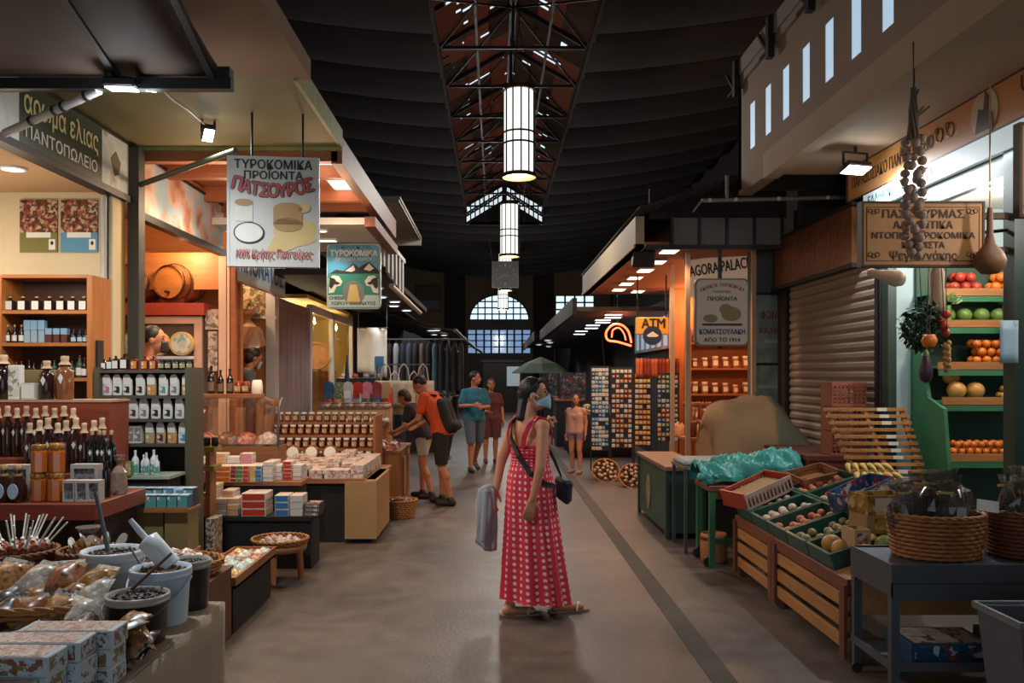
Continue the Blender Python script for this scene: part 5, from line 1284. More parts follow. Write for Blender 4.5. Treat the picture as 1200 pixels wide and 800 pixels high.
# heaped packets on the burlap table
HZ = [prnt('spice_%d' % i, c, 40, 'noise', .3, rnd=1) for i, c in enumerate((['7a4a2a', 'b07a48', '4f2c18'], ['8c2f20', 'b5583a', '5a1e14'], ['2c241e', '4a3e34', '8d8880'], ['a87838', '7a5224', 'c9a060'], ['c9bfb0', '9a8c7c', 'ddd6cc'], ['5a4a38', '7c6a50', '3a2e24'], ['6e3a22', '94603c', '3c2014'], ['3a1c16', '1f1412', '5c2c22']))]
sp = pouch('spice_bag', 'spice bag', .15, .2, .05, HZ[0], prnt('header_print', ['b5aca0', '8c8478', 'a8a094', '4a443c'], 35, rnd=1)); SR = Row(sp, 'spice bags heaped on the burlap table')
t = thing('wooden_board', 'dark board raising the wicker tray on the burlap table', 'board', (-2.0, 3.62, TZ + .002)); MB().bx(-.36, .34, -.13, .15, .0, .05).build('body', K_redw, t); MB().bx(-.37, .35, -.14, .16, .05, .06).build('top', K_redw, t)
basket('wicker_tray', 'long flat wicker tray of spice bags on the burlap table', .15, .17, .085, K_wick, (-2.0, 3.62, TZ + .063), 2.1)
cw = {0: 'brown', 1: 'red', 2: 'dark', 3: 'golden', 4: 'pale', 5: 'grey-brown', 6: 'chestnut', 7: 'blackish'}
seq = [3, 0, 7, 6, 3, 4, 4, 0, 2, 3, 6, 4, 5, 0, 4, 6]
k = 0
for where, n, y, x0, dx, z in (('front row of the wicker tray', 6, 3.53, -2.28, .118, .10), ('middle row of the wicker tray', 6, 3.61, -2.31, .12, .15), ('rear row of the wicker tray', 5, 3.71, -2.25, .125, .2)):
    for i in range(n):
        c = seq[k % len(seq)]; k += 1
        SR.put((x0 + i * dx, y + RN.uniform(-.015, .015), TZ + z + RN.uniform(-.01, .02)), '%s spice bag, %s, %s from the wall' % (cw[c], where, ORD[i]), mats={'bag': HZ[c]}, rot=(.62 + RN.uniform(-.15, .2), RN.uniform(-.3, .3), RN.uniform(-.5, .5)))
for i, (x, y, z, c) in enumerate(((-2.2, 3.33, 0, 1), (-2.06, 3.36, .04, 2), (-1.93, 3.36, 0, 4), (-2.12, 3.25, .05, 6), (-1.76, 3.38, .03, 3), (-1.66, 3.42, .05, 7), (-2.3, 3.38, .08, 4), (-1.62, 3.32, 0, 0), (-2.24, 3.25, .09, 1))):
    SR.put((x, y, TZ + .03 + z), '%s bag in front of the wicker tray, %s of the loose group' % (cw[c], ORD[i]), mats={'bag': HZ[c]}, rot=(.35, RN.uniform(-.3, .3), RN.uniform(-.6, .6)))
for i, (x, y, z, c) in enumerate(((-1.43, 3.24, .0, 2), (-1.41, 3.33, .05, 0), (-1.44, 3.29, .10, 3), (-1.40, 3.22, .12, 2), (-1.39, 3.36, .02, 7), (-1.42, 3.17, .05, 7), (-1.38, 3.28, .07, 0), (-1.43, 3.36, .12, 3))):
    SR.put((x, y, TZ + .01 + z), ('dark', 'brown', 'golden', 'silvery', 'blackish', 'lowest blackish', 'chestnut', 'topmost golden')[i] + ' bag in the small heap in front of the nearest olive bucket', mats={'bag': HZ[c]}, rot=(RN.uniform(-.5, .5), .45 + RN.uniform(-.2, .3), 1.2 + .4 * i), sc=.8)
SR.done()
for i, (x0, y, h, c) in enumerate(((-1.66, 3.14, .1, 0),)):
    t = thing('white_tray', 'open white cardboard tray between the spice bags and the soap boxes', 'tray', (-1.86, 3.22, TZ + .002), .1)
    MB().bx(-.16, .16, -.1, .1, 0, .006).build('tray_bottom', K_white, t)
    for s in (-1, 1): MB().bx(-.16, .16, s * .1, s * .094, 0, .09).build('tray_side', K_white, t); MB().bx(s * .16, s * .154, -.094, .094, 0, .09).build('tray_end', K_white, t)
# foreground cartons of soap along the table edge
sbt = prnt('soap_top', ['b59a90', 'c4b0a6', '9a6a60', 'd0c4ba', 'b58478', 'c9bbb0'], 48, rnd=1)
sbf = prnt('soap_side', ['a9b4bc', 'b9c2c8', '8a4a44', 'a9b4bc', '7a5a3a', 'b2bcc2', '6a7a4a'], 30, rnd=1)
sc_ = carton('soap_carton', 'carton', .34, .13, .066, mat('carton_pale', 'b3b9bc', .5), sbf, sbt)
MB().bx(.17, .1712, -.05, .05, .008, .058).build('printed_end', sbf, sc_)
r = Row(sc_, 'soap cartons at the table edge')
for i, (x, y, n) in enumerate(((-1.53, 3.08, 3), (-1.575, 2.94, 3), (-1.60, 2.80, 3), (-1.63, 2.66, 2), (-1.92, 2.97, 2), (-1.95, 2.83, 2), (-1.98, 2.69, 2))):
    for k in range(n): r.put((x + RN.uniform(-.008, .008), y, TZ + .002 + k * .0675), 'pale soap carton, %s from the bottom, in the %s stack by the %s' % (ORD[k], ORD[i % 4], 'aisle edge' if i < 4 else 'inner row'), RN.uniform(-.03, .03))
# lollipop baskets, dark cup and grey lid on the rear bench
for i, (x, y, s) in enumerate(((-2.42, 4.36, 1), (-2.05, 4.37, .8))):
    basket('wicker_basket', ('round dark wicker basket of white-stick lollipops on the rear bench', 'smaller wicker basket of striped candy sticks on the rear bench')[i], .14 * s, .19 * s, .12, K_wickd, (x - .02, y, .662))
def lolly():
    t = thing('lollipop', 'x x x x', 'lollipop'); MB().tube((0, 0, 0), (0, 0, .17), .0045, n=5).build('stick', K_white, t)
    MB().ball((0, 0, .0), (.028, .012, .028), 8, 6).build('candy', PK[2], t); MB().lathe([(.014, .03), (.006, .045)], 6, cap=False).build('wrapper', K_white, t); return t
r = Row(lolly(), 'lollipops fanned in the dark wicker basket')
for i in range(22):
    a = i * 2.4; q = .03 + .1 * math.sqrt(i / 22); r.put((-2.44 + q * math.cos(a), 4.36 + q * math.sin(a), .80), 'white-stick lollipop fanned out in the dark wicker basket', rot=(-.9 * q * 8 * math.sin(a) * .8, .9 * q * 8 * math.cos(a) * .8, 0))
r = Row(pk3 := packet('candy_stick_bag', 'candy bag', .05, .16, .02, PK[2], K_white), 'candy stick bags in the smaller basket')
for i in range(10): a = i * 2.4; q = .02 + .08 * math.sqrt(i / 10); r.put((-2.07 + q * math.cos(a), 4.37 + q * math.sin(a), .72), 'striped candy stick bag leaning in the smaller wicker basket', rot=(-.5 * math.sin(a), .5 * math.cos(a), a), mats={'bag': PK[(2, 1, 4)[i % 3]]})
r.done()
t = thing('dark_cup', 'dark brown round tub in front of the lollipop basket', 'tub', (-2.36, 4.1, TZ + .002 - .0)); MB().lathe([(.055, 0), (.065, .2), (.06, .2), (.05, .01)], 18, cap=False).lathe([(.055, 0.001), (.001, 0)], 18, cap=False).build('tub_body', mat('tub_brown', '2b2220', .4), t); MB().lathe([(.066, .19), (.068, .2), (.062, .205)], 18, cap=False).build('rim', M_black, t)
t = thing('leaning_card', 'grey cardboard sheet leaning beside the rear white bucket', 'card', (-2.05, 4.05, TZ + .004), 0, None, (-.6, .25, .15)); MB().bx(-.13, .13, -.005, .005, 0, .16).build('panel', mat('grey_card', '7a7270', .8), t); MB().bx(-.13, .13, .005, .03, .0, .008).build('rim', mat('grey_card', '7a7270', .8), t)
w = wrap('gift_bundle', 'gift', .2, .09, mat('cellophane_silver', '77706a', .15, coat=.5, var=.6, sc=30)); w.location = (-2.2, 4.62, .662); lab(w, 'clear wrapped bundle behind the rear white bucket')
# ---------------- barrels, fridge, deli counter of the second shop
t = thing('drinks_fridge', 'pink-framed glass fridge full of round cheeses below the barrels', 'fridge', (-3.52, 9.3, .34))
M_pk = mat('fridge_pink', 'c4a090', .4)
MB().bx(-.42, .36, -.02, .28, 0, 1.98).build('body', mat('fridge_inside', '5a4a42', .5), t)
m = MB().bx(-.42, -.36, -.06, -.02, 0, 1.98).bx(.28, .36, -.06, -.02, 0, 1.98).bx(-.36, .28, -.06, -.02, 1.9, 1.98).bx(-.36, .28, -.06, -.02, 0, .3); m.build('door_frame', M_pk, t)
MB().bx(-.46, .4, -.1, .28, 1.99, 2.12).build('top', mat('red_top', '9a3420', .5), t)
for z in (.75, 1.15, 1.52): MB().bx(-.36, .28, -.05, -.02, z, z + .03).build('shelf', mat('lit_shelf', 'd8ccc0', .4, emit=.3), t)
MB().bx(-.36, .28, -.058, -.052, .3, 1.9).build('glass_pane', mat('clear_glass', 'ffffff', .02, var=0, trans=1, alpha=.25), t)
t.location.y = 9.25
def wheel(r, th, m1, m2):
    t = thing('cheese_wheel', 'x x x x', 'cheese'); MB().lathe([(r * .96, 0), (r, .01), (r, th - .01), (r * .96, th)], 20, M=TR((0, 0, 0), PI / 2)).build('rind', m1, t); MB().lathe([(r * .8, th), (r * .8, th + .004)], 20, M=TR((0, 0, 0), PI / 2)).build('paper_label', m2, t); return t
r = Row(wheel(.13, .07, M_chs, prnt('cheese_label', ['c9ccc6', '7fa8b0', 'd4d2c8', 'b5bfc0'], 9, rnd=1)), 'cheeses in the fridge')
z2 = lambda py: CAM_H - (py - 440) / 1000 * 9.15
for i, (px, z, s) in enumerate(((158, 2.05 - .0, 1), (186, 2.05, 1), (214, 2.05, 1), (205, 1.68, .6), (217, 1.68, .7))):
    r.put((SX(px, 9.17), 9.19, .34 + (1.55 if z > 2 else 1.18) + .13 * s), ('labelled cheese wheel on the fridge upper shelf, %s from the left' if z > 2 else 'smaller cheese on the fridge lower shelf, %s one') % ORD[i if z > 2 else i - 3], sc=s)
def barrel(label, loc, ry):
    t = thing('wooden_barrel', label, 'barrel', loc, ry, 'barrels above the fridge'); M = TR((0, 0, 0), PI / 2)
    B = wood('barrel_wood', '8a5228', 'Y'); L = .42
    MB().lathe([(.165, -L / 2), (.19, -L / 4), (.2, 0), (.19, L / 4), (.165, L / 2)], 24, M=M, cap=False).build('staves', B, t)
    for q in (-1, 1): MB().lathe([(.001, q * (L / 2 - .02)), (.16, q * (L / 2 - .02))], 24, M=M, cap=False).build('head', wood('barrel_head_wood', 'a5652c', 'X'), t)
    for z, q in ((-.19, .17), (-.1, .192), (.1, .192), (.19, .17)): MB().lathe([(q, z - .015), (q + .006, z - .013), (q + .006, z + .013), (q, z + .015)], 24, M=M, cap=False).build('hoop', mat('barrel_hoop', '54402c', .4, .5), t)
    MB().tube((0, -.19, -.1), (0, -.25, -.1), .014).build('tap', M_black, t)
    m = MB().bx(-.12, .12, -.15, -.1, -.21, -.16).bx(-.12, .12, .1, .15, -.21, -.16); m.build('cradle', K_redw, t)
    return t
for l, x in (('wooden barrel on the fridge, its whole round head in view', -3.47), ('wooden barrel on the fridge, half hidden by the post', -3.95)): barrel(l, (x, 9.4, 2.46 + .21 * 1.08), -.22).scale = (1.08,) * 3
t = thing('paper_stack', 'papers and cards pinned beside the fridge top', 'paper', (-3.06, 9.26, 2.18)); MB().bx(-.08, .06, -.01, .01, 0, .22).build('sheet', prnt('paper_print', ['a89a90', 'c4b8ac', '7a6a60'], 14), t); MB().bx(-.05, .05, -.012, .008, -.45, -.02).build('sheet', prnt('paper_print', [], 14), t)
# deli counter
t = thing('deli_counter', 'wooden deli counter with a curved glass case of food', 'counter', (-2.5, 8.38, 0))
MB().bx(-.45, .42, -.2, .14, 0, 1.0).build('body', K_wood, t); MB().bx(-.48, .2, -.02, .14, 1.46, 1.5, 0, .004).build('top', K_wood, t)
for x in (-.44, .16): MB().bx(x, x + .03, .0, .13, 1.0, 1.46).build('frame', K_wood, t)
m = MB(); m.sheet(lambda u, v: (-.42 + .84 * u, -.2 + .19 * v ** 2.2, 1.0 + .46 * math.sin(v * PI / 2)), 8, 10, th=.006); m.build('glass_pane', mat('clear_glass', '', .02), t)
m = MB(); m.path([(.42, -.2 + .19 * v ** 2.2, 1.0 + .46 * math.sin(v * PI / 2)) for v in [k / 10 for k in range(11)]], .012, 6); m.build('metal_edge', GREYM, t); m = MB(); m.path([(-.42, -.2 + .19 * v ** 2.2, 1.0 + .46 * math.sin(v * PI / 2)) for v in [k / 10 for k in range(11)]], .012, 6); m.build('metal_edge', GREYM, t)
MB().bx(-.4, .4, -.15, .12, 1.0, 1.02).build('tray', GREYM, t)
r = Row(pouch('deli_item', 'food', .16, .13, .1, PK[2]), 'food in the curved glass case')
for i in range(8): r.put((-2.82 + (i % 4) * .2, 8.28 + .12 * (i // 4), 1.022), '%s food pack inside the curved glass case, %s row' % (('orange', 'brown', 'red', 'pale')[i % 4], ('front', 'rear')[i // 4]), RN.uniform(-.5, .5), {'bag': PK[(2, 4, 2, 3)[i % 4]]})
r.done()
r = Row(bottle('wine_bottle', 'bottle', .26, .036, G_black, G_black, mat('label_dim', '6a5a50', .6), .35), 'bottles on the deli counter top')
for i, (px, s) in enumerate(((246, 1.05), (257, .9), (268, .95))): r.put((SX(px, 8.4), 8.44, 1.502), 'dark wine bottle on the deli counter top, %s from the left' % ORD[i], sc=s)
r = Row(jar('preserve_jar', 'jar', .12, .04, G_amber, M_txr, HC['beige']), 'jars on the deli counter top')
for i, px in enumerate((278, 287)): r.put((SX(px, 8.4), 8.44, 1.502), 'amber preserve jar on the deli counter top, %s one' % ('nearer the bottles', 'nearer the paper bag')[i])
w = packet('paper_bag', 'bag', .1, .17, .07, K_white); w.location = (SX(300, 8.4), 8.44, 1.502); lab(w, 'white paper bag standing at the end of the deli counter')
# bread basket and jars before the deli counter
t = thing('jar_step', 'yellowish wooden step with small dark jars above the candy boxes', 'shelf', (-2.62, 7.27, 0)); MB().bx(-.24, .26, -.1, .1, 1.04, 1.08).build('top', mat('yellow_wood', '8a7a3e', .6), t); MB().bx(-.22, -.18, -.08, .08, 0, 1.04).build('leg', K_wood, t); MB().bx(.18, .22, -.08, .08, 0, 1.04).build('leg', K_wood, t); MB().bx(-.24, .26, -.1, .1, .88, .92).build('shelf', mat('yellow_wood', '', .6), t)
r = Row(jar('relish_jar', 'jar', .085, .03, G_black, mat('tan_lid', 'a08a68', .5), None), 'small dark jars on the yellowish step')
for i in range(7): r.put((-2.78 + i * .068, 7.23, 1.082), 'small dark relish jar on the yellowish step, %s from the left' % ORD[i])
r = Row(bottle('spirit_bottle', 'bottle', .21, .027, G_amber, K_white, HC['beige'], .35), 'bottles beside the small dark jars')
for i, x in enumerate((-2.82, -2.75, -2.68)): r.put((x, 7.32, 1.082), ('tan bottle with pale cap behind the relish jars', 'dark blue bottle behind the relish jars', 'short navy bottle behind the relish jars')[i], mats={'glass': (G_amber, K_blue, G_black)[i]}, sc=(1, .95, .8)[i])
r.done()
# orange panel shop: picture, plastic bag
t = thing('wall_picture', 'olive and food picture above the orange panel', 'picture', (SX(290, 11.1), 11.12, 2.66)); MB().bx(-.34, .36, -.015, .015, -.21, .2).build('picture', prnt('olive_print', ['8a6a3a', '4a4a2c', 'b59a70', '3a3a28', 'a07a48', '6a6a3c'], 7, 'noise'), t); MB().bx(-.36, .38, -.02, .02, -.24, -.21).bx(-.36, .38, -.02, .02, .2, .23).build('frame', M_alu, t)
w = wrap('plastic_bag', 'bag', .5, .24, mat('crinkled_plastic', 'b58a68', .2, coat=.5, var=.5, sc=14)); w.location = (SX(287, 10.9), 10.9, 2.02); lab(w, 'crinkled clear plastic bag hanging on the orange panel')
MB().tube((0, 0, .45), (0, .2, .6), .008).build('hook', M_wire, w)
# ---------------- box table behind the candy stall
t = thing('box_table', 'big display table covered with pink and white sweet boxes', 'table', (-1.9, 9.2, 0))
MB().bx(-.7, .7, -.65, .76, .6, .64).build('top', K_wood, t); MB().bx(-.68, .66, -.6, .74, 0, .6).build('body', K_blackw, t)
MB().bx(.6, .72, -.66, .35, .05, .64, 0, .01).bx(.4, .72, -.68, -.66, .05, .62).build('cardboard_apron', K_card, t)
pt = prnt('pink_sweet_print', ['c4b0a4', 'b58a84', 'd0c4ba', 'a8746c', 'cbbab0'], 20, rnd=1)
pbx = carton('sweet_box', 'sweet box', .13, .2, .045, mat('sweet_box_white', 'c4b8ae', .5, rnd=.12), pt, pt); r = Row(pbx, 'pink and white sweet boxes on the big table')
for j in range(6):
    for i in range(9):
        n = (2, 3, 2, 4, 3, 3)[(i * 2 + j * 3) % 6] if i > 5 else (2, 3, 2)[(i + j) % 3]
        for k in range(n):
            r.put((-2.52 + i * .142 + RN.uniform(-.01, .01), 8.68 + j * .225, .642 + .04 * j * 0 + k * .0465), 'pink and white sweet box, %s layer, %s row, %s column from the wall' % (ORD[k], ORD[j], ORD[i]), RN.uniform(-.08, .08))
# wooden jar rack
t = thing('jar_rack', 'stepped wooden rack of reddish jars behind the sweet boxes', 'rack', (-2.2, 10.45, 0))
for k in range(4): MB().bx(-.55, .75, -.3 + k * .16, -.16 + k * .16, .62 + k * .15, .65 + k * .15).build('shelf', K_wood, t); MB().bx(-.55, .75, -.17 + k * .16, -.15 + k * .16, .1, .62 + k * .15).build('riser', K_redw, t)
MB().bx(-.58, -.55, -.3, .34, 0, 1.2).build('side_panel', K_wood, t); MB().bx(.75, .78, -.3, .34, 0, 1.2).build('side_panel', K_wood, t)
r = Row(jar('spice_jar', 'jar', .12, .038, mat('spice_red', '7a3524', .2, coat=.3, rnd=.4), K_white, HC['beige']), 'reddish jars on the stepped rack')
for k in range(4):
    for i in range(13): r.put((-2.69 + i * .098, 10.22 + k * .16, .652 + k * .15), 'reddish spice jar on step %s of the rack, %s from the left' % (('one', 'two', 'three', 'four')[k], ORD[i]))
for i in range(4):
    t = thing('round_tin', 'round patterned tin leaning before the jar rack, %s from the left' % ORD[i], 'tin', (-2.6 + i * .22, 10.08, .76), 0, 'round tins before the jar rack', (1.25, 0, 0)); MB().lathe([(.09, 0), (.095, .01), (.095, .05), (.08, .055)], 20).build('tin_body', PK[4], t); MB().lathe([(.07, .055), (.06, .06)], 20).build('lid', K_white, t)
t = table('tin_bench', 'narrow bench holding the round patterned tins', 'bench', -2.75, -1.75, 9.98, 10.12, .67, .03, K_wood, K_wood)
# soap stall further down with wooden front
t = thing('soap_stall', 'orange-brown wooden stall heaped with pale soaps beyond the sweet table', 'stall', (-1.7, 11.56, 0))
for x0, x1, y0, y1, z in ((-.5, .5, -.7, .7, .72), (-.5, .2, .2, .7, 1.0)): MB().bx(x0, x1, y0, y1, z - .03, z).build('top', K_wood, t)
MB().bx(-.48, .48, -.68, .68, 0, .69).build('body', wood('stall_front_wood', 'a06838', 'Z'), t); MB().bx(.48, .5, -.3, .4, .1, .6).build('front_panel', K_card, t); MB().bx(-.48, .18, .22, .68, .72, .97).build('step_body', wood('stall_front_wood', '', 'Z'), t)
r = Row(pouch('soap_bag', 'soap', .13, .16, .08, PK[3]), 'pale soaps heaped on the wooden stall')
for j in range(5):
    for i in range(6): r.put((-2.1 + i * .15, 10.94 + j * .17, .722), 'soap bag on the wooden stall, %s row, %s from the wall' % (ORD[j], ORD[i]), RN.uniform(-.12, .12), {'bag': PK[(3, 2, 3, 0, 4, 2)[(i + j * 2) % 6]]})
r.done()
for i in range(9):
    t = thing('cotton_bundle', 'white bundle on the upper step of the wooden stall, %s from the wall' % ORD[i], 'bundle', (-2.12 + i * .075, 11.96, 1.002), 0, 'white bundles'); MB().ball((0, 0, .045), (.045, .12, .045), 8, 6, jit=.12).build('cloth', K_white, t); MB().lathe([(.047, -.01), (.047, .01)], 8, cap=False, M=TR((0, 0, .045), PI / 2)).build('band', K_kraft, t)
basket('wicker_basket', 'wicker basket of wooden utensils on the floor by the soap stall', .16, .2, .2, K_wick, (-1.13, 10.15, 0))
r = Row(pouch('wooden_utensil', 'utensil', .09, .2, .06, PK[4]), 'wooden utensils in the floor basket')
for i in range(7): a = i * 2.4; q = .09 * math.sqrt(i / 7); r.put((-1.13 + q * math.cos(a), 10.15 + q * math.sin(a), .16), 'pale wooden utensil sticking out of the basket by the soap stall', rot=(.6, .2, a))
# white-rimmed trays of shells and magnets
t = table('magnet_table', 'dark table with round white souvenir trays beyond the jar rack', 'table', -2.6, -1.6, 12.45, 13.25, 1.2, .04, K_wood, K_blackw); draped(t, -2.6, -1.6, 12.45, 13.25, 1.18, K_card, 'RF')
r0 = jar('souvenir_tray', 'tray', .08, .1, PK[3], PK[2]); r = Row(r0, 'round souvenir trays')
for i in range(12): r.put((-2.5 + (i % 6) * .17, 12.57 + .22 * (i // 6), 1.202), 'round souvenir tray, %s in the %s row on the dark table' % (ORD[i % 6], ('front', 'rear')[i // 6]))
gb_ = packet('gift_bag', 'bag', .13, .26, .05, PK[0], K_white); r = Row(gb_, 'gift bags behind the souvenir trays')
for i in range(14): r.put((-2.54 + (i % 7) * .145, 13.02 + .12 * (i // 7), 1.202), 'gift bag behind the round souvenir trays, %s in the %s row' % (ORD[i % 7], ('front', 'rear')[i // 7]), RN.uniform(-.2, .2), {'bag': (PK[2], K_blue, PK[0], PK[1], CB['red'], PK[6], K_pale)[(i * 3) % 7], 'header_card': (K_blue, CB['red'], K_kraft, K_white, CB['maroon'], PK[6], CB['pink'])[(i * 5) % 7]}, sc=1 + .5 * (i // 7))
r.done()
# tote bags on a stand
t = thing('bag_stand', 'thin metal stand carrying the beige tote bags', 'stand', (-1.45, 13.75, 0)); MB().bar((-.45, 0, 1.86), (.4, 0, 1.86), .02).build('rail', GREYM, t)
for x in (-.45, .3): MB().bar((x, 0, 0), (x, 0, 1.86), .025).build('pole', GREYM, t); MB().bx(x - .03, x + .03, -.2, .2, 0, .03).build('foot', GREYM, t)
def tote():
    t = thing('tote_bag', 'x x x x', 'tote bag')
    m = MB(); m.sheet(lambda u, v: (-.17 + .34 * u, -.02 - .03 * math.sin(PI * u) + .012 * math.sin(u * 14), -.42 * v), 10, 6, th=.03); m.build('bag', mat('canvas', 'b8a88c', .9, var=.1, rnd=.15), t)
    m = MB(); m.path([(-.09, 0, 0), (-.06, 0, .2), (0, 0, .27), (.06, 0, .2), (.09, 0, 0)], .01, 5); m.build('handle', mat('canvas', ''), t)
    disc(MB(), 0, -.22, .07, .08, -.055, .006).build('print', prnt('tote_print', ['9c8c74', '4a5a3a', '8a7a5a', '7a3a34'], 20), t)
    return t
r = Row(tote(), 'beige tote bags on the stand')
for i in range(5): r.put((-1.75 + i * .15, 13.7 - .07 * (i % 3), 1.6 - .12 * (i % 2)), 'beige printed tote bag on the stand, %s from the left' % ORD[i], rz=RN.uniform(-.2, .2))
# clothes rail
t = thing('clothes_rail', 'long clothes rail hung with dark garments under the far left awning', 'rail', (-1.55, 17.3, 0)); MB().bar((-.95, 0, 2.42), (.95, 0, 2.42), .03).build('rail', GREYM, t)
for x in (-.95, .62): MB().bar((x, 0, 0), (x, 0, 2.42), .035).build('pole', GREYM, t); MB().bx(x - .03, x + .03, -.3, .3, 0, .03).build('foot', GREYM, t)
def garment():
    t = thing('hanging_garment', 'x x x x', 'garment')
    m = MB(); m.loft([[(w * .5 * math.cos(a), d * math.sin(a), z) for a in [k * PI / 5 for k in range(10)]] for w, d, z in ((.16, .04, 0), (.42, .055, -.1), (.36, .055, -.4), (.4, .06, -.95))]); m.build('cloth', mat('cloth_black', '1c1b1f', .9, rnd=.3), t)
    MB().path([(0, 0, -.01), (0, 0, .03), (0, 0, .073)], .006, 5).build('hanger_hook', GREYM, t)
    return t
r = Row(garment(), 'garments on the far left rail')
gc = [mat('cloth_' + k, k, .9) for k in ('7a2824', '1c1b1f', '1c1b1f', '8a8a8e', '1f2430', '3a4250', '24201f', '5a4440', '1c1b1f', '40586a', '1c1b1f', '26242a', '1b1b1e', '2a2624')]
for i in range(14): r.put((-2.4 + i * .132, 17.3, 2.33), '%s garment on the far left clothes rail, %s from the left' % (('red', 'black', 'black', 'grey', 'navy', 'slate', 'black', 'brown', 'black', 'blue', 'black', 'charcoal', 'black', 'black')[i], ORD[i]), 1.5 + RN.uniform(-.06, .06), {'cloth': gc[i]})
r.done()
t = thing('white_cloth', 'white cloth hanging from the dark left canopy beside the lit window', 'cloth', (-2.15, 15.0, 2.52)); MB().sheet(lambda u, v: (-.27 + .52 * u, .03 * math.sin(u * 9), -(.78 + .1 * u) * v), 12, 6, th=.01).build('cloth', mat('cloth_pale', 'd0c9bc', .9), t); MB().tube((-.27, 0, 0), (.27, 0, 0), .01).bar((-.25, 0, 0), (-.25, 0, .46), .01).bar((.25, 0, 0), (.25, 0, .46), .01).build('hanging_rod', GREYM, t); MB().bx(.05, .2, -.06, -.03, -.75, -.5).build('dark_patch', K_blue, t)
# hats and toys pile, coloured stall masses at mid left
t = table('souvenir_table', 'crowded souvenir table in front of the lit yellow window', 'table', -2.75, -1.95, 13.6, 16.4, 1.0, .04, K_wood, K_blackw); draped(t, -2.75, -1.95, 13.6, 16.4, .98, K_blackw, 'RF')
cl = [mat('toy_' + k, k, .6) for k in ('2c5f86', '8a2f2a', 'b0a89c', '2a2a30', '4f7a6a', '9a6a3a', '6a6a70', '1f3a5a')]
def hat():
    t = thing('sun_hat', 'x x x x', 'hat'); MB().lathe([(.15, 0), (.15, .008), (.085, .02), (.08, .09), (.05, .12), (.001, .125)], 16).build('hat_body', cl[0], t); MB().lathe([(.087, .025), (.087, .045)], 16, cap=False).build('band', M_black, t); return t
for q in range(4): st = MB().bx(-.36, .36, q * .32 - .15, q * .32 + .17, 1.0, 1.03 + .2 * q).build('display_step', M_black, t)
for c in t.children:
    if c.name.startswith('display_step'): c.location = (0, -1.25, 0)
r = Row(hat(), 'hats on the souvenir table')
for i in range(16): r.put((-2.6 + (i % 4) * .19, 13.76 + .32 * (i // 4), 1.04 + .2 * (i // 4)), 'hat on the souvenir table, %s row from the near end, %s from the wall' % (ORD[i // 4], ORD[i % 4]), rot=(RN.uniform(-.04, .04), RN.uniform(-.04, .04), 0), mats={'hat_body': cl[RN.randrange(8)]}, sc=.62)
r.done()
t = thing('round_tray', 'round woven tray on a shelf inside the lit yellow window', 'tray', (-3.17, 15.25, 2.02), 0, None, (PI / 2 - .2, 0, 0)); MB().lathe([(.22, 0), (.24, .02), (.25, .05), (.23, .05), (.2, .015)], 24).build('woven_body', K_wick, t); MB().lathe([(.25, .045), (.26, .05), (.25, .06)], 24, cap=False).build('rim', K_wick, t)
t = thing('window_shelf', 'wooden shelf inside the lit yellow window shop', 'shelf', (-3.6, 15.5, 0)); MB().bx(-.6, .6, -.3, .5, 1.72, 1.76).build('top', K_wood, t); MB().bx(-.58, .58, .3, .5, 0, 1.72).build('body', K_wood, t)
r = Row(bottle('shop_bottle', 'bottle', .24, .04, G_dark, K_white, K_white, .3), 'bottles before the lit window shelf')
for i in range(7): r.put((-4.1 + i * .16, 15.25 + .0, 1.762), 'bottle on the shelf inside the yellow window shop, %s from the left' % ORD[i])
t.location.y = 15.6
t = thing('parasol_stand', 'closed dark blue parasol standing on the souvenir table edge', 'parasol', (-2.32, 13.38, 0)); MB().tube((0, 0, 0), (0, 0, 2.0), .015).build('pole', GREYM, t); MB().lathe([(.07, 1.05), (.06, 1.4), (.03, 1.75), (.008, 1.98)], 10).build('canopy', mat('parasol_navy', '1f2c48', .8), t); MB().lathe([(.14, 0), (.14, .04), (.03, .06)], 14).build('base', M_black, t)
# ------------------------------------------------------------------ right side: fruit stand and trolley
PLG = mat('green_plastic', '1f4a3c', .4, rnd=.1)
CRW = wood('crate_slat_wood', 'a5713f', 'Y', .6); CRR = wood('crate_red_wood', '74402a', 'Y', .5); CRZ = wood('crate_red_post', '6a3826', 'Z', .5)
def stand_unit(label, y0, y1):
    t = thing('crate_stand', label, 'fruit stand', (2.03, (y0 + y1) / 2, 0), 0, 'slatted fruit stands'); h = (y1 - y0) / 2
    MB().bx(0, .022, -h, h, .42, .505, 0, .003).build('top_board', CRR, t)
    for z0, z1 in ((.325, .405), (.205, .29), (.085, .165)): MB().bx(.004, .022, -h, h, z0, z1, 0, .002).build('slat', CRW, t)
    for z0, z1 in ((.3, .62), (.1, .26)):
        for yy in (-h, h - .02): MB().bx(.03, .9, yy, yy + .02, z0, z1 - .1).build('end_board', CRW, t)
    for yy in (-h + .035, h - .035):
        MB().bx(-.018, 0, yy - .035, yy + .035, .04, .47).build('post', CRZ, t); MB().bx(.86, .9, yy - .03, yy + .03, 0, .78).build('rear_post', CRZ, t); MB().bx(.024, .06, yy - .03, yy + .03, 0, .47).build('inner_post', CRZ, t)
    a = math.atan2(.3, .9); MB().bx(.0, .95, -h, h, -.02, 0, M=TR((.01, 0, .5), 0, -a)).build('sloped_board', CRW, t)
    return t
stand_unit('slatted wooden fruit stand, its near half beside the metal trolley', 4.92, 6.22)
stand_unit('slatted wooden fruit stand, its far half below the red crate', 6.23, 7.22)
SL = math.atan2(.3, .9)
def onslope(u, y, dz=0): return V(2.05 + u * math.cos(SL) - dz * math.sin(SL), y, .505 + u * math.sin(SL) + dz * math.cos(SL))
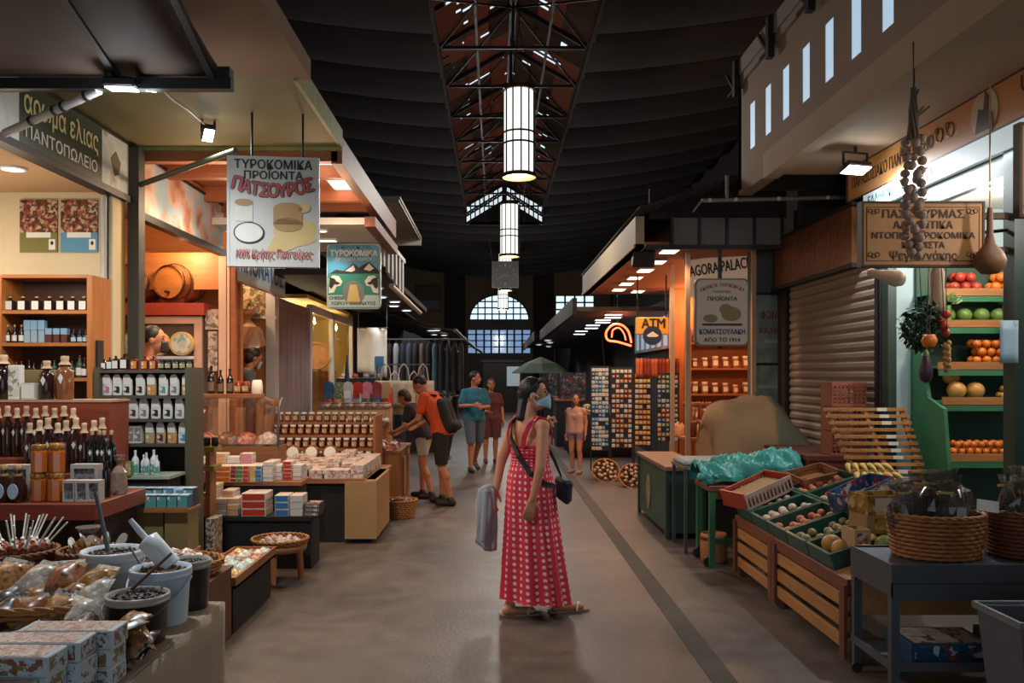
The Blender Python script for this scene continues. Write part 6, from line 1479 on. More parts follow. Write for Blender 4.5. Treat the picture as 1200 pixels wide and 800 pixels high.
def green_tray(label, u, y, w=.39, l=.45, h=.09):
    t = thing('plastic_tray', label, 'tray', onslope(u, y), 0, 'green plastic fruit trays', (0, -SL, 0)); m = MB()
    MB().bx(0, l, -w / 2, w / 2, 0, .01).build('tray_bottom', mat('green_plastic_dark', '16332b', .4), t)
    for s in (-1, 1): MB().bx(0, l, s * w / 2, s * (w / 2 - .012), .01, h).bx(-.004, l, s * (w / 2 - .018), s * (w / 2 + .004), h, h + .012).build('tray_side', PLG, t)
    for x in (0, l - .012): MB().bx(x, x + .012, -w / 2 + .012, w / 2 - .012, .01, h).bx(x - .004, x + .016, -w / 2, w / 2, h, h + .012).build('tray_end', PLG, t)
    return t
FR = {k: mat('fruit_' + k, v, .45, var=.25, sc=14, rnd=.15) for k, v in dict(peach='b5623c', onion='b89a80', egg='c0a890', kiwi='7a6a3a', melon='c08a42', green='76863c', orange='cf6a1c', apricot='c98a3a', red='a8321f', dark='3a2230', potato='a08456', lime='5f7a32').items()}
M_stem = mat('fruit_stem', '4a3a20', .8)
def fruit(name, r, m_, stem=True, sq=.95, n=12, jit=0):
    t = thing(name, 'x x x x', name.replace('_', ' '))
    MB().ball((0, 0, r * sq), (r, r, r * sq), n, 8, jit=jit).build('flesh', m_, t)
    if stem: MB().tube((0, 0, r * sq * 1.9), (r * .06, 0, r * sq * 2.12), r * .1, r * .06, 5).build('stem', M_stem, t)
    return t
cols = [(6.98, 'onion', .034, 'far end'), (6.57, 'egg', .034, 'second'), (6.16, 'peach', .036, 'third'), (5.75, 'kiwi', .034, 'fourth'), (5.34, 'melon', .075, 'fifth')]
for i, (y, k, r, w) in enumerate(cols):
    green_tray('green tray of %ss in the aisle row, %s' % (k, w if i == 0 else w + ' from the far end'), .0, y)
    green_tray('green tray in the rear row, %s' % (w if i == 0 else w + ' from the far end'), .47, y)
fr_ = {}
def putfruit(kind, name, r, loc, label, grp, stem=False, sq=.95):
    k = (kind, name, r)
    if k not in fr_: fr_[k] = Row(fruit(name, r, FR[kind], stem, sq), grp)
    return fr_[k].put(loc, label, rot=(0, 0, RN.uniform(0, 6)), sc=RN.uniform(.9, .99), group=grp)
for i, (y, k, r, w) in enumerate(cols):
    for u0, row in ((.0, 'aisle'), (.47, 'rear')):
        kind = k if row == 'aisle' else ('peach', 'onion', 'kiwi', 'lime', 'potato')[i]
        name = {'egg': 'pale_fruit', 'melon': 'melon', 'kiwi': 'kiwi', 'onion': 'onion', 'peach': 'peach', 'lime': 'lime', 'potato': 'potato'}[kind]
        rr = .07 if kind == 'melon' else .034
        if kind == 'melon': pts = [(.1, -.09), (.1, .08), (.25, -.1), (.26, .09), (.38, 0)]
        else: pts = [(.06 + .08 * a, -.13 + .085 * b) for a in range(5) for b in range(4) if (a * 3 + b * 5 + i) % 4 != 0]
        for j, (u, v) in enumerate(pts):
            putfruit(kind, name, rr, onslope(u0 + u + RN.uniform(-.01, .01), y + v + RN.uniform(-.008, .008), .017), ('%s in the %s row tray, %s, %s one' % (name.replace('_', ' '), row, w if i == 0 else w + ' from the far end', ORD[j])), '%ss in the green trays' % name.replace('_', ' '), stem=kind in ('melon', 'peach'))
for kk, (u, y, l) in enumerate(((.3, 5.09, 'green melon lying before the cardboard fruit boxes'), (.16, 5.05, 'ridged yellow melon at the near end of the stand'))):
    putfruit(('green', 'melon')[kk], 'melon', .075, onslope(u, y, .0), l, 'melons at the near end', True)
# cardboard fruit boxes on the stand
def fruit_carton(label, loc, rz, a, b, h, rot=None, lid=None, side=None):
    t = thing('fruit_carton', label, 'box', loc, rz, 'cardboard fruit boxes', rot); m = side
    MB().bx(-a, a, -b, b, 0, .008).build('box_bottom', m, t)
    for s in (-1, 1): MB().bx(-a, a, s * b, s * (b - .008), .008, h).build('box_side', m, t); MB().bx(s * a, s * (a - .008), -b + .008, b - .008, .008, h).build('box_end', m, t)
    MB().bx(-a * .7, a * .7, -b - .001, -b, h * .2, h * .85).build('printed_label', lid, t)
    return t
fp1 = prnt('fruit_print', ['8a6a2e', 'a07a3a', '6e4a24', 'b59a5a', '7a5a30'], 12); fp2 = prnt('blue_fruit_print', ['1f3f66', '2a5a86', '1f3f66', 'b5a8a0', '8a3a3a'], 16); fp3 = prnt('pale_fruit_print', ['a89a92', '8a6a66', 'b5aaa4', '5a3a40'], 30)
fruit_carton('brown fruit carton at the bottom of the pair on the stand', (2.42, 5.33, .715), .1, .16, .11, .11, None, fp1, K_card)
fruit_carton('yellow-brown printed fruit carton on top of the other', (2.41, 5.34, .827), .16, .15, .11, .12, None, mat('label_picture_pale', 'a8a49c', .5), fp1)
fruit_carton('small cream carton beside the pair of fruit cartons', (2.2, 5.2, .615), .1, .05, .08, .14, None, fp3, K_kraft)
fruit_carton('blue printed banana box tilted among the rear trays', (2.62, 6.05, .78), .35, .2, .12, .14, (0, -SL, .35), fp3, fp2)
# bananas
def banana():
    t = thing('banana', 'x x x x', 'banana'); pts = [(.1 * math.cos(a), 0, .1 * math.sin(a)) for a in [.3 + 1.9 * k / 8 for k in range(9)]]
    MB().path(pts, [.008, .017, .02, .021, .021, .02, .017, .012, .006], 8).build('peel', mat('banana_peel', 'b59440', .5, var=.3, sc=20), t); MB().path(pts[-1:] + [(pts[-1][0] - .015, 0, pts[-1][2] - .012)], .005, 5).build('stem', M_stem, t); return t
r = Row(banana(), 'bananas behind the blue box')
for i in range(12): r.put((2.72 + (i % 6) * .055, 6.3 + .16 * (i // 6), .86 + .05 * (i // 6)), 'banana in the bunch behind the blue box, %s in the %s row' % (ORD[i % 6], ('front', 'rear')[i // 6]), rot=(-.5, -.4, 1.3 + .12 * (i % 6)))
# crates at the far end
t = thing('plastic_crate', 'red-rimmed plastic crate of brown paper at the far end of the stand', 'crate', (2.2, 7.12, .665), 0, None, (0, -SL, .35)); RP = mat('red_plastic', '9a3426', .4)
for s in (-1, 1):
    m = MB().bx(-.24, .24, s * .17, s * .16, .1, .13).bx(-.24, .24, s * .17, s * .16, 0, .02)
    for k in range(13): m.bx(-.235 + k * .038, -.22 + k * .038, s * .17, s * .16, .02, .1)
    m.build('side_lattice', RP if s > 0 else mat('pale_plastic', 'a8908a', .4), t); MB().bx(s * .24, s * .225, -.16, .16, 0, .14).build('end_panel', RP, t)
MB().bx(-.225, .225, -.16, .16, 0, .01).build('crate_bottom', RP, t); MB().bx(-.22, .22, -.155, .155, .01, .09, 0, .01).build('paper_filling', K_card, t)
t = thing('leaning_rack', 'slatted wooden rack leaning behind the fruit with a white stripe', 'rack', (0, 0, 0)); A, B, Cc, D = V(2.93, 6.82, .8), V(3.44, 6.82, .8), V(2.76, 7.08, 1.4), V(3.38, 7.08, 1.4)
for a, c in ((A, Cc), (B, D), (A.lerp(B, .5), Cc.lerp(D, .5))): MB().bar(a + V(0, .02, 0), c + V(0, .02, 0), .04, .02).build('rail', K_wood, t)
for k in range(12):
    q = k / 11; MB().bar(A.lerp(Cc, q) - V(.04, 0, 0), B.lerp(D, q) + V(.04, 0, 0), .02, .026).build('slat', wood('pale_slat_wood', 'a8723f', 'Y'), t)
    if k not in (3, 8): p = A.lerp(B, .72).lerp(Cc.lerp(D, .72), q); MB().bx(p.x - .04, p.x + .04, p.y - .012, p.y - .008, p.z - .014, p.z + .014).build('white_tape', K_white, t)
t = thing('prop_box', 'dark wooden box that the leaning rack stands on', 'box', (3.25, 6.95, 0)); MB().bx(-.33, .23, -.2, .14, 0, .76).build('body', CRZ, t); MB().bx(-.34, .24, -.21, .15, .76, .785).build('top', CRZ, t)
crate('slatted_crate', 'small slatted wooden crate tilted between the bananas and red chest', 'crate', .36, .3, .1, K_wood, (2.72, 7.28, .78), .3, None, 2, (.15, -.2, .2))
t = thing('wooden_block', 'dark wooden block under the tilted slatted crate', 'block', (2.74, 7.33, 0)); MB().bx(-.17, .12, -.07, .07, 0, .7).build('body', CRZ, t); MB().bx(-.18, .13, -.08, .08, .7, .72).build('top', CRZ, t)
t = thing('wooden_chest', 'reddish wooden chest before the roller shutter', 'chest', (3.02, 8.03, 0)); MB().bx(-.28, .24, -.58, .58, 0, .94).build('body', mat('chest_red', '7a3a28', .55), t); MB().bx(-.3, .26, -.6, .6, .94, .98).build('lid', mat('chest_red_top', '5e3026', .5), t)
for k in range(3):
    t = thing('plastic_crate', 'orange-brown lattice crate in front of the shutter, %s from the bottom' % ORD[k], 'crate', (3.1, 7.6, .982 + .215 * k), 0, 'lattice crates by the shutter'); m_ = mat('crate_orange_brown', '8a4a30', .5)
    for s in (-1, 1):
        m = MB().bx(-.15, .15, s * .13, s * .12, 0, .02).bx(-.15, .15, s * .13, s * .12, .19, .21).bx(-.01, .01, s * .13, s * .12, .02, .19)
        for q in range(9): m.bx(-.15 + q * .0365, -.142 + q * .0365, s * .13, s * .122, .02, .19)
        for q in range(5): m.bx(-.15, .15, s * .13, s * .122, .045 + q * .033, .052 + q * .033)
        m.build('side_lattice', m_, t); MB().bx(s * .15, s * .14, -.12, .12, 0, .21).build('end_panel', m_, t)
    MB().bx(-.14, .14, -.12, .12, 0, .01).build('crate_bottom', m_, t)
# tables with the teal bundle
GL = mat('green_leg', '2f6a42', .45)
t = table('market_table', 'green-legged market table under the teal plastic bundle', 'table', 1.86, 2.69, 7.42, 7.95, .72, .05, CRR, GL, leg=.05)
for s in (-1, 1): MB().lathe([(.045, -.015), (.05, 0), (.045, .015)], 16, M=TR((-.4, s * .2, .05), PI / 2)).build('caster', M_black, t)
MB().bx(-.4, .4, -.2, -.17, .2, .25).build('cross_bar', GL, t)
t = thing('plastic_bundle', 'crumpled teal plastic sheet bundled over the market table', 'plastic sheet', (2.28, 7.68, .757), 0, None, (0, -.07, .04)); rn = random.Random(9)
def bun(u, v):
    x = -.48 + .9 * u; a = PI * v; w = .2 + .03 * math.sin(u * 9)
    h = (.15 + .07 * u) * (1 + .09 * math.sin(u * 15 + v * 5)) + .012 * math.sin(u * 34 + v * 9)
    nz_ = noise.noise((u * 14, v * 5, 1)); h += .055 * abs(noise.noise((u * 16, v * 6, 4))) + .03 * abs(noise.noise((u * 36, v * 14, 9)))
    return (x + .02 * nz_, -w * math.cos(a) * (1 + .07 * math.sin(u * 26 + v * 8)), max(.0, h * math.sin(a) ** .6 + .02 * math.sin(v * 22 + u * 8)))
MB().sheet(bun, 80, 40).build('sheet', mat('teal_plastic', '2f857c', .4, var=.3, sc=9, bump=.3, bsc=30), t)
MB().path([(-.5 + .02 * k, -.2 - .0 * k, .05 + .03 * math.sin(k)) for k in range(8)], [.03 + .012 * math.sin(2 * k) for k in range(8)], 8).build('twisted_end', mat('teal_plastic', ''), t)
t = table('grey_table', 'metal-legged table with a thick grey padded top beside the green chest', 'table', 1.78, 2.68, 8.05, 8.62, .82, .03, mat('grey_wood', '6a5a4c', .7), GREYM, leg=.03)
MB().bx(-.44, .44, -.27, .27, .82, .875, 0, .02).build('grey_pad', mat('grey_pad', '8d9290', .8, bump=.3), t)
t = thing('green_chest', 'dark green market chest with a round picture on its aisle side', 'chest', (2.05, 9.62, 0)); GC = mat('chest_green', '2c4434', .5)
MB().bx(-.28, .12, -.85, .9, .06, .7).build('body', GC, t); MB().bx(-.3, .15, -.88, .92, .7, .745, 0, .005).build('lid', mat('chest_lid', '7a5644', .6), t)
for yy in (-.83, .85): MB().bx(-.295, -.26, yy - .03, yy + .03, 0, .72).build('corner_post', mat('chest_green_dark', '243a2c', .5), t)
MB().prism([(.13 * math.cos(a * PI / 9), .2 * math.sin(a * PI / 9)) for a in range(18)], lambda u, v, d: (d, .2 + u, .35 + v), -.288, -.282).build('picture', prnt('chest_picture', ['8a5a3a', 'a07a5a', '6a4a30', '4a5a3a'], 12, 'noise'), t)
t = thing('round_box', 'orange-brown round tub under the green-legged table', 'tub', (1.98, 7.72, 0)); MB().lathe([(.1, 0), (.12, .02), (.12, .24), (.11, .26), (.1, .24)], 20).build('tub_body', mat('tub_orange', 'a5683c', .6), t); MB().lathe([(.122, .2), (.126, .21), (.122, .23)], 20, cap=False).build('band', M_txo, t)
# covered stall
t = thing('covered_stall', 'market stall covered with a sagging brown and olive cloth', 'covered stall', (2.8, 9.1, 0)); 
def cov(x0, x1):
    rings = []
    for i in range(15):
        x = x0 + (x1 - x0) * i / 14; q = (x + .62) / 1.2
        top = .5 + (.92 - .035 * math.sin(q * 9)) * (1 - max(0, (.16 - q) / .22) ** 2) * (1 - .55 * max(0, (q - .6) / .36) ** 1.3); ring = []
        for k in range(15):
            a = PI * k / 14; w = .42 + .03 * math.sin(k * 2.3 + q * 7)
            ring.append((x + .012 * math.sin(k * 3 + q * 20), -w * math.cos(a) * (1 - .12 * max(0, .2 - q) * 5), .42 + (top - .42) * max(0, math.sin(a)) ** .5 + .03 * math.sin(k * 1.9 + q * 15 + 2 * math.sin(k)) * math.sin(a)))
        rings.append(ring)
    return rings
for x0, x1, m_ in ((-.57, .1, mat('cloth_tan', '94704c', .9, bump=.25, sc=4)), (.09, .5, mat('cloth_olive', '625b46', .9, bump=.25, sc=4))):
    rg = cov(x0, x1); m = MB(); m.sheet(lambda u, v: rg[round(u * 14)][round(v * 14)], 14, 14, th=-.012)
    if x0 < -.5: m.add(rg[0], [tuple(range(15))], 0, True)
    else: m.add(rg[-1], [tuple(range(14, -1, -1))], 0, True)
    m.build('cloth', m_, t)
MB().bx(-.55, .5, -.34, .34, 0, .6).build('stall_body', M_soot, t); MB().bx(-.6, .55, -.4, .4, .6, .64).build('stall_top', K_wood, t)
# ---------------- metal trolley
t = thing('metal_trolley', 'dark grey two-shelf metal trolley carrying the wicker baskets', 'trolley', (2.6, 4.6, 0)); TM = mat('trolley_grey', '5a5d62', .45, .55, var=.15)
MB().bx(-.57, .6, -.24, .26, .69, .705).build('top_tray', TM, t)
MB().bx(-.575, .6, -.245, -.235, .62, .715).bx(-.575, -.565, -.235, .26, .55, .715).bx(-.565, .6, .255, .265, .55, .715).build('top_rim', TM, t); MB().bx(-.565, .6, -.24, -.225, .53, .615).build('apron', TM, t)
for x in (-.55, .56):
    for y in (-.215, .235): MB().bx(x - .022, x + .022, y - .02, y + .02, .06, .7).build('leg', TM, t); MB().lathe([(.03, -.012), (.034, 0), (.03, .012)], 12, M=TR((x, y, .034), PI / 2)).build('caster', M_black, t)
MB().bx(-.57, .6, -.24, .26, .17, .185).bx(-.57, .6, -.245, -.235, .17, .215).bx(-.575, -.565, -.24, .26, .17, .215).build('lower_shelf', TM, t)
c = carton('fruit_box', 'box', .42, .3, .11, mat('box_navy', '1f3d5c', .5), prnt('navy_print', ['1f3d5c', 'a9b0b5', '1f3d5c', '8a3a34', '2a5276'], 14), prnt('box_top_print', ['b5a294', 'a08a7c', 'c0b0a4', '5a3a34'], 14)); c.location = (2.36, 4.55, .187); lab(c, 'navy and white printed box on the lower trolley shelf')
c = carton('fruit_box', 'box', .3, .3, .11, mat('box_dark', '23262c', .5), prnt('dark_print', ['23262c', '3a3f48', '8a3a34', '2a3a50'], 14), mat('box_dark', '')); c.location = (2.78, 4.58, .187); c.rotation_euler[2] = -.2; lab(c, 'dark printed box beside the navy one on the trolley')
basket('wicker_basket', 'oval honey-coloured wicker basket of bagged herbs on the trolley', .175, .205, .225, mat('wicker_light', '9c5e2a', .5, var=.4, sc=40), (2.385, 4.62, .707), 1.2)
basket('wicker_basket', 'reddish wicker basket of bagged herbs on the trolley, cut by the frame', .175, .2, .24, mat('wicker_red', '7a4026', .55, var=.35, sc=40), (2.91, 4.64, .707), 1.2)
def herbbag():
    t = thing('herb_bag', 'x x x x', 'herb bag'); rn = random.Random(8); n = 14; rings = []
    for z, q in ((0, .6), (.06, 1), (.14, 1.1), (.22, 1), (.28, .6), (.31, .45), (.37, .8)): rings.append([(q * .1 * (1 + rn.uniform(-.3, .3)) * math.cos(k * 2 * PI / n), q * .06 * (1 + rn.uniform(-.3, .3)) * math.sin(k * 2 * PI / n), z) for k in range(n)])
    MB().loft(rings, sm=False).build('cellophane', mat('clear_cellophane', '574c44', .1, alpha=.5, coat=1, var=.5, sc=25), t)
    m = MB(); 
    for k in range(60):
        a, q = rn.uniform(0, 6.3), rn.uniform(0, .085); x, y = q * math.cos(a), q * .6 * math.sin(a); m.path([(x * .5, y * .5, .02), (x, y, .12), (x * 1.2 + rn.uniform(-.01, .01), y * 1.2, rn.uniform(.14, .24))], [.005, .007, .008], 4, sm=False)
    m.build('dried_herb_leaves', mat('dried_herb', '3e352c', .9, var=.5, rnd=.2), t); MB().lathe([(.05, .295), (.052, .31)], 8, cap=False).build('tie', K_kraft, t); return t
r = Row(herbbag(), 'cellophane herb bags in the trolley baskets')
for i, (x, y, z, a) in enumerate(((2.25, 4.6, .8, -.35), (2.36, 4.64, .84, -.1), (2.47, 4.6, .82, .25), (2.4, 4.54, .79, .1), (2.53, 4.66, .84, .4), (2.3, 4.7, .82, -.3), (2.78, 4.6, .82, -.3), (2.88, 4.64, .86, 0), (2.98, 4.6, .82, .2), (2.84, 4.54, .8, -.1))):
    r.put((x, y, z), 'cellophane bag of dried herbs, %s in the %s basket' % (ORD[i] if i < 6 else ORD[i - 6], 'honey-coloured' if i < 6 else 'reddish'), rot=(.06, a * .6, i * .7), sc=.88)
t = thing('price_card', 'small white price card standing between the herb bags', 'card', (2.61, 4.52, .96), 0, None, (-.2, .15, 0)); MB().bx(-.06, .06, -.002, .002, 0, .06).build('card', K_white, t); MB().tube((0, .004, -.22), (0, .004, .05), .004, n=5).build('stick', K_wood, t)
# grey bin and red pot at the frame corner
t = thing('grey_bin', 'dark grey plastic bin in front of the trolley', 'bin', (2.52, 3.86, 0)); m = MB()
rr = lambda a, b, z: [(-a, -b, z), (a, -b, z), (a, b, z), (-a, b, z)]
m.loft([rr(.19, .13, 0), rr(.245, .17, .6), rr(.225, .15, .6), rr(.2, .135, .5)], sm=False); m.build('bin_body', mat('bin_grey', '54585c', .5), t); MB().bx(-.26, .26, -.185, -.17, .585, .615).bx(-.26, .26, .17, .185, .585, .615).bx(-.26, -.245, -.17, .17, .585, .615).bx(.245, .26, -.17, .17, .585, .615).build('rim', mat('bin_rim', '6a6e72', .5), t)
t = thing('clay_pot', 'glazed red-brown pot with pale drips standing in the grey bin', 'pot', (2.61, 3.86, .502)); MB().lathe([(.06, 0), (.09, .06), (.1, .13), (.085, .19), (.095, .23), (.085, .23), (.07, .19)], 22).build('pot_body', mat('glazed_red', '6a2a22', .2, coat=.4), t); m = MB()
for k in range(10): a = k * .628; m.path([(.102 * math.cos(a + .2 * q), .102 * math.sin(a + .2 * q), .15 - .03 * q) for q in range(4)], .005, 5)
m.build('glaze_stripe', mat('glaze_pale', 'b5a090', .3), t)
# ---------------- fruit shop: stepped shelves facing the aisle end
t = thing('fruit_shelf', 'tall green stepped fruit shelf inside the right-hand shop', 'shelf', (3.54, 6.9, 0)); SG = mat('shelf_green', '2a6440', .5); SGD = mat('shelf_green_dark', '24402f', .6)
MB().bx(0, 1.9, .26, .3, 0, 2.7).build('back_panel', SGD, t); MB().prism([(-.32, 0), (.3, 0), (.3, 1.9), (.12, 1.86), (.02, 1.5), (-.22, 1.42), (-.28, 1.0)], lambda u, v, d: (d, u, v), -.03, 0).build('side_panel', SG, t)
TI = [(2.36, .05, 'topmost'), (2.1, .0, 'second'), (1.76, -.07, 'third'), (1.48, -.14, 'fourth'), (1.04, -.22, 'lowest')]
for z, dy, w in TI:
    MB().bx(0, 1.9, dy, .26, z - .02, z).build('shelf', SG, t); MB().bx(0, 1.9, dy - .02, dy, z - .03, z + .03).build('front_rail', wood('rail_wood', '9a6230', 'X'), t); MB().bx(.0, 1.9, dy - .022, dy - .018, z - .08, z - .035).build('green_lip', SG, t)
MB().bx(0, 1.9, -.1, .26, 0, .3).build('base', SGD, t)
def shelf_row(kind, name, r, x0, x1, tier, ny, layers, stem=False):
    z, dy, w = TI[tier]; n = int((x1 - x0) / (2 * r))
    for l in range(layers):
        for j in range(ny):
            for i in range(n - l % 2):
                putfruit(kind, name, r, (3.54 + x0 + r + i * 2 * r + (l % 2) * r, 6.9 + dy + .035 + r + j * 2 * r, z + .012 + l * r * 1.72 + .004 * j), '%s on the %s green shelf, %s row, %s layer, %s from the left' % (name.replace('_', ' '), w, ORD[j], ORD[l], ORD[i]), '%ss on the %s green shelf' % (name.replace('_', ' '), w), stem)
shelf_row('red', 'red_pepper', .045, .2, .52, 0, 2, 2, True); shelf_row('orange', 'tomato', .045, .54, 1.0, 0, 2, 2)
shelf_row('lime', 'lettuce', .07, .1, 1.0, 1, 1, 1); shelf_row('orange', 'orange', .038, .32, .9, 2, 2, 3); shelf_row('melon', 'melon', .075, .1, .46, 3, 1, 1, True); shelf_row('apricot', 'apricot', .03, .5, 1.0, 3, 2, 2); shelf_row('orange', 'mandarin', .032, .05, 1.0, 4, 2, 2)
putfruit('melon', 'melon', .075, (3.54 + .18, 6.9 + .06, 1.52 + .09), 'melon on top behind the front melons of the fourth shelf', 'melons on the fourth green shelf', True)
for i, (x, z) in enumerate(((.14, 2.12), (.62, 2.12), (.86, 2.12))):
    t = thing('leafy_lettuce', 'leafy green head on the second green shelf, %s from the left' % ORD[i], 'lettuce', (3.54 + x, 6.94, z + .13), 0, 'leafy heads on the second shelf'); m = MB(); rn = random.Random(i)
    for k in range(26): a, b = rn.uniform(0, 6.3), rn.uniform(.2, 1.3); d = V(math.cos(a) * math.sin(b), math.sin(a) * math.sin(b), math.cos(b)) * .1; m.add([d * .3, d + V(.02, .01, .02), d * 1.15, d + V(-.02, .01, -.02)], [(0, 1, 2, 3), (3, 2, 1, 0)])
    m.build('leaves', mat('leaf_pale', '8a9a5c', .6, rnd=.2), t); MB().tube((0, 0, -.13), (0, 0, .0), .03).build('stem', FR['lime'], t)
t = thing('price_board', 'yellow price board standing in front of the oranges', 'price board', (4.12, 6.74, 1.83)); MB().bx(-.08, .08, -.006, .006, 0, .32).build('board', mat('card_yellow', 'b59a3a', .5), t); MB().bx(-.07, .07, -.009, -.006, .06, .11).build('printed_line', M_txo, t); MB().bx(-.01, .01, .006, .02, -.08, .3).build('stick', K_wood, t)
t = thing('paper_notice', 'white paper notice taped to the dark green shop post', 'notice', (3.25, 5.41, 1.9)); MB().sheet(lambda u, v: (-.05 + .11 * u, -.004 - .01 * u, -.14 + .27 * v), 4, 4, th=.003).build('sheet', K_pale, t); MB().bx(.03, .06, -.02, -.0, .1, .13).build('tape', G_clear, t)
# hanging produce by the projecting sign
RA, RB = V(3.31, 5.5, 2.62), V(2.7, 6.15, 2.62)
t = thing('hanging_rod', 'thin dark rod behind the projecting sign that the hanging produce is tied to', 'rod'); MB().tube(RA, RB, .012, n=8).build('rod', M_iron, t); MB().ball(RB, .02, 8, 6).build('end_knob', M_iron, t)
def tied(t, a, m_=None, r=.003):
    p = t.location; d = RB - RA; q = RA + d * max(0, min(1, (p - RA).dot(d) / d.dot(d))); q = Matrix(t.rotation_euler.to_matrix()).inverted() @ (q - p)
    MB().tube(a, q, r, n=5).build('string', m_ or M_wire, t)
t = thing('garlic_braid', 'long braid of garlic bulbs hanging from the beige beam', 'garlic', (2.56, 5.22, 0)); GB = mat('garlic_skin', '9c8270', .75, var=.25, sc=30, rnd=0); top = 3.56
MB().path([(0, 0, 3.72), (0.004, 0, 3.5), (.0, 0, 3.42), (.02, 0, 3.4), (.03, 0, 3.43)], .006, 6).build('hook', M_wire, t)
rn = random.Random(3); m = MB()
for k in range(7): a = k * .9; m.path([(.012 * math.cos(a), .012 * math.sin(a), 3.44), (.02 * math.cos(a + 1), .02 * math.sin(a + 1), 3.3), (.03 * math.cos(a + 2), .02 * math.sin(a + 2), 3.12)], [.005, .009, .012], 5)
for k in range(6): m.path([(0.02, 0, 3.26), (.03 + .012 * k, -.02, 3.3 + .01 * (k % 3))], .006, 5)
m.build('braided_stem', mat('dry_stem', '6a5a46', .9), t)
for k in range(42):
    z = 3.13 - k * .0175; a = k * 2.3; q = .05 if k < 36 else .03
    MB().lathe([(.001, -.022), (.022, -.018), (.03, 0), (.022, .018), (.006, .028), (.004, .04)], 9, M=TR((q * math.cos(a), q * .8 * math.sin(a), z), rn.uniform(-.5, .5) + 1.2 * math.sin(a), 1.2 * math.cos(a), 0)).build('garlic_bulb', GB, t)
t = thing('bottle_gourd', 'dried brown bottle gourd hanging beside the projecting sign', 'gourd', P(1160, 305, 5.35)); MB().lathe([(.001, -.09), (.05, -.082), (.088, -.04), (.095, 0), (.075, .05), (.035, .1), (.02, .17), (.018, .3), (.014, .33)], 18).build('gourd_body', mat('gourd_brown', '7a5030', .55, var=.3), t); MB().tube((0, 0, .33), (0, 0, 3.6 - t.location.z), .005, n=5).build('string', K_kraft, t)
t = thing('pale_gourd', 'pale long-necked gourd hanging on a black string below the sign', 'gourd', P(1050, 326, 5.7), 0, None, (0, -1.35, 0)); MB().lathe([(.001, -.06), (.04, -.05), (.058, 0), (.045, .06), (.03, .12), (.026, .18), (.01, .2)], 16).build('gourd_body', mat('gourd_pale', 'c4ae96', .5), t); tied(t, (0, 0, .05))
hx = P(1080, 385, 5.95)
t = thing('herb_bunch', 'big hanging bunch of dark green leaves in the fruit shop opening', 'herb bunch', hx); m = MB(); rn = random.Random(12)
for k in range(620):
    a, c_, q = rn.uniform(0, 6.3), rn.uniform(-1, 1), rn.uniform(.3, 1) ** .5; s_ = math.sqrt(1 - c_ * c_); p = V(math.cos(a) * s_ * .15, math.sin(a) * s_ * .12, c_ * .17 + .02) * q; d = V(rn.uniform(-1, 1), rn.uniform(-1, 1), rn.uniform(-1, .6)).normalized(); e = d.cross(V(0, 0, 1)).normalized() * .016
    m.add([p, p + d * .03 + e, p + d * .066, p + d * .03 - e, ], [(0, 1, 2, 3)])
m.build('foliage', mat('bay_leaf', '2f4a34', .45, rnd=0, var=.4), t); m = MB()
for k in range(9): a = k * .7; m.path([(0, 0, .17), (.03 * math.cos(a), .03 * math.sin(a), .05), (.08 * math.cos(a), .08 * math.sin(a), -.1)], .004, 5)
m.build('twig', M_stem, t); tied(t, (0, 0, .17))
def string_of(name, label, loc, n, r, m_, dz, sq=1, top=.5):
    t = thing(name, label, name.split('_')[0], loc)
    for k in range(n): MB().ball((.6 * r * math.cos(k * 2.2), .6 * r * math.sin(k * 2.2), -k * dz), (r, r, r * sq), 10, 7).build(name.split('_')[0], m_, t)
    tied(t, (0, 0, 0)); return t
string_of('tomato_string', 'short string of orange-red tomatoes beside the herb bunch', P(1106, 368, 5.85), 4, .03, FR['red'], .042, 1, .95)
string_of('peanut_string', 'string of tan peanuts curving below the tomatoes', P(1110, 402, 5.8), 14, .018, mat('peanut', 'a87a4a', .8), .014, 1.2, .2)
t = thing('pumpkin', 'small orange pumpkin hanging in front of the herb bunch', 'pumpkin', P(1089, 399, 5.72)); MB().lathe([(.001, -.045), (.035, -.04), (.052, 0), (.035, .04), (.001, .042)], 14).build('flesh', FR['orange'], t); MB().tube((0, 0, .04), (0, 0, .075), .008, .005, 6).build('stem', M_stem, t); tied(t, (0, 0, .07))
t = thing('eggplant', 'dark purple eggplant hanging at the bottom of the produce bunch', 'eggplant', P(1085, 430, 5.8)); MB().lathe([(.001, -.11), (.035, -.09), (.045, -.03), (.03, .05), (.016, .09)], 14).build('flesh', FR['dark'], t); MB().lathe([(.024, .075), (.02, .1), (.006, .12)], 8).build('stem', FR['lime'], t); tied(t, (0, 0, .12))
t = thing('wooden_club', 'pale brown dried gourd neck hanging behind the tomatoes', 'gourd', P(1098, 340, 6.0)); MB().lathe([(.001, -.17), (.05, -.15), (.055, -.1), (.045, 0), (.05, .12), (.03, .17)], 14).build('gourd_body', mat('gourd_tan', 'a58a70', .6), t); tied(t, (0, 0, .16))
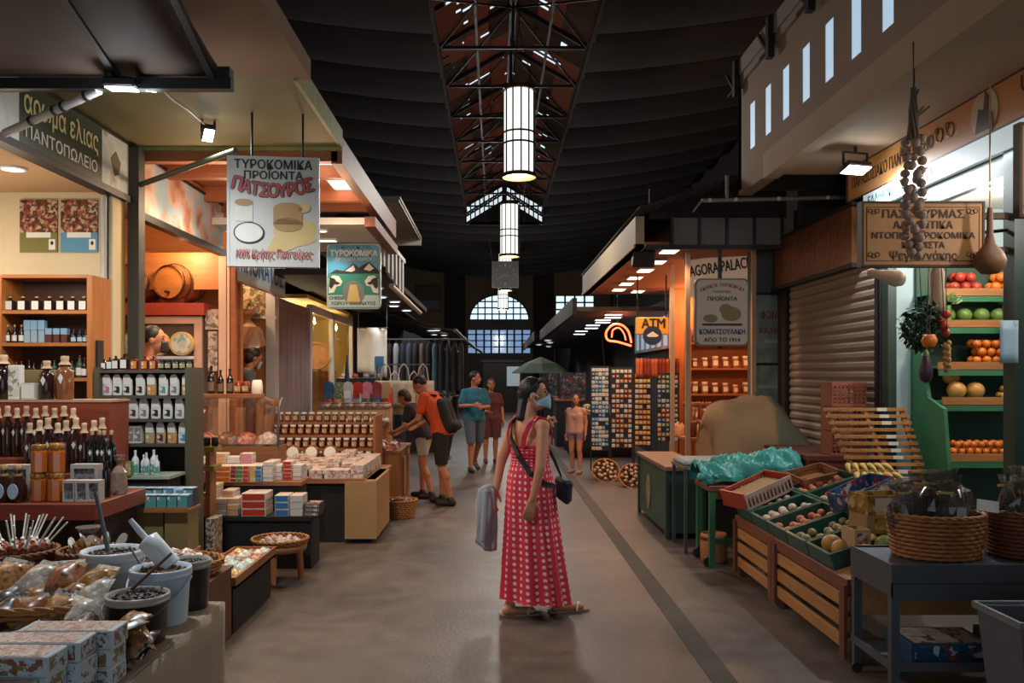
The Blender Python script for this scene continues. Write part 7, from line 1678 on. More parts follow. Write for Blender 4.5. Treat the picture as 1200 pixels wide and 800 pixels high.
# ---------------- souvenir racks at mid right
def rack(label, x0, x1, y, z0, z1, col, group='souvenir racks'):
    t = thing('magnet_rack', label, 'rack', ((x0 + x1) / 2, y, 0), -.12, group); a = (x1 - x0) / 2; m_ = mat('rack_black', '1c1c20', .5)
    MB().bx(-a, a, -.02, .02, z0, z1).build('panel', col, t); MB().bx(-a - .02, -a, -.03, .03, 0, z1 + .03).build('post', m_, t); MB().bx(a, a + .02, -.03, .03, 0, z1 + .03).build('post', m_, t); MB().bx(-a, a, -.2, .2, 0, .05).build('base', m_, t); MB().bx(-a, a, -.03, .03, z1, z1 + .03).build('top_rail', m_, t)
    return t
MG = [mat('magnet_' + k, k, .5) for k in ('b0b6ba', '4f86b0', 'd0c4b4', '355d80', 'b87a44', '8a4a40', 'd89a3e', '5a8064')]
mg = thing('fridge_magnet', 'x x x x', 'magnet'); MB().bx(-.029, .029, -.012, 0, -.03, .03, 0, .004).build('plate', MG[0], mg); MB().ball((0, -.012, 0), (.016, .006, .014), 6, 5).build('motif', MG[2], mg)
r = Row(mg, 'fridge magnets on the black racks')
for x0, x1, y, z0, z1, nm, pal, nx, nz in ((1.72, 2.02, 15.2, .35, 1.82, 'tall black rack of pale and blue magnets beside the girl', (0, 1, 0, 3, 2), 5, 20), (2.06, 2.42, 15.1, .4, 1.8, 'black rack of brown and white souvenirs next to the blue magnets', (2, 4, 5, 0, 4), 5, 16), (2.36, 2.62, 14.4, .5, 1.72, 'narrow rack of orange keyrings', (6, 4, 6, 2, 6), 4, 14), (2.66, 3.0, 14.0, .6, 1.7, 'dark rack of small keyrings by the pale post', (5, 7, 3, 4, 0), 5, 14)):
    rack(nm, x0, x1, y, z0, z1, mat('rack_navy', '1b2230', .7))
    for j in range(nz):
        for i in range(nx):
            if RN.random() < .12: continue
            xx = x0 + (i + .5) * (x1 - x0) / nx - (x0 + x1) / 2; z = z0 + (j + .5) * (z1 - z0) / nz
            r.put(((x0 + x1) / 2 + xx * math.cos(-.12), y - .022 + xx * math.sin(-.12), z), 'small souvenir hung on the %s' % nm.replace('tall ', '').split(' beside')[0].split(' next')[0].split(' by')[0], -.12, {'plate': MG[pal[RN.randrange(5)]]}, group='souvenirs on the ' + nm)
r.done()
def scarf(name, label, x, y, z, h, w, m_, group):
    t = thing(name, label, 'scarf', (x, y, z), 0, group); MB().sheet(lambda u, v: (-w / 2 + w * u, .02 * math.sin(u * 14), -h * v), 8, 4, th=.008).build('cloth', m_, t); MB().tube((-w / 2, 0, .005), (w / 2, 0, .005), .008, n=5).build('rod', GREYM, t)
for i in range(6): scarf('hanging_scarf', '%s scarf on top of the keyring racks, %s from the left' % (('orange', 'red', 'orange', 'red', 'brown', 'orange')[i], ORD[i]), 2.34 + i * .13, 13.85 + .05 * i, 1.95, .3, .11, mat('scarf_' + 'or'[i % 2], ('b5582c', '8a3226')[i % 2], .9), 'scarves above the keyring racks')
def shells(lbl, loc, tilt, seed):
    basket('wicker_basket', lbl, .15, .22, .12, K_wick, loc, 1, 'shell baskets', 0, False, (tilt, 0, 0))
shells('tilted round basket of shells on the floor beside the magnet rack', (1.78, 13.8, .08), .9, 1); shells('second tilted basket of shells nearer the green chest', (2.1, 13.0, .08), .9, 2)
sh = thing('sea_shell', 'x x x x', 'shell'); MB().lathe([(.002, 0), (.03, .01), (.035, .02), (.02, .04), (.004, .06)], 8).build('shell_body', mat('shell', 'b59a84', .5, rnd=.2), sh); MB().ball((0, 0, .01), (.02, .02, .012), 7, 5).build('shell_mouth', mat('shell_pink', 'b5826a', .5), sh)
r = Row(sh, 'shells in the tilted baskets')
for b, (x, y) in enumerate(((1.78, 13.8), (2.1, 13.0))):
    for i in range(20):
        a = i * 2.4; q = .19 * math.sqrt((i + .5) / 20); p = Matrix.Rotation(.9, 4, 'X') @ V(q * math.cos(a), q * math.sin(a), .1); r.put((x + p.x, y + p.y, .08 + p.z), 'sea shell in the %s basket of shells' % ('tilted round', 'nearer tilted')[b], rot=(RN.uniform(-1, 1), RN.uniform(-1, 1), a), group='shells in the %s basket' % ('first', 'second')[b])
# orange shop contents
t = thing('shop_shelf', 'orange-lit wooden shelf with jars inside the shop behind the grey sign', 'shelf', (3.75, 13.4, 0)); m_ = wood('shop_shelf_wood', '9a5a30', 'X')
for z in (1.0, 1.4, 1.8, 2.2): MB().bx(-.7, .6, -.15, .15, z - .03, z).build('shelf', m_, t)
for x in (-.72, .62): MB().bx(x - .02, x + .02, -.15, .15, 0, 2.4).build('side_panel', m_, t)
MB().bx(-.7, .6, .13, .15, 0, 2.4).build('back_panel', m_, t)
r = Row(jar('craft_jar', 'jar', .17, .05, mat('craft_clay', '9a5a3a', .5, rnd=.4), K_white, K_white), 'jars on the orange shop shelf')
for j, z in enumerate((1.0, 1.4, 1.8, 2.2)):
    for i in range(8): r.put((3.12 + i * .16, 13.35, z + .001), 'jar in the orange-lit shop, %s shelf up, %s from the left' % (ORD[j], ORD[i]), sc=.8 + .3 * RN.random())
t = table('craft_table', 'wooden table of crafts at the mouth of the orange shop', 'table', 2.55, 3.3, 11.4, 12.5, .85, .04, K_wood, K_wood)
r = Row(rl := thing('rolled_towel', 'x x x x', 'towel'), 'rolled towels on the craft table'); MB().lathe([(.001, 0), (.06, 0), (.065, .02), (.065, .42), (.06, .44), (.001, .44)], 12).build('roll', mat('towel_blue', '2c3a52', .9, rnd=.4), rl); MB().lathe([(.067, .2), (.067, .24)], 12, cap=False).build('band', K_white, rl)
for i in range(9): r.put((2.98 + (i % 5) * .13 - .06 * (i // 5), 11.5 + .2 * (i // 5), .852), 'rolled cloth standing on the craft table, %s of the %s row' % (ORD[i % 5], ('front', 'rear')[i // 5]), rot=(0, .2, 0), mats={'roll': (mat('towel_blue', ''), K_white, mat('towel_grey', '5a5a60', .9))[i % 3]})
r.done()
for i, (x, y) in enumerate(((2.65, 11.55), (2.85, 11.6))):
    t = thing('utensil_pot', 'brown pot of wooden spoons on the craft table, %s the pale post' % ('nearer', 'further from')[i], 'pot', (x, y, .852), 0, 'pots of wooden spoons'); MB().lathe([(.07, 0), (.085, .02), (.085, .2), (.075, .22), (.07, .05)], 14).build('pot_body', CRZ, t)
    for k in range(6): a = k * 1.05; MB().tube((.03 * math.cos(a), .03 * math.sin(a), .1), (.08 * math.cos(a), .08 * math.sin(a), .42), .008, n=5).ball((.085 * math.cos(a), .085 * math.sin(a), .44), (.022, .01, .035), 8, 5).build('wooden_spoon', K_wood, t)
r = Row(pouch('craft_item', 'craft', .16, .14, .16, MG[4]), 'crafts on the table')
for i in range(8): r.put((2.62 + (i % 4) * .17, 11.95 + .3 * (i // 4), .852), 'wooden craft piece on the craft table, %s in the %s row' % (ORD[i % 4], ('middle', 'rear')[i // 4]), RN.uniform(0, 3), {'bag': MG[(4, 6, 2, 5)[i % 4]]})
r.done()
# further stalls: hats, toys, parasols
t = table('hat_table', 'dark table of hats and toys far down the right side', 'table', 1.6, 2.8, 17.5, 19.5, .9, .04, K_wood, K_blackw); draped(t, 1.6, 2.8, 17.5, 19.5, .88, K_blackw, 'LF')
ht = thing('straw_hat', 'x x x x', 'hat'); MB().lathe([(.18, 0), (.18, .01), (.1, .03), (.09, .11), (.05, .14), (.001, .145)], 14).build('hat_body', MG[6], ht); MB().lathe([(.103, .03), (.1, .05)], 14, cap=False).build('band', M_black, ht)
r = Row(ht, 'hats far down the right side')
for i in range(18): r.put((2.05 + (i % 3) * .3, 17.7 + (i // 3) * .32, .905 + .05 * RN.random()), 'hat in the heap on the far right table, %s row, %s from the aisle' % (ORD[i // 3], ORD[i % 3]), rot=(RN.uniform(-.1, .1), RN.uniform(-.1, .1), 0), mats={'hat_body': (MG[6], MG[1], MG[4], MG[3], mat('hat_blue', '2a5a8c', .7), MG[5])[i % 6]}, sc=.78)
r.done()
for i in range(5):
    t = thing('goods_stand', 'tall dark stand of mixed goods, %s along the far right side' % ORD[i], 'stand', (1.75 + .12 * (i % 2), 20.5 + i * 2.2, 0), 0, 'far right stands'); MB().bx(-.3, .3, -.4, .4, 0, 1.1).build('body', M_dark, t); MB().bx(-.2, .4, -.3, .3, 1.1, 1.75).build('upper_rack', prnt('far_goods', ['1f2a38', '3a2f2a', '5a4a40', '24445a', '7a3a2a', '2a2a2e', '8a7a6a', '1c1c20'], 9, rnd=1), t); MB().bx(-.32, .32, -.42, .42, 1.08, 1.12).build('shelf', K_wood, t)
    t = thing('goods_stand', 'tall dark stand of mixed goods, %s along the far left side' % ORD[i], 'stand', (-1.55 - .1 * (i % 2), 19.2 + i * 2.4, 0), 0, 'far left stands'); MB().bx(-.4, .3, -.5, .5, 0, 1.0).build('body', M_dark, t); MB().bx(-.4, .2, -.4, .4, 1.0, 1.7).build('upper_rack', prnt('far_goods', []), t); MB().bx(-.42, .32, -.52, .52, .98, 1.02).build('shelf', K_wood, t)
t = thing('market_parasol', 'pale green open parasol over the far right stalls', 'parasol', (1.4, 26, 0)); MB().lathe([(.9, 1.75), (.88, 1.78), (.5, 2.05), (.02, 2.25)], 8, sm=False, cap=False).build('canopy', mat('parasol_green', '6a7a66', .8), t); MB().tube((0, 0, 0), (0, 0, 2.25), .02).build('pole', GREYM, t)
# left side goods stands beside the tote bags, lit display behind the orange man
t = thing('dark_kiosk', 'dark kiosk blocking the middle distance below the arch', 'kiosk', (.35, 40, 0)); MB().bx(-.9, .9, -.5, .5, 0, 2.3).build('body', M_iron, t); MB().bx(-1, 1, -.6, .6, 2.3, 2.4).build('roof', M_black, t); MB().bx(.2, .8, -.52, -.5, 1.2, 2.1).build('lit_panel', mat('kiosk_panel', '9aa8b0', .5, emit=.35), t)
# ------------------------------------------------------------------ people
def blob(name, parts, vox, m_, parent, sm=5, keep=None, loc=None):
    mb = MB()
    for p in parts:
        if p[0] == 'c':
            _, a, b, ra, rb = p; a, b = Vector(a), Vector(b); d = b - a; L = max(d.length, 1e-4); q = d.to_track_quat('Z', 'Y').to_matrix().to_4x4(); pr = []
            for k in range(5): t = PI / 2 * k / 4; pr.append((max(ra * math.sin(t), 1e-4), -ra * math.cos(t)))
            for k in range(5): t = PI / 2 * k / 4; pr.append((max(rb * math.cos(t), 1e-4), L + rb * math.sin(t)))
            mb.lathe(pr, 12, M=Matrix.Translation(a) @ q)
        else: mb.ball((0, 0, 0), p[2], 16, 11, M=Matrix.Translation(Vector(p[1])) @ (p[3] if len(p) > 3 else Matrix.Identity(4)))
    me = mb.mesh(name, m_); o = bpy.data.objects.new(name, me); COL.objects.link(o)
    md = o.modifiers.new('r', 'REMESH'); md.mode = 'VOXEL'; md.voxel_size = vox; md.use_smooth_shade = True
    if sm: s = o.modifiers.new('s', 'SMOOTH'); s.iterations = sm; s.factor = .5
    dg = bpy.context.evaluated_depsgraph_get(); ev = o.evaluated_get(dg); nm = bpy.data.meshes.new_from_object(ev)
    o.modifiers.clear(); o.data = nm; bpy.data.meshes.remove(me)
    if not nm.materials: nm.materials.append(m_)
    if keep:
        import bmesh
        bm = bmesh.new(); bm.from_mesh(nm); bmesh.ops.delete(bm, geom=[v for v in bm.verts if not keep(v.co)], context='VERTS'); bm.to_mesh(nm); bm.free()
    o.name = name
    if parent is not None: o.parent = parent
    return o
def hand(w, d, nrm, s=1, curl=.5):
    """palm and five bent fingers from the wrist w along d; nrm is the palm's inner side"""
    w, d, nrm = Vector(w), Vector(d).normalized(), Vector(nrm).normalized(); side = d.cross(nrm).normalized() * s; out = []
    for k in (-1.5, -.5, .5, 1.5): out.append(('c', w + d * .01 + side * k * .01, w + d * .085 + side * k * .019, .015, .0115))
    for k, L in ((-1.5, .058), (-.5, .074), (.5, .08), (1.5, .07)):
        p = w + d * .085 + side * k * .02; d1 = (d + nrm * curl * .5 + side * k * .05).normalized(); d2 = (d + nrm * curl * 1.5).normalized(); p1 = p + d1 * L * .5; p2 = p1 + d2 * L * .5
        out += [('c', p, p1, .0098, .009), ('c', p1, p2, .009, .0075)]
    p = w + d * .025 + side * .026; p1 = p + (d * .6 + side * .8 + nrm * .3).normalized() * .042; p2 = p1 + (d + side * .1 + nrm * .4).normalized() * .034
    return out + [('c', p, p1, .0135, .011), ('c', p1, p2, .011, .0085)]
BASE = dict(pel=(0, 0, .94), ch=(0, .0, 1.24), nk=(0, -.01, 1.42), hd=(0, .03, 1.585), sr=(.172, -.01, 1.35), er=(.235, -.03, 1.08), wr=(.24, .06, .86), sl=(-.172, -.01, 1.35), el=(-.235, -.03, 1.09), wl=(-.24, .06, .86),
            hr=(.09, 0, .9), kr=(.1, .02, .49), ar=(.1, -.03, .085), tr=(.115, .13, .03), hl=(-.09, 0, .9), kl=(-.1, .02, .49), al=(-.1, -.03, .085), tl=(-.115, .13, .03))
def head_parts(H):
    E = lambda c, r: ('e', H @ Vector(c), r, H.to_3x3().to_4x4())
    return [E((0, 0, .02), (.074, .092, .095)), E((0, .03, -.045), (.055, .065, .07)), E((0, .06, -.075), (.03, .03, .028)), ('c', H @ V(0, .088, .02), H @ V(0, .108, -.025), .009, .013), E((.074, -.005, -.01), (.012, .02, .03)), E((-.074, -.005, -.01), (.012, .02, .03)), E((0, .085, -.055), (.022, .012, .012))]
def person(label, loc, yaw, J, skin, Hs=1.0, fem=0, hy=0, hp=0, vox=.008, group=None, handdir=None, hidehands=(), body=True):
    j = {k: Vector(v) for k, v in {**BASE, **J}.items()}; t = thing('person', label, 'person', loc, yaw, group); t.scale = (Hs,) * 3
    HM = Matrix.Translation(j['hd']) @ Euler((hp, 0, hy)).to_matrix().to_4x4(); p = head_parts(HM)
    p += [('c', j['nk'], j['hd'] + HM.to_3x3() @ V(0, -.02, -.05), .056 - .006 * fem, .05 - .005 * fem)]
    mid = j['pel'].lerp(j['ch'], .45); w = 1 - .1 * fem
    for s in 'rl': p += [('c', j['nk'] + V(0, 0, -.03), j['s' + s], .056 * w, .054 * w)]
    for a in (-1, 1):
        o = (j['sr'] - j['sl']).normalized() * a
        p += [('c', j['ch'] + o * .075 * w, mid + o * .06 * w, .105 * w, .095 * w), ('c', mid + o * .06 * w, j['pel'] + o * .07, .095 * w, .105 + .01 * fem)]
    p += [('c', j['ch'], j['nk'] + V(0, 0, -.06), .115 * w, .08 * w), ('e', j['ch'].lerp(j['nk'], .42), (.15 * w, .1 * w, .13))]
    for s, g in (('r', 1), ('l', -1)):
        p += [('c', j['s' + s], j['e' + s], .052 * w, .042 * w), ('c', j['e' + s], j['w' + s], .041 * w, .028 * w), ('c', j['h' + s], j['k' + s], .086, .056), ('c', j['k' + s] + V(0, -.008, -.04), j['k' + s].lerp(j['a' + s], .35) + V(0, -.02, 0), .053, .056), ('c', j['k' + s].lerp(j['a' + s], .35) + V(0, -.012, 0), j['a' + s], .052, .036), ('c', j['a' + s] + V(0, -.03, -.045), j['t' + s], .034, .026), ('c', j['a' + s], j['a' + s] + V(0, -.01, -.03), .037, .038)]
        d = (handdir or {}).get(s, (j['w' + s] - j['e' + s])); p += hand(j['w' + s], d, V(-g * .8, .5, 0), -g if 0 else g, .5)
    b = blob('body', p, vox, skin, t)
    fm = mat('eye_white', 'c9c4bc', .4)
    for a in (-1, 1): MB().ball(HM @ V(a * .03, .082, .015), (.011, .008, .007), 8, 6).build('eye', M_black, t); MB().path([HM @ V(a * (.018 + .014 * q), .088 - .004 * q, .035 + .003 * math.sin(q * 1.5)) for q in range(3)], .0035, 5).build('eyebrow', M_black, t)
    MB().path([HM @ V(x, .098 - abs(x) * .4, -.056) for x in (-.022, 0, .022)], .0045, 6).build('mouth', mat('lips', '8a4a40', .5), t)
    return t, j, HM
def hair(t, HM, m_, long=0, vox=.008, extra=(), keep=None):
    E = lambda c, r: ('e', HM @ Vector(c), r, HM.to_3x3().to_4x4()); p = [E((0, -.018, .038), (.083, .092, .092))]
    if long: p += [E((0, -.05, -.02), (.082, .065, .09))]
    p += list(extra); HI = HM.inverted()
    return blob('hair', p, vox, m_, t, 3, keep=lambda c: (lambda q: q.y < .05 + .25 * max(0, q.z - .04) or q.z > .075)(HI @ c))
def shirt(t, j, m_, vox=.009, sleeve=.6, fat=.018, low=-.02, name='shirt', w=1.0):
    mid = j['pel'].lerp(j['ch'], .45); p = []
    for a in (-1, 1):
        o = (j['sr'] - j['sl']).normalized() * a; p += [('c', j['ch'] + o * .075 * w, mid + o * .065 * w, .107 * w + fat, .1 * w + fat), ('c', mid + o * .065 * w, j['pel'] + o * .065 + V(0, 0, low), .1 * w + fat, .11 + fat)]
    o = (j['sr'] - j['sl']).normalized(); p += [('c', j['ch'], j['nk'] + V(0, 0, -.07), .117 * w + fat, .075 * w + fat), ('e', j['ch'].lerp(j['nk'], .4), (.15 * w + fat, .1 * w + fat, .13)), ('c', j['pel'] - o * .07 + V(0, 0, low - .02), j['pel'] + o * .07 + V(0, 0, low - .02), .112 + fat, .112 + fat)]; zc = j['pel'].z - .085
    for s in 'rl': p += [('c', j['nk'] + V(0, 0, -.06), j['s' + s], .05 * w + fat, .048 * w + fat), ('c', j['s' + s], j['s' + s].lerp(j['e' + s], sleeve), .05 * w + fat, .047 * w + fat)]
    return blob(name, p, vox, m_, t, keep=lambda c: c.z > zc)
def shorts(t, j, m_, vox=.009, length=.8, fat=.012, name='shorts'):
    p = []
    for s in 'rl': p += [('c', j['h' + s] + V(0, 0, .01), j['h' + s].lerp(j['k' + s], length), .1 + fat, .068 + fat)]
    p += [('c', j['hl'] + V(0, 0, .0), j['hr'] + V(0, 0, .0), .098 + fat, .098 + fat)]; zc = min(j['h' + s].lerp(j['k' + s], length).z for s in 'rl') - .012
    return blob(name, p, vox, m_, t, keep=lambda c: c.z > zc)
def shoes(t, j, m_, name='shoe', fat=.012, low=False):
    for s in 'rl':
        a, b = j['a' + s], j['t' + s]; blob(name, [('c', a + V(0, -.03, -.045), b, .034 + fat, .028 + fat), ('c', a + V(0, -.02, -.03), a + V(0, 0, .0 if not low else -.03), .036 + fat, .036 + fat)], .009, m_, t, keep=lambda c: c.z > -.002)
SK = mat('skin_tan', 'bd7d5c', .55, var=.06, sss=.1); SK2 = mat('skin_warm', 'b07455', .55, var=.06, sss=.1); HB = mat('hair_black', '1a1413', .5, var=.3, sc=60)
# --- woman in the red dress
yaw = math.radians(-55)
Jw = dict(sr=(.165, -.01, 1.325), er=(.225, -.08, 1.05), wr=(.2, -.13, .83), sl=(-.165, -.01, 1.325), el=(-.225, -.09, 1.06), wl=(-.205, -.15, .86), nk=(0, -.015, 1.375), ch=(0, 0, 1.19), pel=(0, 0, .92), hd=(.0, .035, 1.545), ar=(.14, .15, .085), tr=(.205, .30, .03), kr=(.11, .1, .48), al=(.02, -.19, .085), tl=(.085, -.05, .03), kl=(-.03, -.07, .48))
t, j, HM = person('woman in a long red dress with white dots, wearing a blue mask', (.25, 6.1, 0), yaw, Jw, SK, 1.0, 1, -.7, .05, .006)
HI = HM.inverted()
hair(t, HM, HB, 0, .006, [('c', HM @ V(0, -.07, -.02), j['nk'] + V(-.01, -.065, .01), .042, .03), ('c', HM @ V(0, -.06, .01), HM @ V(0, -.07, -.06), .06, .045)])
# dress: gathered skirt, smocked bodice, straps; the dots are printed in columns
def dress_mat():
    m = bpy.data.materials.new('dotted_red_cloth'); m.use_nodes = True; nt = m.node_tree; N = nt.nodes; L = nt.links; b = N['Principled BSDF']; b.inputs['Roughness'].default_value = .8
    tc = N.new('ShaderNodeTexCoord'); sp = N.new('ShaderNodeSeparateXYZ'); L.new(tc.outputs['UV'], sp.inputs[0])
    def ma(op, a, v=None, c=None):
        n = N.new('ShaderNodeMath'); n.operation = op; L.new(a, n.inputs[0])
        if v is not None: n.inputs[1].default_value = v
        if c is not None: L.new(c, n.inputs[1])
        return n.outputs[0]
    fu = ma('SUBTRACT', ma('FRACT', ma('MULTIPLY', sp.outputs[0], 1)), .5); fv = ma('SUBTRACT', ma('FRACT', ma('MULTIPLY', sp.outputs[1], 1)), .5)
    d = ma('ADD', ma('MULTIPLY', ma('POWER', ma('ABSOLUTE', fu), 2), 1.6), None, ma('POWER', ma('ABSOLUTE', fv), 2))
    c = ma('LESS_THAN', d, .075); nz = N.new('ShaderNodeTexNoise'); nz.inputs['Scale'].default_value = 90; L.new(tc.outputs['Object'], nz.inputs[0]); c2 = ma('MULTIPLY', c, None, ma('GREATER_THAN', nz.outputs['Fac'], .40))
    mx = N.new('ShaderNodeMix'); mx.data_type = 'RGBA'; mx.inputs[6].default_value = (*lin('c8263c'), 1); mx.inputs[7].default_value = (*lin('e4c2ba'), 1); L.new(c2, mx.inputs[0]); L.new(mx.outputs[2], b.inputs['Base Color'])
    return m
DM = dress_mat(); rings = []; NR = 88
prof = [(.085, .262, .225), (.3, .238, .205), (.55, .212, .185), (.8, .19, .168), (.95, .176, .155), (1.05, .155, .132), (1.085, .147, .122), (1.13, .152, .124), (1.19, .158, .128)]
zz = [.085 + (1.19 - .085) * k / 30 for k in range(31)]
for z in zz:
    for (z0, a0, b0), (z1, a1, b1) in zip(prof, prof[1:]):
        if z0 <= z <= z1 + 1e-6: q = (z - z0) / (z1 - z0); a, b = a0 + (a1 - a0) * q, b0 + (b1 - b0) * q; break
    pl = .022 * max(0, min(1, (1.06 - z) / .9)); cx, cy = .075 * max(0, (1.0 - z)) ** 1.3, .0
    rings.append([(cx + (a + pl * math.sin(11 * th + 1.5 * math.sin(th * 3 + z * 2))) * math.cos(th), cy + (b + pl * math.sin(11 * th + 1.5 * math.sin(th * 3 + z * 2))) * math.sin(th), z + (.03 * math.cos(th + 1) if z < .1 else 0)) for th in [2 * PI * k / NR for k in range(NR)]])
m = MB(); m.loft(rings[:27], cap=False, uvs=(24, 22)); m.build('skirt', DM, t); m = MB(); m.loft([[Vector(p) for p in r_] for r_ in rings[26:]], cap=False, uvs=(24, 8)); bod = m.build('bodice', DM, t)
m = MB()
for k in range(5): z = 1.08 + k * .025; m.path([(.153 * math.cos(q), .126 * math.sin(q), z) for q in [2 * PI * i / 30 for i in range(31)]], .006, 5)
m.build('smocking_seam', DM, t)
def strap(pts, w, name, m_, th=.006):
    mb = MB(); pts = [Vector(p) for p in pts]; rg = []
    for i, p in enumerate(pts):
        tt = (pts[min(i + 1, len(pts) - 1)] - pts[max(i - 1, 0)]).normalized(); out = Vector((p.x, p.y, 0)).normalized() if p.z < 1.36 else Vector((0, 0, 1)); s_ = tt.cross(out).normalized(); rg.append([p + s_ * w / 2 + out * th, p - s_ * w / 2 + out * th, p - s_ * w / 2 - out * th, p + s_ * w / 2 - out * th])
    mb.loft(rg, sm=False, uvs=(1, 10)); return mb.build(name, m_, t)
for s in (-1, 1): strap([(s * .085, -.125, 1.18), (s * .1, -.125, 1.26), (s * .115, -.095, 1.33), (s * .125, -.03, 1.392), (s * .12, .06, 1.37), (s * .1, .12, 1.28), (s * .085, .132, 1.19)], .032, 'shoulder_strap', DM)
bw = MB(); c0 = V(.135, .055, 1.372); bw.ball(c0, (.016, .014, .014), 8, 6)
for a, b, l in ((.028, .014, .05), (-.026, .016, .05), (.006, -.06, .0), (.022, -.055, 0)):
    if l: bw.path([c0, c0 + V(a, .03, b), c0 + V(a * 1.3, .04, b - .03), c0 + V(a * .8, .03, -.03), c0], [.006, .012, .014, .012, .005], 7)
    else: bw.path([c0, c0 + V(a * .6, .025, b * .5), c0 + V(a, .03, b)], [.006, .009, .011], 7)
bw.build('shoulder_bow', mat('peach_bow', 'd08a66', .8), t)
# mask, sunglasses
m = MB(); m.sheet(lambda u, v: HM @ V(.079 * math.sin((u - .5) * 3), .006 + .108 * math.cos((u - .5) * 2.9) + .008 * math.sin(v * PI), -.112 + .018 * abs(u - .5) * 4 * (1 - v) + (.115 - .05 * abs(u - .5) * 2) * v), 16, 6, th=-.004); m.build('face_mask', mat('mask_blue', '8fb8c8', .7), t)
m = MB()
for a in (-1, 1): m.path([HM @ V(a * .07, .04, -.02), HM @ V(a * .08, .0, .01), HM @ V(a * .083, -.02, -.01), HM @ V(a * .07, .04, -.085)], .0025, 5)
m.build('mask_loop', K_white, t)
m = MB()
for a in (-1, 1): m.ball(HM @ V(a * .04, .055, .098), (.032, .016, .02), 10, 6)
m.path([HM @ V(x, .06, .105) for x in (-.03, 0, .03)], .004, 5); m.build('sunglasses', M_black, t)
for a in (-1, 1): MB().path([HM @ V(a * .07, .05, .095), HM @ V(a * .088, -.0, .05), HM @ V(a * .08, -.04, .02)], .004, 5).build('sunglasses_arm', M_black, t)
# sandals
for s in 'rl':
    a, b = j['a' + s], j['t' + s]; d = (b - a); d.z = 0; d.normalize(); n_ = V(-d.y, d.x, 0); L = [(-.075, .026), (-.04, .034), (.06, .034), (.14, .042), (.2, .036), (.225, .012)]; o = V(a.x, a.y, 0)
    pts = [o + d * x + n_ * w for x, w in L] + [o + d * x - n_ * w for x, w in L[::-1]]
    MB().prism([(p.x, p.y) for p in pts], lambda u, v, q: (u, v, q), -.002, .014).build('sandal_sole', mat('sandal_tan', '8a6a50', .7), t)
    m = MB(); q = o + d * .12
    for w in (-1, 1): m.path([q + n_ * .04 * w + V(0, 0, .012), q + n_ * .025 * w + V(0, 0, .05) + d * .01, q + V(0, 0, .06) + d * .03, q + d * .06 + V(0, 0, .03)], .008, 6)
    m.build('sandal_strap', K_white, t)
def worn(name, label, cat): o = thing(name, label, cat, (.25, 6.1, 0), yaw); return o
t = worn('crossbody_bag', 'navy crossbody bag on a black strap worn by the woman in red', 'bag')
strap([(-.105, -.02, 1.405), (-.1, -.085, 1.345), (-.04, -.14, 1.25), (.06, -.15, 1.12), (.15, -.11, 1.0), (.195, -.02, .93), (.19, .08, .9)], .036, 'strap', mat('strap_black', '1b1a1c', .7), .004)
strap([(-.105, -.02, 1.405), (-.1, .08, 1.36), (-.06, .14, 1.25), (.04, .175, 1.1), (.12, .19, .96)], .036, 'strap', mat('strap_black', ''), .004)
mb = MB().box((0, 0, 0), (.2, .07, .16), 0, .025, TR((.15, .19, .86), 0, .1, -.35)); mb.build('bag_body', mat('bag_navy', '232a40', .6, bump=.2), t); MB().box((0, 0, 0), (.205, .078, .07), 0, .02, TR((.15, .19, .915), 0, .1, -.35)).build('flap', mat('bag_navy', ''), t)
t = worn('folded_jacket', 'pale grey jacket hanging from the hand of the woman in red', 'jacket')
def jk(u, v): a = 2 * PI * u; z = .87 - .4 * v; w = .04 + .022 * v ** .7; return (-.235 + w * (1.35 + .3 * math.sin(v * 5)) * math.cos(a) * .8 + .008 * math.sin(a * 5 + v * 7), -.21 + w * math.sin(a) * 1.25 + .012 * math.sin(a * 4), z - .05 * math.cos(a) * v)
m = MB(); m.sheet(jk, 28, 12, th=.006); m.build('jacket_body', mat('jacket_grey', '9a989c', .85, var=.2, sc=12), t); MB().ball((-.23, -.2, .865), (.045, .06, .03), 12, 7).build('jacket_fold', mat('jacket_grey', ''), t); MB().path([(-.2, -.24, .85), (-.19, -.26, .65), (-.2, -.265, .5)], [.024, .028, .024], 8).build('sleeve', mat('jacket_grey', ''), t)
# --- man in the orange shirt, bending to the stall on the left
Jo = dict(pel=(0, 0, .96), ch=(0, .12, 1.24), nk=(0, .22, 1.38), hd=(0, .31, 1.5), sr=(.185, .18, 1.35), er=(.22, .2, 1.07), wr=(.12, .38, .98), sl=(-.185, .18, 1.35), el=(-.22, .24, 1.07), wl=(-.08, .42, .99), kr=(.1, .06, .5), ar=(.12, .05, .085), tr=(.13, .2, .03), al=(-.1, -.14, .085), tl=(-.11, .02, .03), kl=(-.1, -.02, .5))
yo = math.radians(72)
t, j, HM = person('man in an orange shirt and black shorts bending over the left stall', (-.68, 11.15, 0), yo, Jo, SK2, 1.04, 0, 0, -.55)
hair(t, HM, HB); shirt(t, j, mat('shirt_orange', 'c8481c', .8)); shorts(t, j, mat('shorts_black', '201e20', .85), length=.95); shoes(t, j, mat('shoe_dark', '221c1a', .6))
m = MB(); m.sheet(lambda u, v: HM @ V(.074 * math.sin((u - .5) * 2.5), .045 + .072 * math.cos((u - .5) * 2.3), -.105 + .08 * v), 10, 5, th=-.004); m.build('face_mask', K_white, t)
t2 = thing('backpack', 'black backpack on the back of the man in the orange shirt', 'backpack', (-.68, 11.15, 0), yo); bk_ = mat('bag_black', '1a191b', .8, bump=.3); blob('bag_body', [('c', (-.07, -.1, 1.02), (-.07, -.0, 1.3), .1, .09), ('c', (.07, -.1, 1.02), (.07, -.0, 1.3), .1, .09), ('c', (-.06, -.17, 1.03), (.06, -.17, 1.03), .07, .07)], .01, bk_, t2)
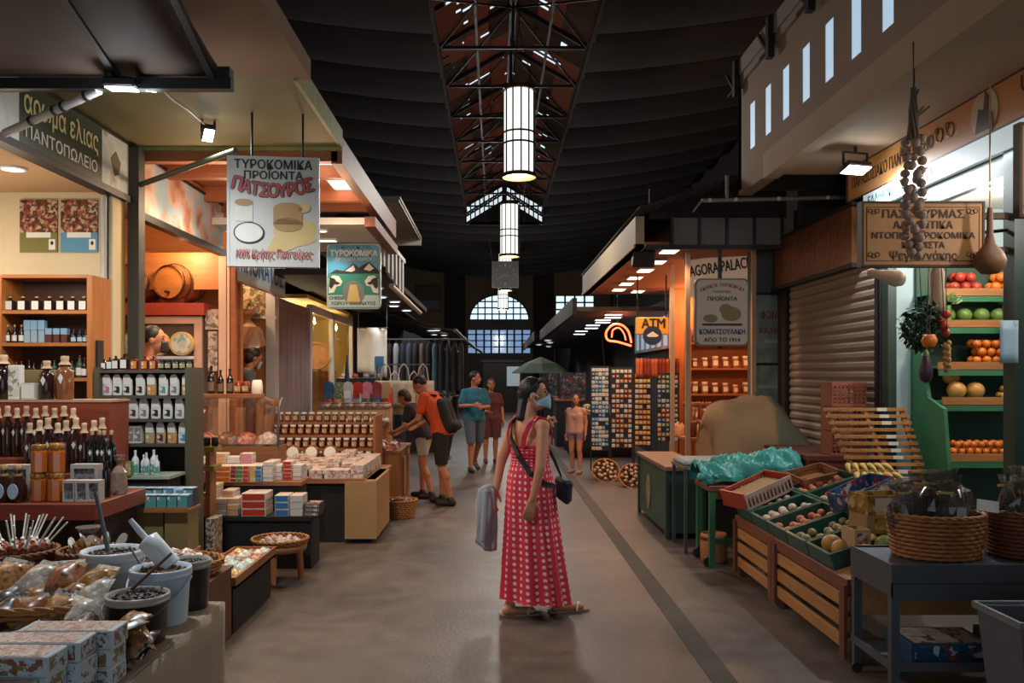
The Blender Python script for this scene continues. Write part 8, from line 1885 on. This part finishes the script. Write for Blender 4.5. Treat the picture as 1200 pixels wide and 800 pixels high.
for s in (-1, 1): MB().path([(s * .1, .05, 1.42), (s * .11, .15, 1.43), (s * .12, .25, 1.35), (s * .14, .25, 1.2), (s * .14, .12, 1.05), (s * .1, -.02, 1.0)], .018, 6).build('shoulder_strap', bk_, t2)
# --- person in white shorts behind him
Jb = dict(Jo); t, j, HM = person('person in a dark top and white shorts behind the orange-shirted man', (-.98, 11.75, 0), math.radians(80), Jb, SK2, .92, 1, 0, -.5)
hair(t, HM, mat('hair_brown', '3a2418', .6, var=.3, sc=60), 1); shirt(t, j, mat('top_dark', '26242a', .8)); shorts(t, j, mat('shorts_white', 'b0aca6', .8), length=.6); shoes(t, j, mat('shoe_dark', ''))
# --- man in the teal shirt
Jt = dict(er=(.25, .02, 1.12), wr=(.1, .25, 1.13), el=(-.25, .0, 1.1), wl=(-.05, .26, 1.1), kr=(.1, .12, .5), ar=(.1, .1, .085), tr=(.12, .26, .04), kl=(-.1, -.03, .52), al=(-.1, -.28, .17), tl=(-.11, -.14, .04))
t, j, HM = person('man in a teal shirt and grey shorts walking towards the camera', (-.36, 15.0, 0), math.radians(200), Jt, SK2, 1.03, 0, .9, 0)
hair(t, HM, HB); shirt(t, j, mat('shirt_teal', '1f6278', .8), sleeve=.75); shorts(t, j, mat('shorts_greyblue', '4a5260', .85), length=1.02); shoes(t, j, mat('shoe_brown', '3a2a22', .6), low=True)
t, j, HM = person('person in a maroon dress partly hidden behind the teal-shirted man', (-.08, 16.4, 0), math.radians(190), dict(er=(.24, .05, 1.1), wr=(.12, .24, 1.05)), SK2, .95, 1, 0, 0); hair(t, HM, mat('hair_brown', ''), 1); shirt(t, j, mat('top_maroon', '5a2a26', .8)); shorts(t, j, mat('top_maroon', ''), length=.9, fat=.04, name='skirt'); shoes(t, j, mat('shoe_brown', ''), low=True)
# --- girl in the pink top
Jg = dict(er=(.22, -.04, 1.1), wr=(.22, .0, .84), el=(-.22, -.03, 1.1), wl=(-.23, .03, .85), kl=(-.1, .06, .5), al=(-.11, .04, .085), tl=(-.14, .18, .03))
t, j, HM = person('girl in a pale pink top and shorts beside the magnet rack', (1.4, 14.7, 0), math.radians(150), Jg, SK2, .8, 1, .5, 0); hair(t, HM, mat('hair_brown', ''), 1, extra=[('c', HM @ V(.05, -.03, -.02), HM @ V(.07, .0, -.2), .04, .025), ('c', HM @ V(-.05, -.03, -.02), HM @ V(-.07, .0, -.2), .04, .025)])
shirt(t, j, mat('top_pink', 'b58478', .8), sleeve=.15, fat=.014); shorts(t, j, mat('shorts_denim', '7a6a70', .8), length=.4); shoes(t, j, mat('sandal_tan', ''), low=True)
# --- the two vendors on the raised shop floor
t, j, HM = person('vendor with short dark hair and a dark mask behind the herb bag rack', (-3.13, 7.75, .34), math.radians(-80), dict(er=(.22, .1, 1.1), wr=(.16, .3, 1.0), el=(-.22, .1, 1.1), wl=(-.14, .3, 1.0)), SK, 1.05, 0, 0, -.05); hair(t, HM, HB); shirt(t, j, mat('shirt_slate', '3a4048', .8)); shorts(t, j, mat('shorts_black', ''), length=1.9, name='trousers'); shoes(t, j, mat('shoe_dark', ''))
m = MB(); m.sheet(lambda u, v: HM @ V(.074 * math.sin((u - .5) * 2.5), .045 + .074 * math.cos((u - .5) * 2.3), -.11 + .1 * v), 10, 5, th=-.004); m.build('face_mask', M_txd, t)
t, j, HM = person('vendor in a grey shirt and pale mask looking down by the orange panel', (-3.12, 10.62, .34), math.radians(-62), dict(nk=(0, .06, 1.41), hd=(0, .12, 1.56), er=(.23, .08, 1.1), wr=(.14, .3, 1.02), el=(-.23, .08, 1.1), wl=(-.14, .3, 1.02)), SK2, 1.0, 0, 0, -.45); hair(t, HM, HB, 1); shirt(t, j, mat('shirt_grey', '4a4c50', .8)); shorts(t, j, mat('shorts_black', ''), length=1.9, name='trousers'); shoes(t, j, mat('shoe_dark', ''))
m = MB(); m.sheet(lambda u, v: HM @ V(.074 * math.sin((u - .5) * 2.5), .045 + .074 * math.cos((u - .5) * 2.3), -.11 + .1 * v), 10, 5, th=-.004); m.build('face_mask', K_pale, t)
# ------------------------------------------------------------------ pieces of parts go one level deeper
BYP = {}
for o in COL.objects:
    if o.parent is not None: BYP.setdefault(o.parent.name, []).append(o)
def deeper(t, holder, names):
    ch = BYP.get(t.name, []); h = next((c for c in ch if c.name.split('.')[0] == holder), None)
    if h is None: return
    for c in ch:
        if c is not h and c.type == 'MESH' and c.name.split('.')[0] in names and c.name not in BYP: c.parent = h
for o in [o for o in COL.objects if o.parent is None]:
    k = o.name.split('.')[0]
    if o.get('category') == 'sign': deeper(o, 'panel' if k != 'shop_sign' or any(c.name.startswith('panel') for c in BYP.get(o.name, [])) else 'green_panel', ('lettering', 'red_lettering', 'cheese_picture', 'picture_ring', 'blue_band', 'scroll', 'emblem', 'emblem_disc', 'mountain_picture', 'snow_picture', 'goat_picture', 'tunnel_picture', 'pale_band', 'green_field', 'round_plate'))
    for h, ns in (('face_mask', ('mask_loop',)), ('sunglasses', ('sunglasses_arm',)), ('bodice', ('smocking_seam', 'shoulder_bow')), ('bag_body', ('flap',)), ('jacket_body', ('sleeve', 'jacket_fold')), ('dial', ('hour_mark', 'hand')), ('glass_shade', ('cage', 'bottom_rim')), ('head', ('tap',)), ('staves', ('hoop',)), ('housing', ('lens', 'sensor')), ('sheet', ('twisted_end',)), ('food_picture', ('title_strip',)), ('colour_band', ('badge', 'badge_mark')), ('door_frame', ('glass_pane',)), ('front_bar', ('rib',)), ('bucket_body', ('handle',)), ('foliage', ('twig',)), ('braided_stem', ('hook',)), ('panel', ('top_rail',))):
        deeper(o, h, ns)
